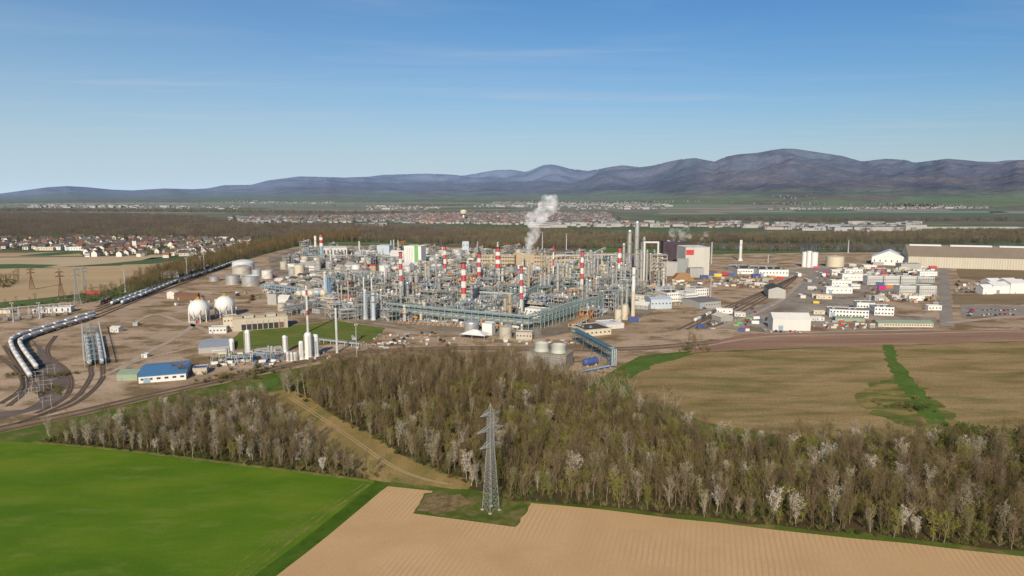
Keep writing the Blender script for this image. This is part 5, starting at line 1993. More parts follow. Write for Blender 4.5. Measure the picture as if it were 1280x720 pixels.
# ------------------------------------------------------------------ spheres, tanks
sphere_tank('white spherical gas tank on a ring of legs, nearer of the pair', 249.5, 374, 401.5, 25)
sphere_tank('white spherical gas tank on a ring of legs, farther of the pair', 281.8, 369.5, 395, 24)
T('broad white storage tank with a shallow domed lid beside the rail sidings', 291.5, 318, 329, 343, white, roof='dome', roofmat=white)
T('weathered brown tank in front of the broad white domed one', 292, 314, 335, 347, beigemetal, roof='dome', roofmat=insul)
T('squat silver tank nearest the curved sidings', 283, 300, 344, 356, silver)
T('squat silver tank with a pale blue rim', 303, 324, 344.5, 358, silver, roof='float', roofmat=paleblue)
T('small white tank behind the pale blue rimmed one', 327.5, 341, 338, 348.5, white)
T('grey tank right of the small white one', 315, 327, 337, 346, galv)
T('small silver tank at the end of the sidings', 262, 274, 346, 352, silver)
T('tan upright tank in front of the tree belt', 350.5, 360, 327, 337, beigemetal)
T('grey upright tank beside the cream one', 361, 371, 335, 346, insul)
T('cream upright tank next to a grey one', 368.5, 381, 331, 346, cream)
T('white tank with a red stair tower at its side', 440, 451, 331, 343, clean_white)
T('tall white tank in the middle of the white tank row', 474, 489, 331.5, 345, clean_white)
T('smaller white tank at the right end of the row', 490, 500, 333, 342, white)
T('white tank half hidden behind the slim banded chimney', 505, 514, 333, 342, white)
T('stainless tank under the front pipe rack, left of the white tent', 580.5, 599, 403, 415, silver, roof='dome')
T('beige tank standing in front of the pipe rack near the beige shed', 624, 640, 408, 424, beigemetal)
T('cream tank with an orange rail left of the pair below the stack', 768, 777, 387, 404, cream)
T('taller cream tank with an orange rail right of the pair', 776.5, 785, 381, 400, cream)
T('silver tank in front of the cream stacked exchangers', 812.5, 826, 329, 337, silver)
T('white tank beside the silver one near the purple building', 833, 842, 330, 340, white)
T('cream flat topped tank beside the white silos', 1032.5, 1053.5, 320.5, 334, cream)
for k, (a, b, yt, yb) in enumerate(((1002, 1008.5, 315, 334), (1007.5, 1014, 314, 334.5), (1013, 1021.5, 315.5, 335))):
    T(('left', 'middle', 'right')[k] + ' one of three joined white silos by the river', a, b, yt, yb, clean_white, name='silo', stair=False)
for k, (a, yt, yb, w, l) in enumerate(((290.7, 423, 447, 6.5, 'leftmost slim white vertical tank, left of the tallest one'), (310.8, 412, 446, 6.6, 'tallest slim white vertical tank behind the blue steel platform'), (356.4, 419, 440, 5.5, 'slim white vertical tank standing alone mid lawn edge'),
                                       (377, 426, 449, 5.6, 'short white vertical tank left of the two fat ones'), (386, 415, 448, 9, 'front fat white vertical tank at the lawn edge'), (395, 417.5, 445, 8, 'fat white vertical tank just behind the front one'))):
    C(l, a, yt, yb, w, clean_white, name='vertical_tank', cat='tank', plats=0, pipes=1)
for k in range(3):
    C(('left', 'middle', 'right')[k] + ' small white vaporiser bottle below the lone slim tank', 360 + 4.5 * k, 440, 451, 3.6, white, name='vaporiser', cat='tank', plats=0, pipes=1)

# ------------------------------------------------------------------ columns
C('tallest bright silver column with a rounded top', 795, 276, 345, 5.2, silver, plats=3)
C('second tallest silver column with a crooked pipe at its top', 786, 287, 346, 4.6, silver, plats=4)
C('shorter silver column left of the two tallest', 779, 304, 346, 3.4, silver)
C('grey column with platforms right of the tallest', 804, 296, 347, 3, insul)
C('dark grey column behind the tallest', 800, 312, 344, 4, steel)
C('left of the twin grey columns', 514, 342, 364, 5.4, insul, plats=1)
C('right of the twin grey columns', 521, 341, 364, 5.6, insul, plats=1)
C('dark column beside the twin grey ones', 527, 344, 366, 5, dark, plats=1)
C('tall slender tan column behind the twin grey ones', 532.5, 326, 362, 2.8, beigemetal)
C('tall slender grey column with an orange gantry beside it', 537, 328, 362, 2.4, insul)
C('grey slender column left of the white capped one', 545.5, 326, 360, 2.6, insul)
C('plump white capped column behind the grey lattice', 550, 342, 362, 4, white, plats=1)
C('left pale blue vertical vessel above the front pipe rack', 457, 361, 399, 5, paleblue, plats=2)
C('right pale blue vertical vessel above the front pipe rack', 467, 366, 400, 5.4, paleblue, plats=2)
C('pale blue topped vessel over the row of cream drums', 407.5, 339, 372, 4.6, paleblue, plats=1)
C('dark blue vessel beside the pale blue topped one', 412, 345, 373, 4.4, blueroof, plats=1)
C('grey ribbed vessel on the left of the flared chimney', 697, 329, 372, 4, insul)
C('tan slender column left of the thin red topped mast', 686, 328, 372, 3.2, tan)
C('silver twin of two columns right of the flared chimney', 737, 349, 378, 4.4, silver)
C('silver column with blue ladder right of the flared chimney', 745, 347, 376, 4, silver)
C('thick tan insulated vessel near the diagonal rack', 757, 355, 376, 7, tan, plats=2)
C('dark brown column left of the timber pile', 815, 339, 357, 4.4, rust)
C('dark grey column left of the timber pile', 823, 338, 357, 4.4, steel)
C('white column left of the timber pile', 829, 336, 358, 3, white)
for k in range(4):
    C('slim grey column, number %s from the left beside the tallest silver one' % ('one', 'two', 'three', 'four')[k], 808 + 4.5 * k, 312 + (k % 2) * 4, 352, 2.2, (insul, silver, steel, beigemetal)[k], plats=2)

# ------------------------------------------------------------------ buildings of the plant
boilerwall = paint('boiler_house_cladding', (0.49, 0.47, 0.42), 0.7, var=0.3, scale=0.12)
beigewall = paint('grey_beige_wall', (0.44, 0.405, 0.34), 0.75, var=0.35, scale=0.1)
GZ = R(-31)
B('concrete pump hall with dark bays along its front', 296, 356, 397.5, 412, 17, R(24), wall=concrete, roof='flat', roofmat=concrete, door=False, details=False)
hall = [o for o in sc.objects if o.parent is None and o.get('label', '').startswith('concrete pump hall')][0]
hw = 60 * MPP(hall.location.y) / math.cos(R(24))
for k in range(8):
    mb = MB()
    a = -hw / 2 + hw * (0.2 + 0.098 * k)
    mb.box(a - hw * 0.041, a + hw * 0.041, -0.05, 0.02, 0.4, 5.6)
    part('bay_opening', mb, dark if k < 7 else rust, hall)
    mb = MB()
    mb.box(a + hw * 0.045, a + hw * 0.053, -0.5, -0.003, 0, 8.5)
    part('buttress', mb, concrete, hall)
for k in range(5):
    mb = MB()
    a = -hw / 2 + hw * (k + 0.5) / 5
    mb.box(a - hw * 0.085, a + hw * 0.085, 1, 12, HT(hall.location.y, 397.5) + 0.6, HT(hall.location.y, 397.5) + 2.2 + 0.4 * (k % 2))
    part('roof_block', mb, concrete if k % 2 else tan, hall)
B('yellowish end block of the concrete pump hall', 281, 296, 397, 414, 14, R(24), wall=cream, roofmat=concrete, win=(2, 4, 1.2, 1.2))
B('small white cabin left of the concrete pump hall', 262, 282.5, 409.5, 417, 7, R(10), wall=white, roofmat=galv, win=(1, 5, 1.2, 1.2))
B('grey tank hall behind the concrete pump hall', 334, 346, 368, 381, 12, R(-10), wall=insul, roofmat=greyroof)
B('white filter house behind the concrete pump hall', 347, 361, 372.5, 381, 9, R(-10), wall=white, roofmat=white, roof='gable_x')
B('blue roofed workshop with a white front beside the railway', 178, 229, 468.5, 477, 34, R(20), wall=clean_white, roof='gable_x', roofmat=blueroof, rh=2.2, win=(1, 6, 2.2, 1.2), eave=0.6)
B('pale green shed at the left of the blue roofed workshop', 147, 171, 468, 476, 14, R(8), wall=palegreen, roof='gable_x', roofmat=palegreen, rh=1.6)
B('low beige shed with blue edge right of the blue roofed workshop', 242, 258, 461, 468, 9, R(15), wall=concrete, roofmat=blue)
B('small white hut in the sandy yard between the loading rack and spheres', 137, 149, 410, 415.5, 6, R(-10), wall=white, roof='gable_x', roofmat=white, rh=1.2, win=(1, 2, 1, 1))
B('tiny hut by the dirt track in the sandy yard', 166, 172, 404, 407.5, 4, 0, wall=insul, roofmat=white)
B('tiny shed near the workshop in the sandy yard', 177, 184, 443.5, 447.5, 4, 0, wall=white, roofmat=galv)
B('white station building among the sidings', 206, 221, 342, 347, 14, R(35), wall=white, roof='gable_x', roofmat=white, rh=3, win=(1, 5, 1.5, 1.5))
B('long rusty red shed in the yard behind the spheres', 219, 246, 369, 374.5, 10, R(12), wall=rust, roof='gable_x', roofmat=tilered, rh=1.6)
B('white and beige machine shed left of the rusty red one', 208, 219, 366, 373.5, 8, R(-15), wall=white, roof='gable_y', roofmat=cream, rh=2)
B('grey canopy of corrugated sheets at the lawn corner', 251, 286, 434, 441, 30, R(20), wall=insul, roof='gable_x', roofmat=galv, rh=0.6, door=False)
B('left white switchgear house in the substation', 42, 58, 386.5, 391.5, 10, R(14), wall=white, roofmat=white, win=(1, 3, 1.2, 3.0))
B('right white switchgear house in the substation', 62, 87, 384.5, 391, 10, R(14), wall=white, roofmat=white, win=(1, 4, 1.2, 3.0))
B('low cream relay hut at the left of the substation', 0, 12, 388, 392, 8, R(14), wall=cream, roofmat=greyroof)
B('white building with tall dark windows beside the blue based chimney', 405, 433, 310, 322, 32, R(16), wall=white, roofmat=white, win=(1, 7, 2.4, 9), door=False)
B('white wall of the striped silo building with a green stripe', 505, 527, 308, 331, 22, R(-14), wall=clean_white, roofmat=white, door=False)
silo = [o for o in sc.objects if o.parent is None and o.get('label', '').startswith('white wall of the striped')][0]
sw_ = 22 * MPP(silo.location.y) / math.cos(R(14))
mb = MB()
mb.box(sw_ * 0.1, sw_ * 0.33, -0.15, -0.003, 0.3, HT(silo.location.y, 306.5))
part('green_stripe', mb, green, silo)
for k in range(5):
    mb = MB()
    mb.tube((-sw_ * 0.42 + k * sw_ * 0.1, -0.1, 0.2), (-sw_ * 0.42 + k * sw_ * 0.1, -0.1, HT(silo.location.y, 309)), sw_ * 0.048, n=12)
    part('silo_bin', mb, clean_white, silo)
B('blue grey silo block left of the green striped silo building', 471, 487, 307, 319, 18, R(-14), wall=paleblue, roofmat=paleblue, door=False)
B('low white shed under the orange conveyor head', 487, 505, 317, 325, 16, R(-14), wall=white, roofmat=white, roof='gable_x')
B('white tower house on grey legs at the back of the plant', 578, 586, 302.5, 320, 12, 0, wall=paleblue, roofmat=white, win=(2, 2, 2, 2))
B('left tan office block with three rows of dark windows', 600, 643, 319.5, 333, 16, R(-8), wall=tan, roofmat=tan, win=(3, 14, 3.0, 2.0), door=False)
B('right tan office block with three rows of dark windows', 668, 724, 320.5, 335, 16, R(-8), wall=tan, roofmat=tan, win=(3, 18, 3.0, 2.0), door=False)
B('tan stair tower between the two office blocks', 641, 668, 318, 332, 14, R(-8), wall=tan, roofmat=concrete, door=False)
B('cream louvred building right of the flared chimney', 729, 750.5, 337, 344.5, 14, R(-8), wall=cream, roofmat=cream, win=(1, 10, 1.0, 4), door=False)
B('long white roof beside the wide banded chimney', 574, 616, 377.5, 386, 10, R(-6), wall=white, roof='gable_x', roofmat=clean_white, rh=2.4)
B('white control building behind the front red and white chimney', 656, 676, 386.5, 399, 12, R(-28), wall=clean_white, roofmat=white, win=(2, 4, 1.4, 1.2), sidewin=True)
B('white tall box house beside the white tent', 602.5, 615, 405, 419, 8, R(-20), wall=clean_white, roofmat=white)
B('beige low shed left of the cooling tower', 645, 665, 416, 424.5, 8, R(-10), wall=concrete, roofmat=galv, win=(1, 5, 1.2, 1.2))
B('dark flat roofed beige hall by the teal pipe bridge', 731, 765, 412, 419.5, 26, R(22), wall=cream, roofmat=darkroof, win=(1, 6, 1.6, 1.2), sidewin=True)
B('white roofed hall right of the dark flat roofed one', 757, 781, 405.5, 411, 20, R(22), wall=white, roofmat=clean_white)
B('dark purple clad building with white steam above it', 828.5, 855, 302.5, 336, 26, R(-3), wall=purple, roofmat=purple, door=False)
B('tall white boiler house with a blank front wall', 855.8, 886.5, 309.5, 344, 38, R(6), wall=boilerwall, roofmat=white, door=False)
B('grey brown annex in front of the purple building', 829, 846, 328, 345, 8, R(-3), wall=insul, roofmat=darkroof)
B('dark annex between the purple building and the boiler house', 846, 860, 324, 345, 7, R(-3), wall=steel, roofmat=greyroof)
B('grey lower block in front of the white boiler house', 862, 880, 335.5, 347, 12, R(6), wall=insul, roofmat=greyroof)
B('pale blue grey hall by the dark columns', 813, 840, 374, 386, 16, R(8), wall=paleblue, roof='gable_x', roofmat=paleblue, rh=1.5, win=(1, 6, 1.4, 1.4))
B('left wing of the white office complex with a dark roof', 833, 855, 366, 377, 22, R(18), wall=clean_white, roofmat=darkroof, win=(2, 8, 1.6, 1.2), sidewin=True)
B('middle wing of the white office complex', 856, 873, 367, 378.5, 20, R(22), wall=clean_white, roofmat=white, win=(2, 6, 1.6, 1.2), sidewin=True)
B('right wing of the white office complex', 868, 887, 361, 370, 20, R(22), wall=clean_white, roofmat=greyroof, win=(2, 6, 1.6, 1.2))
B('grey long roofed shed right of the white office complex', 873, 903, 377, 385, 30, R(24), wall=insul, roof='gable_x', roofmat=greyroof, rh=1.5, win=(1, 8, 1.6, 1.2))
B('rounded pale shed in the rail yard', 900, 917, 396, 402, 14, R(20), wall=insul, roof='gable_y', roofmat=cream, rh=2.5)
B('left dark roofed hall with a white front', 922, 947, 336.5, 342.5, 55, R(-3), wall=clean_white, roofmat=darkroof, win=(1, 8, 2, 1.5))
B('right dark roofed hall with a white front and pale gable', 949, 985, 337.5, 345.5, 50, R(-3), wall=clean_white, roofmat=darkroof, win=(1, 9, 2, 1.5))
B('dark timber rail shed over the tracks', 961, 981, 362, 373, 34, R(-12), wall=insul, roof='gable_y', roofmat=darkroof, rh=3, door=False)
B('white gabled barn by the river', 1094, 1127, 322, 331.5, 46, R(-29), wall=clean_white, roof='gable_y', roofmat=clean_white, rh=11, win=(1, 6, 1.5, 3))
B('long warehouse with a brown roof and ribbed white wall', 1152, 1345, 323, 337, 50, R(-17), wall=beigewall, roof='gable_x', roofmat=brownroof, rh=17, door=False)
wh = [o for o in sc.objects if o.parent is None and o.get('label', '').startswith('long warehouse')][0]
ww = 193 * MPP(wh.location.y) / math.cos(R(17))
mb = MB()
for k in range(70):
    a = -ww / 2 + ww * (k + 0.5) / 70
    mb.box(a - 0.5, a + 0.5, -0.5, -0.003, 0.2, HT(wh.location.y, 323) - 0.4)
part('wall_ribs', mb, cream, wh)
for a, b in ((-0.48, -0.30), (-0.25, -0.02), (0.02, 0.3)):
    mb = MB()
    zt = HT(wh.location.y, 323) + 17
    mb.box(ww * a, ww * b, 21, 29, zt - 1.6, zt + 0.9)
    part('ridge_light', mb, white, wh)
B('grey workshop below the warehouse, left of the road', 1126, 1151, 330, 337.5, 16, 0, wall=insul, roofmat=greyroof)
B('white fabric hall with a ridged roof beside the dirt strip', 966, 1012.5, 399, 413.5, 14, R(-4), wall=white, roof='gable_x', roofmat=white, rh=4.5, eave=0.15)
B('grey roofed white office, left front wing', 1039, 1083, 388, 397, 17, R(-14), wall=clean_white, roofmat=greyroof, win=(2, 12, 1.5, 1.3), sidewin=True)
B('grey roofed white office, rear middle wing', 1072, 1092, 379, 388, 15, R(-14), wall=clean_white, roofmat=greyroof, win=(1, 6, 1.5, 1.3))
B('grey roofed white office, right wing', 1094, 1116, 384.5, 394.5, 18, R(-12), wall=clean_white, roofmat=greyroof, win=(2, 6, 1.5, 1.3), sidewin=True)
B('long shed with a pale green roof in front of the office', 1098, 1166, 404, 409, 12, R(-2), wall=cream, roof='gable_x', roofmat=palegreen, rh=1.6, win=(1, 20, 1.4, 1.0), eave=0.5)
B('low green grey wall shed left of the pale green roofed one', 1045, 1080, 398, 402, 8, R(-8), wall=palegreen, roofmat=greyroof)
for k, (a, b, yt, yb) in enumerate(((1084, 1103, 345.5, 356), (1105, 1124, 345.5, 356.5), (1126, 1145, 346, 356.5), (1124, 1144.5, 358, 369.5), (1149, 1170, 358, 370), (1147, 1168, 347, 353))):
    B('three storey stack of white site cabins, %s' % ('leftmost of the rear row', 'second from the left in the rear row', 'third from the left in the rear row', 'left one of the front pair', 'right one of the front pair', 'last of the rear row by the road')[k],
      a, b, yt, yb, 12, 0, wall=white, roofmat=galv, win=(3, 7, 1.1, 1.1), name='site_cabin', sidewin=True)
    for z in (0.35, 0.68):
        mb = MB()
        w_ = (b - a) * MPP(G(a, yb)[1])
        h_ = HT(G(a, yb)[1], yt)
        mb.box(-w_ / 2, w_ / 2, -1.3, -0.01, h_ * z, h_ * z + 0.15)
        mb.beam((-w_ / 2, -1.3, h_ * z + 1.1), (w_ / 2, -1.3, h_ * z + 1.1), 0.1)
        mb.beam((-w_ / 2, -1.2, h_ * (z - 0.33)), (-w_ / 4, -1.2, h_ * z), 0.25)
        part('gallery', mb, galv, sc.objects[-1] if False else [o for o in sc.objects if o.parent is None and o.get('category') == 'building'][-1])
B('green roof deck linking the cabin stacks', 1131, 1166, 356.5, 358.5, 8, 0, wall=palegreen, roof='gable_x', roofmat=palegreen, rh=1)
for k, (a, b, yt, yb) in enumerate(((1053, 1080, 343, 351), (1040, 1064, 351, 358), (1064, 1075, 356, 361), (1033, 1065, 359.5, 367), (1056, 1078, 337, 342), (1080, 1096, 332, 336), (1150, 1171, 340, 345), (1040, 1050, 338, 342))):
    B('%s white site hut left of the tall cabins' % ('long upper', 'middle', 'short', 'front long', 'rear', 'small far', 'roadside', 'little far left')[k] if k != 6 else 'white roadside hut behind the tall cabins near the works road',
      a, b, yt, yb, 9, R(-3), wall=clean_white, roofmat=white if k % 2 else galv, win=(1, 6, 1.2, 1.1), name='site_hut')
B('white gatehouse standing on the works road', 1160, 1177, 382.5, 388, 6, 0, wall=clean_white, roofmat=white, win=(1, 4, 1.5, 1.2))
for k, (a, b, yt, yb, d) in enumerate(((1228, 1242, 360, 368, 12), (1240, 1270, 357, 367, 20), (1262, 1285, 354, 367, 22), (1238, 1254, 352, 356, 18), (1258, 1274, 352, 357, 20))):
    B('white tent roofed store, %s of the group right of the road' % ('leftmost', 'widest', 'rightmost', 'rear left', 'rear right')[k], a, b, yt, yb, d, R(4), wall=clean_white, roof='gable_x', roofmat=clean_white, rh=3.5)
for k, (a, b, yt, yb) in enumerate(((423, 441, 372.5, 377), (412, 428, 372, 377), (441, 451, 364, 369), (452, 470, 332, 341))):
    B(('right', 'left', 'upper', 'far')[k] + ' red roofed shed in the left of the process area', a, b, yt, yb, 9, R(-15), wall=tan, roof='gable_x', roofmat=red if k != 1 else orange, rh=1.4)
# white tent with four slopes
tx, ty = G(590, 424)
t = thing('canopy_tent', 'white peaked tent in front of the pipe rack and stainless tank', 'tent', (tx, ty, 0), R(-22))
w_ = 34 * MPP(ty) / 2
mb = MB()
vs = [(-w_, 0, 3.4), (w_, 0, 3.4), (w_, 12, 3.4), (-w_, 12, 3.4), (-w_ * 0.2, 6, 7.0), (w_ * 0.2, 6, 7.0)]
mb.add(vs, [(0, 1, 5, 4), (1, 2, 5), (2, 3, 4, 5), (3, 0, 4)])
part('canopy', mb, clean_white, t)
for a in (-w_, 0, w_):
    for b in (0, 12):
        mb = MB()
        mb.beam((a, b, 0), (a, b, 3.4 if a else 3.4), 0.3)
        part('leg', mb, galv, t)
occ(tx, ty, 14)

# ------------------------------------------------------------------ cooling tower
x, y = G(683, 461)
t = thing('cooling_tower', 'concrete cooling tower box with two white fan stacks at the wood edge', 'cooling tower', (x, y, 0), R(-22))
cw = 52 * MPP(y)
fanmat = paint('greenish_white_fibreglass', (0.44, 0.45, 0.40), 0.6, var=0.35, scale=0.3)
ctmat = paint('stained_concrete', (0.27, 0.235, 0.185), 0.9, var=0.6, scale=0.2)
chh = HT(y, 442)
mb = MB()
mb.box(-cw / 2, cw / 2, 0, 17, 0, chh - 0.5)
mb.box(-cw / 2 - 0.3, cw / 2 + 0.3, -0.3, 17.3, chh - 0.49, chh)
part('basin_box', mb, ctmat, t)
for k in range(5):
    mb = MB()
    mb.box(-cw / 2 + 1, cw / 2 - 1, -0.35, -0.31, 2 + k * 1.6, 2.9 + k * 1.6)
    part('louvre', mb, steel, t)
for s in (-1, 1):
    mb = MB()
    r = 5.2
    cx = s * cw * 0.22
    mb.lathe([(r * 1.02, chh), (r * 0.94, chh + 2.2), (r, chh + 5.0), (r * 1.04, chh + 5.0), (r * 1.04, chh + 5.3), (r * 0.94, chh + 5.3), (r * 0.88, chh + 2.2), (r * 0.9, chh + 0.3)], x=cx, y=7.5, n=28)
    f = part('fan_stack', mb, fanmat, t)
    mb = MB()
    mb.tube((cx, 7.5, chh), (cx, 7.5, chh + 2.6), 0.5, n=8)
    for q in range(5):
        a = q * 2 * PI / 5
        mb.beam((cx, 7.5, chh + 2.4), (cx + 4.6 * math.cos(a), 7.5 + 4.6 * math.sin(a), chh + 2.5), 0.5)
    part('fan', mb, steel, f)
occ(x, y, 25)

# ------------------------------------------------------------------ inclined pipe bridge and conveyors
def gallery(label, p0, z0, p1, z1, w, h, mat, name='pipe_bridge', legs=4, roofmat=None):
    t = thing(name, label, 'conveyor' if 'conveyor' in name else 'pipe bridge', (p0[0], p0[1], 0))
    dx, dy = p1[0] - p0[0], p1[1] - p0[1]
    L = math.hypot(dx, dy)
    vx, vy = -dy / L * w / 2, dx / L * w / 2
    q = lambda u, s, z: (dx * u + vx * s, dy * u + vy * s, z0 + (z1 - z0) * u + z)
    mb = MB()
    vs = [q(0, -1, h), q(0, 1, h), q(0, -1, h + .25), q(0, 1, h + .25), q(1, -1, h), q(1, 1, h), q(1, -1, h + .25), q(1, 1, h + .25)]
    mb.add(vs, [(0, 4, 6, 2), (1, 3, 7, 5), (2, 6, 7, 3), (0, 1, 5, 4), (0, 2, 3, 1), (4, 5, 7, 6)])
    part('cover', mb, roofmat or mat, t)
    mb = MB()
    n = max(3, int(L / 4))
    for s in (-1, 1):
        mb.beam(q(0, s, 0), q(1, s, 0), 0.35)
        mb.beam(q(0, s, h), q(1, s, h), 0.35)
        for k in range(n + 1):
            mb.beam(q(k / n, s, 0), q(k / n, s, h), 0.25)
            if k < n:
                mb.beam(q(k / n, s, 0 if k % 2 else h), q((k + 1) / n, s, h if k % 2 else 0), 0.2)
    for k in range(n + 1):
        mb.beam(q(k / n, -1, 0), q(k / n, 1, 0), 0.25)
    part('truss', mb, mat, t)
    for k in range(4):
        mb = MB()
        mb.tube(q(0, -0.7 + 0.45 * k, 0.6), q(1, -0.7 + 0.45 * k, 0.6), 0.22, n=8)
        part('pipe', mb, (galv, mat, insul, silver)[k], t)
    for k in range(legs):
        u = (k + 0.5) / legs
        mb = MB()
        for s in (-1, 1):
            a = q(u, s, 0)
            mb.beam((a[0] + vx * s * 0.4, a[1] + vy * s * 0.4, 0), a, 0.4)
        c = q(u, -1.4, -a[2] / 2 - 0)
        mb.beam((q(u, -1.2, 0)[0], q(u, -1.2, 0)[1], a[2] * 0.5), (q(u, 1.2, 0)[0], q(u, 1.2, 0)[1], a[2] * 0.5), 0.25)
        part('trestle', mb, mat, t)
    return t


ZB = 9.0
p0, p1 = G(718, 411, ZB + 3), G(762, 434, ZB + 3)
gallery('dark teal covered pipe bridge crossing the railway to the cooling tower', p0, ZB, p1, ZB, 4.5, 3.2, teal, legs=4)
x, y = G(765, 457)
t = thing('pipe_tower', 'teal steel tower of bent pipes at the end of the covered bridge', 'pipe tower', (x, y, 0), R(20))
mb = MB()
bezel_frame(mb, [-2.2, 2.2], [-2.2, 2.2], [4, 8, 12.5], 0.4)
part('frame', mb, teal, t)
for k in range(3):
    mb = MB()
    a = -1.5 + k * 1.5
    mb.tube((a, -2.8, 0.6), (a, -2.8, 12), 0.35, n=10)
    mb.tube((a, -2.8, 12), (a, 2, 12.4), 0.35, n=10)
    part('pipe', mb, paleblue, t)
x, y = G(748, 463)
t = thing('pipe_run', 'pale blue pipe run along the ground from the teal tower', 'pipe', (x, y, 0), R(35))
for k in range(4):
    mb = MB()
    mb.tube((-14, k * 0.9, 1.1), (12, k * 0.9, 1.1), 0.35, n=8)
    part('pipe', mb, (blue, bluesteel, paleblue, blueroof)[k], t)
mb = MB()
for a in (-12, -6, 0, 6, 11):
    mb.box(a - 0.3, a + 0.3, -0.5, 3.2, 0, 0.75)
part('sleeper_support', mb, concrete, t)
drum('', *G(738, 457), 2.6, 13, 3.2, R(35), blue, label='dark blue horizontal vessel beside the cooling tower')
p0, p1 = G(692, 350), G(762, 334)
gallery('long dark teal conveyor gallery rising before the cream louvred building', p0, 3, p1, 14, 5, 4, teal, name='conveyor_gallery', legs=6)
p0, p1 = G(690, 352), G(757, 323)
gallery('pale covered conveyor running diagonally behind the teal gallery', (p0[0], p0[1] + 30), 8, (p1[0], p1[1] + 10), 16, 3.5, 3, insul, name='conveyor_gallery', legs=6, roofmat=white)
gallery('orange conveyor head leaning on the striped silo building', G(478, 319), 8, G(506, 316), 20, 4, 4, orange, name='conveyor_gallery', legs=3)
gallery('white walled walkway of orange pumps below the diagonal rack', G(713, 413), 3, G(733, 402), 3, 4, 2.6, cream, name='pipe_bridge', legs=3, roofmat=orange)

# ------------------------------------------------------------------ pipe racks
RK = [
    ('long green grey pipe rack along the front of the plant', ((468, 392), (560, 402), (664, 412)), 11, 11.5, greensteel, 3),
    ('green grey pipe rack running diagonally back from the front corner', ((668, 411), (718, 395), (786, 377)), 13, 12.5, greensteel, 3),
    ('green rack behind the long white roof', ((574, 378), (640, 382)), 8, 12, greensteel, 3),
    ('grey rack beside the front red and white chimney going back', ((642, 386), (690, 362)), 8, 13, greensteel, 2),
    ('grey green rack behind the flared chimney', ((690, 382), (776, 356)), 8, 12, greensteel, 2),
    ('green grey rack in the middle of the process area', ((560, 372), (655, 346)), 8, 10, greensteel, 2),
    ('long low blue grey rack behind the concrete pump hall', ((330, 362), (382, 369)), 8, 7, bluesteel, 2),
    ('blue grey rack from the pump hall to the process area', ((354, 396), (400, 386), (440, 388)), 8, 8, steel, 2),
    ('grey rack before the row of white tanks', ((388, 345), (440, 344), (520, 350)), 7, 7, steel, 2),
    ('dark low rack behind the white building with tall windows', ((380, 327), (440, 325), (500, 327)), 9, 8, steel, 2),
    ('far grey rack left of the tan offices', ((520, 342), (600, 340)), 8, 9, steel, 2),
    ('white pipe bridge running past the tops of the offices', ((690, 336), (770, 334)), 6, 20, white, 1),
    ('grey pipe rack behind the lawn', ((425, 400), (470, 396)), 8, 9, steel, 3),
    ('low pipe run along the lawn edge by the vertical tanks', ((398, 428), (450, 434)), 3, 2.5, galv, 1),
    ('low pipe run beside the blue steel platform', ((318, 444), (352, 440)), 4, 3.5, galv, 1),
]
for k, (l, p, w_, h_, m_, ti) in enumerate(RK):
    P = pg(*p)
    pipe_rack(l, P, w_, h_, seed=k, smat=m_, tiers=ti, npipes=5 if ti > 1 else 3)
    for a, b in zip(P[:-1], P[1:]):
        n = int(math.hypot(b[0] - a[0], b[1] - a[1]) / 6)
        for q in range(n + 1):
            occ(a[0] + (b[0] - a[0]) * q / max(1, n), a[1] + (b[1] - a[1]) * q / max(1, n), w_ * 0.5)

# orange pumps in front of the front rack
pump_o, pump_g = make_pump(orange), None
first = True
for k in range(26):
    px = 500 + k * 4.2 + (k % 3)
    x, y = G(px, 403.5 + (px - 500) * 0.06)
    l = 'orange pump in the row under the front pipe rack'
    if first:
        pump_o.location = (x, y, 0)
        pump_o.rotation_euler = (0, 0, GZ + PI / 2)
        pump_o['label'] = l
        pump_o['group'] = 'orange pumps under the front rack'
        pump_o.scale = (1.3, 1.3, 1.3)
        first = False
    else:
        dup(pump_o, (x, y, 0), GZ + PI / 2, l, 'orange pumps under the front rack', 1.3)

# row of large cream drums and other drums
for k in range(5):
    x, y = G(379 + 7.5 * k, 373.5 - 0.3 * k)
    drum('', x, y, 4.4, 20, 6.0, R(60), (cream, white, cream, paleblue, cream)[k], group='row of large cream drums', label='large drum in the row behind the red and white flare mast, %s' % ('leftmost', 'second', 'middle', 'fourth, pale blue', 'rightmost')[k])
    occ(x, y, 10)
for k in range(9):
    x, y = G(352 + 6.2 * k, 386 - 1.1 * k)
    drum('', x, y, 1.6, 9, 2.6, R(60), (white, cream, insul)[k % 3], group='drums behind the pump hall', label='small %s drum in the row right of the concrete pump hall' % ('white', 'cream', 'grey')[k % 3])

# ------------------------------------------------------------------ process units that fill the plant
PA = pg((430, 398), (470, 400), (650, 413), (725, 402), (788, 386), (806, 352), (770, 344), (680, 347), (640, 347), (560, 345), (470, 352), (415, 362), (405, 390))
U, V = (math.cos(GZ), math.sin(GZ)), (-math.sin(GZ), math.cos(GZ))
ox, oy = G(600, 400)
prng = random.Random(12)
unit_cols = [greensteel, greensteel, steel, greensteel, bluesteel, insul]
uc = 0


def free(x, y, r):
    return all(math.hypot(x - a, y - b) > r + c for a, b, c in OCC)


def hfree(x, y, lim, rowpx):
    """how high something may stand at (x, y) so that it does not top the roofs of the photograph there"""
    return HT(y, rowpx)


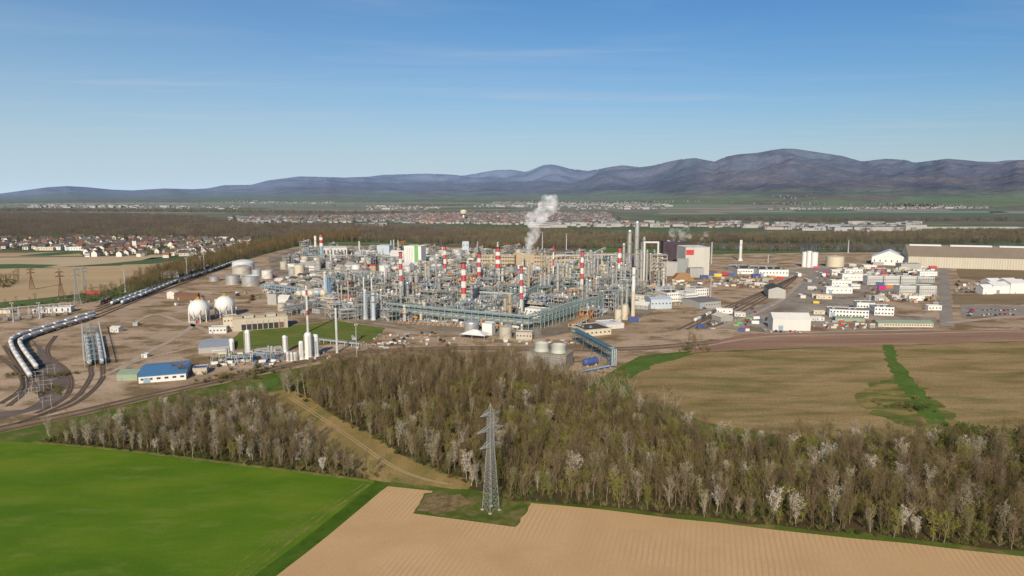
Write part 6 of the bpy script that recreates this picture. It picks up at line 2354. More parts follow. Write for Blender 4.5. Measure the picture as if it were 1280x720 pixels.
for i in range(-19, 20):
    for j in range(-5, 31):
        cu, cv = i * 14.2 + prng.uniform(-2, 2), j * 14.2 + prng.uniform(-2, 2)
        x, y = ox + U[0] * cu + V[0] * cv, oy + U[1] * cu + V[1] * cv
        if not inside(x, y, PA):
            continue
        r = prng.random()
        k = i * 100 + j
        px, py = PX(x, y)
        hi = 1.0 + 0.5 * (px > 660)
        if r < 0.50 and free(x, y, 4.2):
            lv = prng.choice([2, 2, 3, 3, 4, 4]) + (1 if px > 690 and prng.random() < .5 else 0)
            m_ = unit_cols[uc % 6] if prng.random() < .8 else prng.choice([orange, white, galv])
            nm = {'green_grey_steel': 'green grey', 'grey_steel': 'grey', 'blue_grey_steel': 'blue grey', 'insulation_grey': 'light grey', 'orange_paint': 'orange', 'white_paint': 'white', 'galvanised_steel': 'bright grey'}[m_.name]
            process_frame('%s %s process frame' % ('tall' if lv > 3 else 'low' if lv < 3 else 'mid height', nm), x, y, prng.choice([12, 14, 16]), prng.choice([9, 11, 13]), lv, prng.uniform(3.4, 4.6), GZ + (PI / 2 if prng.random() < .4 else 0), k, m_)
            uc += 1
            occ(x, y, 5)
        elif r < 0.62 and free(x, y, 3.8):
            h = prng.uniform(14, 30) * hi
            m_ = prng.choice([silver, insul, white, beigemetal, silver, tan])
            d_ = {'aluminium_cladding': 'silver', 'insulation_grey': 'grey', 'white_paint': 'white', 'beige_cladding': 'beige', 'tan_render': 'tan'}[m_.name]
            for q in range(prng.choice([1, 2, 2, 3])):
                a, b = x + U[0] * q * 5, y + U[1] * q * 5
                l, g = lab('%s insulated column with platforms' % d_, a, b)
                column(l, a, b, prng.uniform(0.9, 1.8), h * prng.uniform(.75, 1), m_, plats=3, group=g, seed=k + q)
            occ(x, y, 5)
        elif r < 0.74 and free(x, y, 3.8):
            exchanger_bank('bank of horizontal heat exchangers', x, y, GZ, prng.randint(3, 5), k)
            occ(x, y, 6)
        elif r < 0.83 and free(x, y, 3.8):
            for q in range(prng.choice([2, 3])):
                a, b = x + V[0] * (q - 1) * 4.6, y + V[1] * (q - 1) * 4.6
                m_ = prng.choice([white, silver, cream, insul, orange])
                drum('%s horizontal drum on saddles' % {'white_paint': 'white', 'aluminium_cladding': 'silver', 'cream_paint': 'cream', 'insulation_grey': 'grey', 'orange_paint': 'orange'}[m_.name], a, b, prng.uniform(1.1, 1.9), prng.uniform(8, 13), 3.4, GZ, m_)
            occ(x, y, 6)
        elif r < 0.92 and free(x, y, 3.8):
            fin_fan('air coolers on green legs', x, y, prng.uniform(13, 20), 7, prng.uniform(6, 11), GZ + (PI / 2 if prng.random() < .3 else 0), prng.choice([galv, insul, white, greensteel]))
            occ(x, y, 6)
        elif free(x, y, 3.8):
            m_ = prng.choice([white, cream, clean_white, tan, paleblue])
            l, g = lab('small %s equipment house' % {'white_paint': 'white', 'cream_paint': 'cream', 'bright_white': 'bright white', 'tan_render': 'tan', 'pale_blue_grey': 'pale blue'}[m_.name], x, y)
            building(l, x, y, prng.uniform(8, 14), prng.uniform(6, 9), prng.uniform(4, 8), GZ, wall=m_, roofmat=prng.choice([greyroof, galv, white]), win=(1, 4, 1.2, 1.2), group=g)
            occ(x, y, 6)

LA = pg((335, 352), (400, 344), (470, 350), (430, 362), (405, 392), (440, 400), (356, 394), (330, 372))
RA = pg((790, 352), (835, 352), (840, 372), (800, 392), (792, 380))
for x, y in fill(LA, 15, 61) + fill(RA, 14, 62):
    r = prng.random()
    if not free(x, y, 4.5):
        continue
    px, py = PX(x, y)
    k = int(px * 13 + py)
    if r < 0.30:
        process_frame('low %s pipe frame' % ('grey', 'bright grey', 'green grey')[k % 3], x, y, 12, 8, prng.choice([1, 1, 2]), 3.8, GZ, k, (steel, galv, greensteel)[k % 3])
    elif r < 0.5:
        for q in range(2):
            m_ = prng.choice([white, silver, cream, insul])
            drum('%s low drum' % {'white_paint': 'white', 'aluminium_cladding': 'silver', 'cream_paint': 'cream', 'insulation_grey': 'grey'}[m_.name], x, y + q * 5 - 2.5, prng.uniform(1, 1.7), prng.uniform(7, 11), 2.6, GZ, m_)
    elif r < 0.72:
        m_ = prng.choice([white, cream, tan, insul, clean_white])
        l, g = lab('low %s utility shed' % {'white_paint': 'white', 'cream_paint': 'cream', 'bright_white': 'bright white', 'tan_render': 'tan', 'insulation_grey': 'grey'}[m_.name], x, y)
        building(l, x, y, prng.uniform(8, 16), prng.uniform(6, 10), prng.uniform(3, 5), GZ, wall=m_, roofmat=prng.choice([greyroof, galv, white, darkroof]), win=(1, 3, 1.2, 1.2), group=g, roof=prng.choice(['flat', 'gable_x']))
    elif r < 0.84:
        exchanger_bank('bank of low heat exchangers', x, y, GZ, 3, k)
    elif r < 0.95:
        m_ = prng.choice([silver, white, beigemetal])
        l, g = lab('little %s tank' % {'aluminium_cladding': 'silver', 'white_paint': 'white', 'beige_cladding': 'beige'}[m_.name], x, y)
        tank(l, x, y, prng.uniform(2.5, 4.5), prng.uniform(4, 8), m_, group=g, stair=False)
    occ(x, y, 5)

# grey lattice structures seen above the front rack on the left
for k, (px, py, w_, d_, lv) in enumerate(((438, 397, 30, 10, 3), (418, 396, 14, 10, 3), (480, 396, 14, 8, 3), (540, 384, 22, 12, 4), (520, 388, 16, 10, 3), (390, 324, 22, 14, 5), (382, 318, 16, 14, 6), (705, 388, 14, 9, 3), (608, 366, 24, 10, 4))):
    x, y = G(px, py)
    process_frame(('bright grey', 'blue grey')[k in (5,)] + ' open pipe lattice', x, y, w_, d_, lv, 4.2, GZ, 900 + k, (galv, bluesteel)[k in (5,)])
# blue steel platform by the vertical tanks
for px, py, w_, d_, m_ in ((331, 450, 26, 8, blueroof), (300, 453, 18, 7, bluesteel), (280, 452, 16, 7, steel)):
    x, y = G(px, py)
    process_frame('low %s platform with pipework' % ('blue' if m_ is blueroof else 'pale blue' if m_ is bluesteel else 'grey'), x, y, w_, d_, 1, 4.5, R(15), int(px), m_)
# stacked exchanger tower and the portal frame beside the tall columns
x, y = G(823, 352)
process_frame('cream stacked exchanger tower with many decks', x, y, 20, 12, 7, 5.2, R(-5), 77, cream)
x, y = G(813, 352)
t = thing('portal_pipe', 'white inverted U of thick pipe between the tall columns and purple building', 'pipe', (x, y, 0), R(-5))
mb = MB()
hh = HT(y, 303)
mb.tube((-9, 0, 0), (-9, 0, hh), 1.3, n=10)
mb.tube((9, 0, 16), (9, 0, hh), 1.3, n=10)
mb.tube((-9.9, 0, hh), (9.9, 0, hh), 1.3, n=10)
part('pipe', mb, white, t)
mb = MB()
for z in range(4, int(hh) - 2, 5):
    mb.beam((-11, 0.5, z), (-11, 0.5, z + 5), 0.3)
    mb.beam((-13, 0.5, z), (-11, 0.5, z + 5), 0.3)
    mb.beam((-13, 0.5, z), (-13, 0.5, z + 5), 0.3)
part('support', mb, galv, t)
# red square sign on the boiler house, crane and timber pile
bh = [o for o in sc.objects if o.parent is None and o.get('label', '').startswith('tall white boiler')][0]
yb_ = bh.location.y
mb = MB()
zz0, zz1 = HT(yb_, 318.5), HT(yb_, 312.2)
hw_ = 15.35 * MPP(yb_)
mb.box(-hw_ + 0.5, -hw_ + 12, -0.4, -0.05, zz0, zz1)
part('sign_panel', mb, red, bh)
x, y = G(853, 351)
t = thing('timber_pile', 'orange brown heap of stacked timber before the boiler house', 'timber pile', (x, y, 0), R(8))
mb = MB()
trg = random.Random(5)
for lv in range(9):
    wv_ = 16 - lv * 1.1
    k = -wv_
    while k < wv_:
        mb.tube((k, -6 + lv * 0.3 + trg.uniform(-.6, .6), 0.7 + lv * 1.15), (k, 6 + trg.uniform(-.6, .6), 0.7 + lv * 1.15), 0.62, n=7)
        k += 1.3
part('logs', mb, timber, t)
x, y = G(848, 344)
t = thing('mobile_crane', 'green and yellow crane working beside the timber pile', 'crane', (x, y, 0), 0.3)
mb = MB()
mb.box(-6, 6, -1.6, 1.6, 1.2, 2.6)
part('chassis', mb, yellow, t)
mb = MB()
mb.box(-2, 3, -1.5, 1.5, 2.61, 5.4)
part('cab', mb, green, t)
mb = MB()
mb.beam((2, 0, 4.5), (-14, 0, 20), 1.1)
part('boom', mb, yellow, t)
for a in (-4.5, -1.5, 1.5, 4.5):
    mb = MB()
    for e in (-1.3, 1.3):
        mb.tube((a, e - 0.25, 0.7), (a, e + 0.25, 0.7), 0.7, n=12)
    part('wheel', mb, tyre, t)

# ------------------------------------------------------------------ back of the plant: sheds and small tanks
BA = pg((345, 340), (400, 340), (470, 345), (560, 343), (640, 343), (690, 340), (770, 340), (800, 334), (760, 322), (690, 318), (560, 315), (440, 313), (385, 318))
for x, y in fill(BA, 23, 17):
    r = prng.random()
    if not free(x, y, 6):
        continue
    px, py = PX(x, y)
    if r < 0.34:
        m_ = prng.choice([white, clean_white, cream, tan, paleblue, insul])
        d_ = {'white_paint': 'white', 'cream_paint': 'cream', 'bright_white': 'bright white', 'tan_render': 'tan', 'pale_blue_grey': 'pale blue', 'insulation_grey': 'grey'}[m_.name]
        l, g = lab('%s works shed' % d_, x, y)
        building(l, x, y, prng.uniform(11, 22), prng.uniform(8, 14), prng.uniform(4, 9), GZ + prng.choice([0, PI / 2 * 0]), wall=m_, roof=prng.choice(['flat', 'gable_x']), roofmat=prng.choice([greyroof, galv, white, darkroof, insul]), win=(1, 5, 1.5, 1.5), group=g)
    elif r < 0.55:
        m_ = prng.choice([white, silver, beigemetal, insul, cream])
        d_ = {'white_paint': 'white', 'aluminium_cladding': 'silver', 'beige_cladding': 'beige', 'insulation_grey': 'grey', 'cream_paint': 'cream'}[m_.name]
        l, g = lab('small %s storage tank' % d_, x, y)
        tank(l, x, y, prng.uniform(3.5, 7), prng.uniform(6, 12), m_, group=g, stair=False)
    elif r < 0.75:
        m_ = prng.choice([greensteel, steel, galv, insul])
        process_frame('distant %s process frame' % {'green_grey_steel': 'green grey', 'grey_steel': 'grey', 'galvanised_steel': 'bright grey', 'insulation_grey': 'light grey'}[m_.name], x, y, 14, 11, prng.choice([2, 3, 3, 4]), 4.5, GZ, int(px * 7 + py), m_)
    elif r < 0.83:
        h = prng.uniform(14, 28)
        m_ = prng.choice([silver, insul, white])
        l, g = lab('distant %s column' % {'aluminium_cladding': 'silver', 'insulation_grey': 'grey', 'white_paint': 'white'}[m_.name], x, y)
        column(l, x, y, prng.uniform(1.2, 2), h, m_, group=g)
    elif r < 0.93:
        drum('distant %s drum' % 'white', x, y, 2, 14, 3.5, GZ, white)
    occ(x, y, 8)

# ------------------------------------------------------------------ lattice pylons, light masts, substation gantries
pylonsteel = paint('weathered_galvanised_steel', (0.27, 0.285, 0.285), 0.6, 0.1, var=0.3)
x, y = G(613.5, 638)
H = HT(y, 504)
lattice_pylon('tall grey lattice pylon standing alone on the grass plot in the ploughed field', x, y, H, 2.3, 0.98, R(42), [(HT(y, 557), 5.2), (HT(y, 537), 6.6), (HT(y, 517.5), 4.8)], tk=0.115, wz=.62, mat=pylonsteel)
for px, yt, yb, l in ((77, 335, 373, 'slim rusty lattice pylon left of the pair by the tan field'), (97, 330, 380, 'slim grey lattice pylon right of the pair by the tan field'), (40, 333, 362, 'faint lattice pylon out in the tan field'), (106, 331, 362, 'faint lattice pylon behind the pair by the tan field')):
    x, y = G(px, yb)
    lattice_pylon(l, x, y, HT(y, yt), 3.2, 0.8, 0.6, [(HT(y, yt) * 0.72, 4.5), (HT(y, yt) * 0.86, 4)], mat=steel if px > 80 else rust, tk=0.26)
for k, (px, yt, yb) in enumerate(((157, 336, 365), (251, 320, 337), (255.5, 318, 337), (234, 322, 344), (888, 345, 373), (708, 292, 312), (1060, 300, 316), (678, 290, 311), (960, 318, 328), (446, 405, 446), (50, 378, 398), (17, 378, 402))):
    light_mast(['tall grey light mast at the head of the sidings', 'left light mast before the tree belt', 'right light mast before the tree belt', 'light mast among the dark wagons', 'white light mast in front of the timber pile', 'thin mast by the river behind the right tan office', 'thin mast in the riverside bushes right of the silos',
                'thin mast by the river behind the left tan office', 'light mast beside the dark roofed halls', 'light mast right of the lawn', 'light mast in the substation beside the switchgear', 'light mast at the left of the substation'][k], px, yt, yb, 1.3)
for k in range(7):
    x, y = G(4 + 13 * k, 397 - 1.2 * k)
    t = thing('substation_gantry', 'grey steel busbar gantry in the substation', 'gantry', (x, y, 0), R(14), 'substation gantries')
    mb = MB()
    for a in (-5, 5):
        for e in (-0.5, 0.5):
            mb.beam((a + e, 0, 0), (a, 0, 9), 0.25)
    part('post', mb, galv, t)
    mb = MB()
    for e in (0, 0.8):
        mb.beam((-5, e, 9), (5, e, 9), 0.25)
    mb.beam((-5, 0, 8.2), (5, 0, 8.2), 0.2)
    part('beam', mb, galv, t)
    for a in (-3, 0, 3):
        mb = MB()
        mb.lathe([(0.1, 6.4), (0.28, 6.6), (0.12, 6.9), (0.28, 7.2), (0.12, 7.5), (0.28, 7.8), (0.1, 8.2)], x=a, n=8)
        part('insulator', mb, rust, t)
for k in range(6):
    x, y = G(8 + 15 * k, 401 - 1.4 * k)
    l = 'grey transformer with radiator fins in the substation'
    t = thing('transformer', l, 'transformer', (x, y, 0), R(14), 'substation transformers')
    mb = MB()
    mb.box(-2, 2, -1.2, 1.2, 0.4, 3.2)
    part('tank_body', mb, insul, t)
    mb = MB()
    for q in range(7):
        mb.box(-1.8 + q * 0.55, -1.6 + q * 0.55, -2, -1.25, 0.6, 3)
    part('radiator', mb, galv, t)
    for a in (-1.2, 0, 1.2):
        mb = MB()
        mb.lathe([(0.25, 3.2), (0.12, 3.6), (0.25, 3.9), (0.1, 4.6)], x=a, n=8)
        part('bushing', mb, rust, t)
# overhead line masts of the loading yard
for k, (px, py) in enumerate(((37, 500), (54, 512), (24, 505), (45, 478), (60, 470), (33, 484), (55, 490), (40, 492))):
    x, y = G(px, py)
    t = thing('yard_gantry', 'thin grey pipe gantry at the end of the curved wagon rows', 'gantry', (x, y, 0), R(30 + 20 * (k % 3)), 'gantries at the end of the wagon rows')
    mb = MB()
    mb.tube((0, 0, 0), (0, 0, 7), 0.11, n=6)
    mb.tube((4, 0, 0), (4, 0, 7), 0.11, n=6)
    part('post', mb, galv, t)
    mb = MB()
    mb.beam((-1, 0, 7), (5, 0, 7), 0.16)
    mb.beam((-1, 0, 4.6), (5, 0, 4.6), 0.13)
    part('beam', mb, galv, t)

# ------------------------------------------------------------------ trains
PROTO = {}


def wagon(mat, x, y, rz, label, group):
    if mat.name not in PROTO:
        w = make_wagon(mat, label=label)
        w.location = (x, y, 0.35)
        w.rotation_euler = (0, 0, rz)
        w['group'] = group
        PROTO[mat.name] = w
        return w
    return dup(PROTO[mat.name], (x, y, 0.35), rz, label, group)


def train(px, n, mats, label, group, gap=15.7, start=8.0):
    L = smooth_line(pg(*px), 12)
    acc, want, k = 0.0, start, 0
    for (ax, ay), (bx, by) in zip(L[:-1], L[1:]):
        d = math.hypot(bx - ax, by - ay)
        while acc + d >= want and k < n:
            t = (want - acc) / d
            m_ = mats[k % len(mats)]
            wagon(m_, ax + (bx - ax) * t, ay + (by - ay) * t, math.atan2(by - ay, bx - ax), label, group)
            k += 1
            want += gap
        acc += d


wagw = paint('wagon_white', (0.64, 0.62, 0.575), 0.45, var=0.4, scale=0.35, obj_random=0.14)
wagp = paint('wagon_pale_blue', (0.54, 0.60, 0.59), 0.45, var=0.25, scale=0.35)
wagd = paint('wagon_dark_grey', (0.075, 0.072, 0.075), 0.5, var=0.3, scale=0.35)
wagb = paint('wagon_brown', (0.20, 0.115, 0.085), 0.6, var=0.3, scale=0.35)
train(((38, 474), (15, 436), (22, 424), (60, 411.5), (118, 394)), 22, [wagw], 'white tank wagon in the outer row of the curved train', 'wagons of the outer curved row')
train(((46, 463), (26, 434), (32, 426), (60, 416), (120, 397.5)), 21, [wagw], 'white tank wagon in the inner row of the curved train', 'wagons of the inner curved row')
train(((139, 382), (160, 374), (186, 364)), 9, [wagw], 'white tank wagon in the short row at the head of the sidings', 'white wagons at the head of the sidings')
train(((152, 381), (190, 366)), 6, [wagp], 'pale blue tank wagon beside the white row in the sidings', 'pale blue wagons in the sidings')
train(((175, 372.5), (200, 362), (224, 352)), 11, [wagw], 'white tank wagon in the long front row of the sidings', 'white wagons of the long front siding row')
train(((190, 363), (220, 353), (250, 344.5)), 13, [wagd], 'dark tank wagon on the middle siding', 'dark wagons on the middle siding')
train(((224, 353.5), (250, 345), (285, 333)), 16, [wagd, steel], 'dark grey tank wagon on the siding nearest the silver tanks', 'dark grey wagons nearest the silver tanks')
train(((124, 381), (140, 375)), 4, [wagb], 'brown tank wagon at the near end of the sidings', 'brown wagons at the near end of the sidings')
train(((262, 341), (295, 328)), 9, [wagw], 'white tank wagon far along the sidings', 'white wagons far along the sidings')
train(((225, 346), (262, 334)), 9, [wagd, wagw], 'tank wagon on the back siding near the station building', 'wagons on the back siding')
train(((112.5, 458), (106.5, 414)), 7, [wagp], 'pale tank wagon inside the left bay of the loading rack', 'wagons in the left bay of the loading rack')
train(((127.5, 457), (120.5, 411)), 7, [wagp], 'pale tank wagon inside the right bay of the loading rack', 'wagons in the right bay of the loading rack')
train(((868, 404), (885, 396), (905, 387)), 5, [wagw, wagd], 'tank wagon standing in the right hand rail yard', 'wagons in the right hand rail yard')
# loading rack over the two bays
A0, A1 = G(119.5, 459), G(113.5, 412)
L_ = math.hypot(A1[0] - A0[0], A1[1] - A0[1])
t = thing('loading_rack', 'green steel loading rack standing over the two rows of pale wagons', 'loading rack', (A0[0], A0[1], 0), math.atan2(A1[1] - A0[1], A1[0] - A0[0]))
mb = MB()
k = 0.0
while k < L_:
    for b in (-6.4, 0.0, 6.4):
        mb.beam((k, b, 0), (k, b, 5.6), 0.2)
    mb.beam((k, -6.4, 5.6), (k, 6.4, 5.6), 0.16)
    k += 6
for b in (-6.4, 0.0, 6.4):
    mb.beam((0, b, 5.6), (L_, b, 5.6), 0.2)
part('frame', mb, galv, t)
for b in (0.0, -6.4, 6.4):
    mb = MB()
    w_ = 0.6 if b == 0 else 0.35
    mb.box(0, L_, b - w_, b + w_, 5.75, 5.9)
    for e in (-w_, w_):
        mb.beam((0, b + e, 6.9), (L_, b + e, 6.9), 0.1)
        for q in range(int(L_ / 4) + 1):
            mb.beam((q * 4, b + e, 5.8), (q * 4, b + e, 6.9), 0.08)
    part('walkway', mb, white if b else greensteel, t)
for k in range(8):
    for s in (-1, 1):
        mb = MB()
        a = L_ * (k + 0.5) / 8
        mb.tube((a, s * 0.6, 5.9), (a, s * 0.6, 8), 0.12, n=6)
        mb.tube((a, s * 0.6, 8), (a, s * 3.6, 6.4), 0.12, n=6)
        part('loading_arm', mb, galv, t)

# ------------------------------------------------------------------ cars, containers, yard clutter
crng = random.Random(21)
CARM = [('white', clean_white), ('dark', dark), ('silver', silver), ('red', red), ('blue', blue), ('grey', insul)]
CARP = {}
def car(px, py, rz, place, kind=None):
    x, y = G(px, py)
    nm, m_ = CARM[kind if kind is not None else crng.choice([0, 0, 1, 1, 2, 2, 5, 3, 4])]
    l, g = '%s car parked %s' % (nm, place), '%s cars %s' % (nm, place)
    if nm not in CARP:
        c = make_car(m_)
        c.location = (x, y, 0.2)
        c.rotation_euler = (0, 0, rz)
        c['label'] = l
        c['group'] = g
        CARP[nm] = c
    else:
        dup(CARP[nm], (x, y, 0.2), rz, l, g)


for k in range(9):
    car(1211 + crng.uniform(0, 5), 386 + k * 1.2, 0.1, 'in the left column of the car park', kind=3 if k in (2, 3) else None)
for k in range(16):
    car(1229 + (k % 8) * 5.5 + crng.uniform(-1, 1), 388 + 6 * (k // 8) + crng.uniform(-1, 1), 1.3, 'in the middle of the car park')
for k in range(10):
    car(1196 + (k % 5) * 6, 362 + 4 * (k // 5) + crng.uniform(-.8, .8), 0.3, 'beside the tent roofed stores')
for k in range(26):
    car(1024 + crng.uniform(-6, 12), 340 + k * 1.15, 0.2, 'along the left of the site huts')
for k in range(16):
    car(1085 + crng.uniform(0, 32), 360 + crng.uniform(0, 8), crng.uniform(0, 3), 'in front of the tall site cabins')
for k in range(10):
    car(905 + k * 6 + crng.uniform(-1, 1), 345.5 + crng.uniform(-1, 1), 1.3, 'before the dark roofed halls')
for k in range(8):
    car(958 + k * 6, 415.5 + crng.uniform(-.8, .8), 1.2, 'in front of the white fabric hall')
for k in range(8):
    car(835 + k * 5, 380.5 + crng.uniform(-.7, .7), 1.2, 'before the white office complex')
CONM = [('white', clean_white), ('blue', blue), ('red', red), ('orange', orange), ('grey', insul), ('green', green), ('cream', cream), ('magenta', magenta), ('yellow', yellow), ('rusty', rust)]
CONP = {}
def container(px, py, rz, place, kind, s=1.0, z=0.19):
    x, y = G(px, py)
    nm, m_ = CONM[kind]
    l, g = '%s container %s' % (nm, place), '%s containers %s' % (nm, place)
    if nm not in CONP:
        c = make_container(m_)
        c.location = (x, y, z)
        c.rotation_euler = (0, 0, rz)
        c.scale = (s, s, s)
        c['label'], c['group'] = l, g
        CONP[nm] = c
    else:
        dup(CONP[nm], (x, y, z), rz, l, g, s)


for k in range(30):
    container(1030 + crng.uniform(0, 60), 403 + crng.uniform(0, 8), crng.uniform(-.3, .3), 'in the scrap rows below the office', crng.choice([4, 9, 9, 0, 5, 6, 2, 9, 4]), crng.uniform(.4, .9))
for k in range(60):
    container(1040 + crng.uniform(0, 130), 336 + crng.uniform(0, 9), crng.uniform(-.2, .2), 'in the storage yard behind the site cabins', crng.choice([0, 0, 4, 6, 6, 4, 0, 9, 0, 2]), crng.uniform(.8, 1.5))
for k in range(18):
    container(1082 + crng.uniform(0, 66), 368 + crng.uniform(0, 9), crng.uniform(-.5, .5), 'between the tall cabins and the office', crng.choice([3, 9, 9, 0, 4, 4, 6]), crng.uniform(.5, 1.2))
for px, py, k, s in ((930, 413, 7, .9), (927, 414.5, 1, 1.0), (933, 414, 0, .8), (920, 408, 5, .8), (924, 405, 5, .8), (936, 400, 5, .9), (945, 399, 0, 1.0), (950, 402, 1, .8), (944, 405, 0, 1.1), (876, 410, 1, 1.2), (1102, 362, 7, 1.6), (1110, 361, 3, 1.6), (1100, 357.5, 1, 1.6), (1166, 336, 2, 1.7), (1032, 342, 7, 1.2), (1020, 335.5, 7, 1.2),
                     (793, 401, 7, 1.3), (792, 402.5, 1, 1.5), (246, 403.5, 2, .8), (242, 404, 4, .8), (119, 368, 2, 1.6), (113, 368, 2, 1.6), (1020, 379.5, 8, 1.0), (897, 346, 8, 1.7), (892, 344, 1, 1.6), (880, 348, 1, 1.7), (906, 344.5, 2, 1.6), (915, 345, 1, 1.6), (945, 347, 1, 2.0), (965, 348, 3, 1.4), (975, 349, 2, 1.4)):
    container(px, py, crng.uniform(-.5, .5), where(*G(px, py))[0], k, s)
for k in range(34):
    container(912 + crng.uniform(0, 55), 348 + crng.uniform(0, 12), crng.uniform(-.8, .8), 'in the scrap yard before the dark rail shed', crng.choice([9, 9, 9, 6, 3, 9, 4]), crng.uniform(.5, 1.3))
for k in range(26):
    container(850 + crng.uniform(-20, 60), 352 + crng.uniform(0, 7), crng.uniform(-.5, .5), 'in the yard behind the white office complex', crng.choice([4, 9, 6, 0, 4]), crng.uniform(.5, 1.0))
for k in range(22):
    container(455 + crng.uniform(0, 80), 421 + crng.uniform(0, 14), crng.uniform(-.5, .5), 'in the strip between the lawn and the wood', crng.choice([0, 4, 9, 4, 6]), crng.uniform(.25, .55))
for k in range(16):
    container(268 + crng.uniform(0, 75), 450 + crng.uniform(0, 8), crng.uniform(-.2, .6), 'around the blue platform by the vertical tanks', crng.choice([0, 1, 4, 0, 6]), crng.uniform(.4, .8))
for k in range(18):
    container(340 + crng.uniform(0, 90), 345 + crng.uniform(0, 14), crng.uniform(-.5, .5), 'in the open ground before the tank farm', crng.choice([0, 4, 9, 2, 6]), crng.uniform(.5, 1.2))
for k in range(14):
    container(625 + crng.uniform(0, 100), 426 + crng.uniform(0, 5), crng.uniform(-.5, .5), 'beside the railway near the cooling tower', crng.choice([0, 4, 9, 6]), crng.uniform(.3, .6))

# ------------------------------------------------------------------ the village on the left and towns on the plain
hp = {}
vr = random.Random(33)
HV = [('red', tilered, 10, 9, 5.2, 3.6), ('brown', tilebrown, 11, 9, 5.6, 3.8), ('grey', tilegrey, 10, 9, 6.0, 3.4), ('brown', tilebrown, 13, 9, 6.2, 3.6), ('grey', tilegrey, 9, 8, 5.6, 3.4)]
VP = pg((-20, 299), (60, 299), (140, 298), (240, 299), (312, 300), (312, 314), (262, 319), (240, 322), (190, 322), (112, 320.5), (100, 313), (0, 313), (-20, 313))
pts = [p for p in fill(VP, 25, 34, 0.35) if vr.random() < .66]
pts.sort(key=lambda p: p[1])
for n_, (x, y) in enumerate(pts[:290]):
    k = vr.randrange(5)
    nm, rm, w_, d_, h_, r_ = HV[k]
    rz = vr.choice([0.1, 0.1 + PI / 2, -0.4, 0.5]) + vr.uniform(-.1, .1)
    l, g = 'pale house with a %s tiled gable roof in the village beyond the fields' % nm, '%s roofed village houses' % nm
    s = vr.uniform(0.85, 1.3)
    if k not in hp:
        o = make_house(housewall, rm, w_, d_, h_, r_)
        o.location, o.rotation_euler, o.scale = (x, y, 0.1), (0, 0, rz), (s, s, s)
        o['label'], o['group'] = l, g
        hp[k] = o
    else:
        dup(hp[k], (x, y, 0.1), rz, l, g, s)
for k, (a, b, yt, yb, d, rm, l) in enumerate(((0, 34, 305, 309, 22, white, 'long white hall at the left edge of the village'), (45, 66, 309.5, 313, 16, cream, 'cream flat roofed hall in front of the village'), (68, 82, 308, 312, 15, clean_white, 'short white hall in front of the village'),
                                           (82, 104, 309.5, 313, 15, clean_white, 'long white hall at the right of the front row of the village'), (222, 239, 312.5, 318, 18, cream, 'cream hall at the right end of the village'), (270, 283, 297, 301, 20, white, 'white hall before the wood behind the village'), (106, 112, 317, 321, 10, greyroof, 'lone white barn at the field edge before the village'))):
    B(l, a, b, yt, yb, d, R(3), wall=clean_white if 'cream' not in l else cream, roofmat=rm, win=(1, 7, 2, 1.8), roof='flat' if k < 6 else 'gable_x')
x, y = G(169, 311)
t = thing('church', 'white church tower with a pointed roof above the village houses', 'church', (x, y, 0), 0.2)
mb = MB()
mb.box(-4, 4, -4, 4, 0, 17)
part('tower', mb, white, t)
mb = MB()
mb.lathe([(5.8, 17), (0.02, 26)], n=4, smooth=False)
part('spire', mb, tilegrey, t)
mb = MB()
mb.box(4, 24, -5, 5, 0, 8)
part('nave', mb, white, t)
mb = MB()
vs = [(4, -6, 7.8), (25, -6, 7.8), (25, 6, 7.8), (4, 6, 7.8), (4, 0, 14), (25, 0, 14)]
mb.add(vs, [(0, 1, 5, 4), (3, 4, 5, 2), (1, 2, 5), (0, 4, 3)])
part('nave_roof', mb, tilered, t)
# village trees
pts = []
for x, y in fill(VP, 25, 36):
    pts.append((x + 9, y + 8, vr.uniform(.4, .75), vr.uniform(0, 6), vr.randrange(8)))
scatter('village_trees', pts, CL['brown'] + CL['olive'] + CL['green'])


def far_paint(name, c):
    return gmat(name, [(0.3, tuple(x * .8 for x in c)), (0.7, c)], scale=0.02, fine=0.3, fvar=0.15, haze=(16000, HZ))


FW, FR, FB, FG_ = far_paint('far_white_wall', (0.40, 0.385, 0.36)), far_paint('far_red_roof', (0.20, 0.09, 0.065)), far_paint('far_brown_roof', (0.10, 0.075, 0.065)), far_paint('far_grey_roof', (0.20, 0.195, 0.19))
FO = far_paint('far_orange_roof', (0.42, 0.16, 0.07))


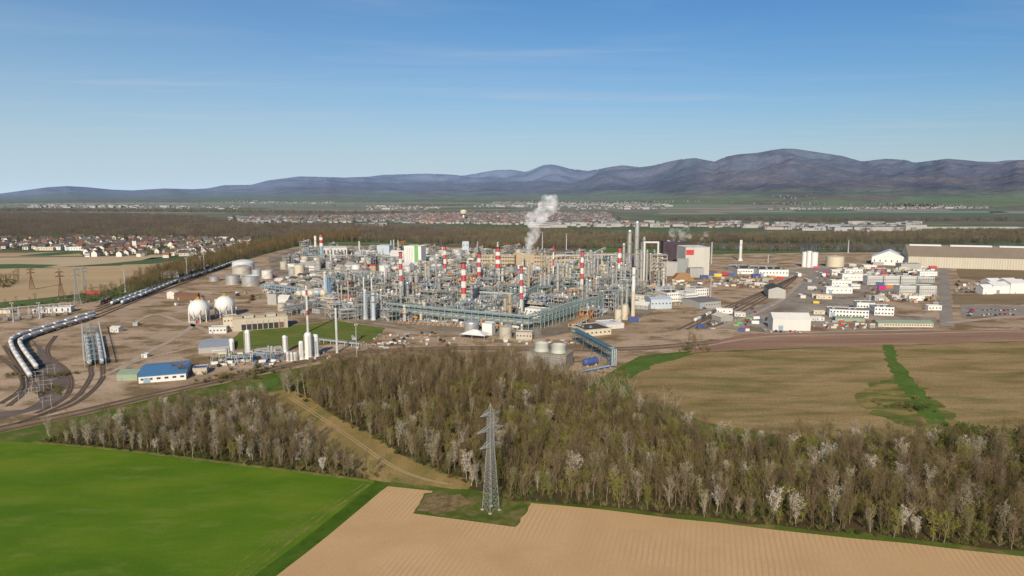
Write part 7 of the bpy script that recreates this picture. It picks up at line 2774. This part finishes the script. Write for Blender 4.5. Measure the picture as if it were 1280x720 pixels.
def far_town(name, zones, seed):
    """towns three kilometres off and more, where single houses are a pixel: one object"""
    r_ = random.Random(seed)
    mb = MB()
    for P, n, red_share, big in zones:
        P = pg(*P)
        xs, ys = [p[0] for p in P], [p[1] for p in P]
        k = tries = 0
        while k < n and tries < n * 30:
            tries += 1
            x, y = r_.uniform(min(xs), max(xs)), r_.uniform(min(ys), max(ys))
            if not inside(x, y, P):
                continue
            k += 1
            if r_.random() < big:
                w_, d_, h_ = r_.uniform(25, 80), r_.uniform(20, 40), r_.uniform(6, 12)
                mb.box(x - w_ / 2, x + w_ / 2, y, y + d_, 0, h_, 0)
                mb.box(x - w_ / 2 - .5, x + w_ / 2 + .5, y - .5, y + d_ + .5, h_ + .01, h_ + .6, r_.choice([3, 0, 0, 1 if r_.random() < red_share else 3]))
            else:
                w_, d_, h_ = r_.uniform(9, 16), r_.uniform(9, 12), r_.uniform(5, 8)
                a = r_.uniform(-.6, .6)
                mb.box(x - w_ / 2, x + w_ / 2, y - d_ / 2, y + d_ / 2, 0, h_, 0, a, (x, y))
                ca, sa = math.cos(a), math.sin(a)
                e, rh = .6, r_.uniform(3.5, 5)
                q = lambda u, v, z: (x + u * ca - v * sa, y + u * sa + v * ca, z)
                W, D = w_ / 2 + e, d_ / 2 + e
                m_ = 1 if r_.random() < red_share else r_.choice([2, 2, 3])
                if r_.random() < red_share * .2:
                    m_ = 4
                vs = [q(-W, -D, h_), q(W, -D, h_), q(W, D, h_), q(-W, D, h_), q(-W, 0, h_ + rh), q(W, 0, h_ + rh)]
                mb.add(vs, [(0, 1, 5, 4), (3, 4, 5, 2)], m_)
                mb.add(vs, [(1, 2, 5), (0, 4, 3)], 0)
    o = link(name, mb.mesh(name, [FW, FR, FB, FG_, FO]))
    o['kind'] = 'stuff'
    return o


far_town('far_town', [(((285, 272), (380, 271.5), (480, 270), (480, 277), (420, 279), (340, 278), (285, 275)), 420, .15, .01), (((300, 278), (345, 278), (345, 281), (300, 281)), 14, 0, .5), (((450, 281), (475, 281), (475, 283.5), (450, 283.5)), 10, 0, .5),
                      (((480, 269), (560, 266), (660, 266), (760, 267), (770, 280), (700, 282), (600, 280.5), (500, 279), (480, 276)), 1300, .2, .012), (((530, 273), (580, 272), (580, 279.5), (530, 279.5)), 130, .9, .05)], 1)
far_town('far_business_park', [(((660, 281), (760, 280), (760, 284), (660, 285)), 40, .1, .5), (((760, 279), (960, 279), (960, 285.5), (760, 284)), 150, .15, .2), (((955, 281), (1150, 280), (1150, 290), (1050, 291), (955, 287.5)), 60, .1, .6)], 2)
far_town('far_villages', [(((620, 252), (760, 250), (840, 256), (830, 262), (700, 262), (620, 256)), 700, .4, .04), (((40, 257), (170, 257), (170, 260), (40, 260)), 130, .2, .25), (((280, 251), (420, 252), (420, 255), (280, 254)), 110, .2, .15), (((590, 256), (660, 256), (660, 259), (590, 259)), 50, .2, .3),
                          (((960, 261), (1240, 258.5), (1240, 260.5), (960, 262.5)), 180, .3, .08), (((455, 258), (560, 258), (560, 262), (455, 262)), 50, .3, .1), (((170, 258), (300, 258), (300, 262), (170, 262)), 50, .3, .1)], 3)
for a, b, yt, yb, d, m_, l in ((956, 990, 284.3, 287, 60, tilered, 'long reddish factory roof beyond the riverside wood'), (975, 1035, 281, 284, 90, galv, 'long white factory hall beyond the riverside wood'), (1068, 1130, 284, 289, 110, greyroof, 'big pale factory hall beyond the riverside wood'), (1132, 1152, 282, 288.5, 50, white, 'tall white factory block at the right of the far halls'),
                              (1035, 1066, 282.5, 287, 80, white, 'white factory hall left of the big pale one'), (1150, 1280, 284.2, 285.6, 30, cream, 'very long low pale shed behind the riverside wood')):
    B(l, a, b, yt, yb, d, 0, wall=insul, roofmat=m_, door=False)
x, y = G(579.5, 275)
t = thing('water_tower', 'pale water tower bulging above the red roofs of the far town', 'water tower', (x, y, 0))
h = HT(y, 262)
mb = MB()
mb.lathe([(6, 0), (4.5, h * .3), (4.5, h * .5)], n=16)
part('shaft', mb, white, t)
mb = MB()
mb.lathe([(4.5, h * .5), (14, h * .62), (15, h * .85), (9, h * .98), (.02, h)], n=20)
part('reservoir', mb, cream, t)

# villages on the mountain slopes, set on the height field
mb = MB()
mr_ = random.Random(9)
for pa, pb, j0, j1, n in ((740, 880, 7, 12, 50), (960, 1010, 14, 19, 16), (1110, 1190, 3, 8, 150), (640, 760, 4, 8, 60), (280, 330, 3, 7, 30), (930, 1100, 3, 5, 40)):
    for _ in range(n):
        px = mr_.gauss((pa + pb) / 2, (pb - pa) / 4)
        vx, vy, vz = mtn_height(px, mr_.randint(j0, j1))
        w_, h_ = mr_.uniform(9, 15), mr_.uniform(3, 5)
        mb.box(vx - w_ / 2, vx + w_ / 2, vy - 6, vy + 6, vz - 4, vz + h_, 0)
        mb.box(vx - w_ / 2 - .6, vx + w_ / 2 + .6, vy - 6.6, vy + 6.6, vz + h_ + .01, vz + h_ + 4, mr_.choice([1, 2, 3]))
o = link('hillside_villages', mb.mesh('hillside_villages', [far_paint('hill_wall', (0.22, 0.23, 0.25)), FR, FB, FG_]))
o['kind'] = 'stuff'


# ------------------------------------------------------------------ steam
def steam_mat(name, dens, scale):
    m = bpy.data.materials.new(name)
    m.use_nodes = True
    nt = m.node_tree
    nt.nodes.clear()
    out = nt.nodes.new('ShaderNodeOutputMaterial')
    v = nt.nodes.new('ShaderNodeVolumePrincipled')
    v.inputs['Color'].default_value = (0.97, 0.97, 0.98, 1)
    v.inputs['Anisotropy'].default_value = -0.25
    geo = nt.nodes.new('ShaderNodeNewGeometry')
    n = nt.nodes.new('ShaderNodeTexNoise')
    n.inputs['Scale'].default_value = scale
    n.inputs['Detail'].default_value = 5
    n.inputs['Roughness'].default_value = 0.6
    nt.links.new(geo.outputs['Position'], n.inputs[0])
    mr = nt.nodes.new('ShaderNodeMapRange')
    mr.inputs[1].default_value = 0.42
    mr.inputs[2].default_value = 0.69
    mr.inputs[3].default_value = 0.0
    mr.inputs[4].default_value = dens
    nt.links.new(n.outputs[0], mr.inputs[0])
    nt.links.new(mr.outputs[0], v.inputs['Density'])
    nt.links.new(v.outputs[0], out.inputs['Volume'])
    return m


import bmesh


def plume(label, blobs, mat, seed):
    """a cloud of steam: rounded lobes merged into one closed skin that holds the vapour"""
    r_ = random.Random(seed)
    bm = bmesh.new()
    for x, y, z, r in blobs:
        for q in range(6):
            a = r * r_.uniform(.45, .8)
            ret = bmesh.ops.create_icosphere(bm, subdivisions=3, radius=a)
            d = Vector((r_.gauss(0, 1), r_.gauss(0, 1), r_.gauss(0, 1))).normalized() * r * .5
            bmesh.ops.translate(bm, verts=ret['verts'], vec=Vector((x, y, z)) + d)
    me = bpy.data.meshes.new('steam')
    bm.to_mesh(me)
    bm.free()
    x, y, z, r = blobs[0]
    me.transform(Matrix.Translation((-x, -y, 0)))
    me.materials.append(mat)
    o = link('steam_plume', me, None, (x, y, 0))
    rm = o.modifiers.new('skin', 'REMESH')
    rm.mode = 'VOXEL'
    rm.voxel_size = max(1.0, blobs[0][3] * .22)
    tag(o, label, 'steam')
    return o


def along(px_list, Y):
    out = []
    for px, py, w_ in px_list:
        d = ray(px, py)
        t_ = Y / d[1]
        out.append((d[0] * t_, Y, CH + d[2] * t_, w_ / 2 * MPP(Y)))
    return out


y0 = G(655, 334)[1] + 22
plume('tall white steam plume leaning right over the tan office blocks', along([(655, 331, 8), (656, 322, 10), (658, 315, 11), (661, 308, 13), (664, 300, 15), (667, 291, 16), (667, 283, 16), (666, 277, 18), (664, 272, 16), (672, 275, 16), (676, 267, 20), (683, 262, 20), (690, 256, 20), (685, 250, 15), (679, 256, 14), (693, 249, 11)], y0), steam_mat('steam_dense', 0.11, 0.085), 3)
yp = G(842, 342)[1] + 16
plume('left small white puff of steam over the purple building', along([(842, 300, 6), (841, 293, 9), (838, 289, 9), (845, 288, 8)], yp), steam_mat('steam_puff', 0.055, 0.12), 4)
plume('larger white puff of steam over the purple building', along([(855, 301, 7), (853, 294, 11), (856, 288, 11), (850, 292, 10), (861, 296, 8)], yp), MATS.get('x') or bpy.data.materials['steam_puff'], 5)
plume('small white puff of steam over the white boiler house', along([(878, 305, 5), (879, 299, 8), (882, 294, 8), (885, 291, 6)], yp), bpy.data.materials['steam_puff'], 6)
yc = G(690, 460)[1] + 8
plume('thin pale vapour rising from the left cooling tower stack', along([(672, 424, 14), (671, 414, 15), (670, 404, 14), (670, 396, 11)], yc), steam_mat('vapour_thin', 0.02, 0.2), 7)

# ------------------------------------------------------------------ small yard gear scattered through the open ground
PALP = {}


def make_stack(mat, kind):
    """pallet or pipe stack lying in the yard"""
    t = thing('pipe_stack' if kind else 'pallet_stack', 'stack', 'stack', (0, 0, 0))
    if kind:
        for a in (-2, 2):
            mb = MB()
            mb.box(a - 0.15, a + 0.15, -1.2, 1.2, 0, 0.25)
            part('bearer', mb, timber, t)
        mb = MB()
        for lv in range(3):
            for k in range(4 - lv):
                mb.tube((-3, -0.9 + 0.6 * k + 0.3 * lv, 0.55 + 0.52 * lv), (3, -0.9 + 0.6 * k + 0.3 * lv, 0.55 + 0.52 * lv), 0.29, n=8)
        part('pipes', mb, mat, t)['kind'] = 'stuff'
    else:
        mb = MB()
        for lv in range(4):
            z = 0.12 + lv * 0.55
            mb.box(-1.2, 1.2, -1.0, 1.0, z, z + 0.38)
            for e in (-0.9, 0, 0.9):
                mb.box(-1.25, 1.25, e - 0.1, e + 0.1, z - 0.12, z - 0.003)
        part('load', mb, mat, t)
        mb = MB()
        mb.box(-1.26, -1.2, -0.1, 0.1, 0.1, 2.3)
        mb.box(1.2, 1.26, -0.1, 0.1, 0.1, 2.3)
        part('strap', mb, dark, t)
    return t


def gear(px, py, place, key, s):
    x, y = G(px, py)
    nm, m_, kd = [('grey', galv, 1), ('white', clean_white, 0), ('timber', timber, 0), ('rusty', rust, 1), ('grey', insul, 0), ('yellow', yellow, 0), ('dark', dark, 0), ('tan', tan, 0)][key]
    l = '%s %s lying %s' % (nm, 'pipe stack' if kd else 'pallet stack', place)
    rz = crng.uniform(0, 3)
    if key not in PALP:
        o = make_stack(m_, kd)
        o.location, o.rotation_euler, o.scale = (x, y, 0.2), (0, 0, rz), (s, s, s)
        o['label'], o['group'] = l, '%s stacks %s' % (nm, place)
        PALP[key] = o
    else:
        dup(PALP[key], (x, y, 0.2), rz, l, '%s stacks %s' % (nm, place), s)


for place, P, st in (('in the storage yard behind the site cabins', pg((1036, 337), (1172, 336), (1172, 345), (1036, 347)), 13), ('between the tall cabins and the office', pg((1075, 366), (1172, 366), (1172, 380), (1085, 378)), 11),
                     ('in the scrap rows below the office', pg((1015, 401), (1092, 404), (1090, 412), (1016, 412)), 7), ('in the yard left of the white fabric hall', pg((885, 400), (962, 398), (962, 414), (890, 412)), 11),
                     ('in the scrap yard before the dark rail shed', pg((905, 347), (966, 348), (958, 362), (900, 360)), 12), ('behind the white office complex', pg((835, 350), (905, 348), (895, 362), (840, 362)), 15),
                     ('in the strip between the lawn and the wood', pg((440, 420), (545, 414), (560, 430), (440, 440)), 8), ('around the vertical tanks by the lawn', pg((262, 444), (405, 440), (420, 450), (300, 460), (262, 462)), 7),
                     ('in the open ground left of the process area', pg((330, 350), (430, 342), (470, 348), (410, 380), (340, 375)), 17), ('by the railway near the cooling tower', pg((560, 424), (650, 427), (740, 426), (720, 434), (560, 431)), 9),
                     ('in the yard behind the gas spheres', pg((210, 372), (330, 360), (335, 375), (290, 388), (220, 385)), 22), ('around the tent roofed stores', pg((1192, 352), (1285, 352), (1280, 366), (1192, 366)), 14)):
    for x, y in fill(P, st, int(P[0][0])):
        if free(x, y, 1.5) or crng.random() < .25:
            px, py = PX(x, y)
            if crng.random() < .72:
                gear(px, py, place, crng.choice([0, 1, 1, 2, 3, 4, 4, 6, 7, 0, 6, 4]), crng.uniform(.7, 1.5) if py < 400 else crng.uniform(.45, .9))

# small upright vessels and pumps crowded under and behind the front rack
for k in range(22):
    px = 476 + k * 8.4
    x, y = G(px, 396 + (px - 470) * 0.105 + crng.uniform(-3, 1.5))
    if k % 3 == 0:
        l, g = lab('small upright vessel under the front rack', x, y)
        column(l, x, y, crng.uniform(.8, 1.4), crng.uniform(4, 8), (white, silver, cream, orange)[k % 4], plats=0, pipes=1, name='vertical_vessel', cat='vessel', group=g or 'small upright vessels along the front rack', seed=k)
    elif k % 3 == 1:
        exchanger_bank('exchanger bank under the front rack', x, y, GZ, 3, 500 + k)
    else:
        drum('%s drum under the front rack' % ('white', 'orange', 'silver')[k % 4 % 3], x, y, 1.2, 8, 2.4, GZ, (white, orange, silver)[k % 4 % 3])

# rows of site huts and vans that crowd the right hand works
for k, (px, py) in enumerate(((1000, 345), (1012, 352), (1015, 362), (1022, 372), (1005, 372), (1030, 345), (1098, 331.5), (1066, 333), (1030, 374), (1150, 352), (1080, 347), (960, 352), (950, 357), (938, 353), (1120, 373), (1146, 376), (1100, 376), (925, 396), (1026, 393), (1022, 401), (905, 392), (1090, 341), (1110, 339), (1130, 338), (1150, 336))):
    x, y = G(px, py)
    m_ = (clean_white, insul, white, cream, white)[k % 5]
    l, g = lab('%s portable works hut' % ('bright white', 'grey', 'white', 'cream', 'white')[k % 5], x, y)
    building(l, x, y, crng.uniform(8, 18), crng.uniform(4, 8), crng.uniform(2.8, 4.5), R(crng.choice([-3, -3, 87, -14])), wall=m_, roofmat=(galv, white, greyroof)[k % 3], win=(1, 3, 1.2, 1.0), group=g, name='portable_hut')
for k in range(26):
    car(880 + crng.uniform(0, 120), 384 + crng.uniform(0, 26), crng.uniform(0, 3), 'about the rail yard and fabric hall')
# ------------------------------------------------------------------ camera, sun and sky
cam = bpy.data.cameras.new('camera')
cam.sensor_width = 36
cam.lens = 36 * F / 1280
cam.clip_end = 80000
cam.clip_start = 0.5
co = bpy.data.objects.new('camera', cam)
COL.objects.link(co)
co.location = (0, 0, CH)
co.rotation_euler = (PI / 2 - TH, 0, 0)
sc.camera = co

EL = R(29)
SD = Vector((0.13, 1.0, 0)).normalized() * math.cos(EL)
SD.z = -math.sin(EL)
sl = bpy.data.lights.new('sun', 'SUN')
sl.energy = 5.0
sl.angle = R(0.53)
sl.color = (1.0, 0.885, 0.70)
so = bpy.data.objects.new('sun', sl)
COL.objects.link(so)
so.rotation_euler = SD.to_track_quat('-Z', 'Y').to_euler()
so.location = (-200, -500, 400)

w = bpy.data.worlds.new('World')
sc.world = w
w.use_nodes = True
nt = w.node_tree
nt.nodes.clear()
out = nt.nodes.new('ShaderNodeOutputWorld')
bg = nt.nodes.new('ShaderNodeBackground')
sky = nt.nodes.new('ShaderNodeTexSky')
sky.sky_type = 'NISHITA'
sky.sun_disc = False
sky.sun_elevation = EL
sky.sun_rotation = math.atan2(-SD.x, -SD.y)
sky.altitude = 200
sky.air_density = 1.0
sky.dust_density = 2.0
sky.ozone_density = 5.0
# thin high cirrus
tc = nt.nodes.new('ShaderNodeTexCoord')
sep = nt.nodes.new('ShaderNodeSeparateXYZ')
nt.links.new(tc.outputs['Generated'], sep.inputs[0])
zc = nt.nodes.new('ShaderNodeMath'); zc.operation = 'MAXIMUM'; zc.inputs[1].default_value = 0.03
nt.links.new(sep.outputs[2], zc.inputs[0])
dv = nt.nodes.new('ShaderNodeVectorMath'); dv.operation = 'DIVIDE'
cb = nt.nodes.new('ShaderNodeCombineXYZ')
for i in range(3):
    nt.links.new(zc.outputs[0], cb.inputs[i])
nt.links.new(tc.outputs['Generated'], dv.inputs[0])
nt.links.new(cb.outputs[0], dv.inputs[1])
mp = nt.nodes.new('ShaderNodeMapping')
mp.inputs['Scale'].default_value = (0.30, 1.15, 0.0)
mp.inputs['Rotation'].default_value = (0, 0, 0.25)
mp.inputs['Location'].default_value = (2.3, 0.6, 0)
nt.links.new(dv.outputs[0], mp.inputs[0])
nz = nt.nodes.new('ShaderNodeTexNoise')
nz.inputs['Scale'].default_value = 0.9
nz.inputs['Detail'].default_value = 8
nz.inputs['Roughness'].default_value = 0.55
nz.inputs['Distortion'].default_value = 0.6
nt.links.new(mp.outputs[0], nz.inputs[0])
rp = ramp(nt, [(0.48, (0, 0, 0)), (0.58, (0.07,) * 3), (0.74, (0.34,) * 3)])
nt.links.new(nz.outputs[0], rp.inputs[0])
hs = nt.nodes.new('ShaderNodeHueSaturation')
hs.inputs['Saturation'].default_value = 1.22
hs.inputs['Value'].default_value = 1.05
nt.links.new(sky.outputs[0], hs.inputs['Color'])
# pale haze low over the horizon, paler towards the left
hz = nt.nodes.new('ShaderNodeMath'); hz.operation = 'MULTIPLY_ADD'
nt.links.new(sep.outputs[0], hz.inputs[0]); hz.inputs[1].default_value = -0.06; hz.inputs[2].default_value = 0.095
hd = nt.nodes.new('ShaderNodeMath'); hd.operation = 'DIVIDE'
nt.links.new(sep.outputs[2], hd.inputs[0]); nt.links.new(hz.outputs[0], hd.inputs[1])
hn = nt.nodes.new('ShaderNodeMath'); hn.operation = 'MULTIPLY'; hn.inputs[1].default_value = -1.0
nt.links.new(hd.outputs[0], hn.inputs[0])
he = nt.nodes.new('ShaderNodeMath'); he.operation = 'EXPONENT'; he.use_clamp = True
nt.links.new(hn.outputs[0], he.inputs[0])
hm_ = nt.nodes.new('ShaderNodeMath'); hm_.operation = 'MULTIPLY'; hm_.inputs[1].default_value = 0.92
nt.links.new(he.outputs[0], hm_.inputs[0])
hcol = mixc(nt, hs.outputs[0], (5.9, 7.6, 9.0), hm_.outputs[0])
mx = mixc(nt, hcol, (5.6, 6.2, 7.0), rp.outputs[0])
nt.links.new(mx, bg.inputs[0])
bg.inputs[1].default_value = 0.098
nt.links.new(bg.outputs[0], out.inputs[0])

# things that share a label are look-alikes: they carry one group
by = {}
for o in sc.objects:
    if o.parent is None and 'label' in o:
        by.setdefault(o['label'], []).append(o)
for l, os_ in by.items():
    if len(os_) > 1 and len({o.get('group') for o in os_}) > 1 or (len(os_) > 1 and not os_[0].get('group')):
        for o in os_:
            o['group'] = 'alike: ' + l

sc.view_settings.view_transform = 'Standard'
sc.view_settings.look = 'None'
sc.view_settings.exposure = 0
sc.view_settings.gamma = 1
sc.render.resolution_x, sc.render.resolution_y = 1024, 576
sc.cycles.max_bounces = 14
sc.cycles.diffuse_bounces = 2
sc.cycles.glossy_bounces = 2
sc.cycles.transmission_bounces = 2
sc.cycles.transparent_max_bounces = 8
sc.cycles.volume_bounces = 12
sc.cycles.use_denoising = True
sc.cycles.use_adaptive_sampling = False
sc.cycles.caustics_reflective = False
sc.cycles.caustics_refractive = False
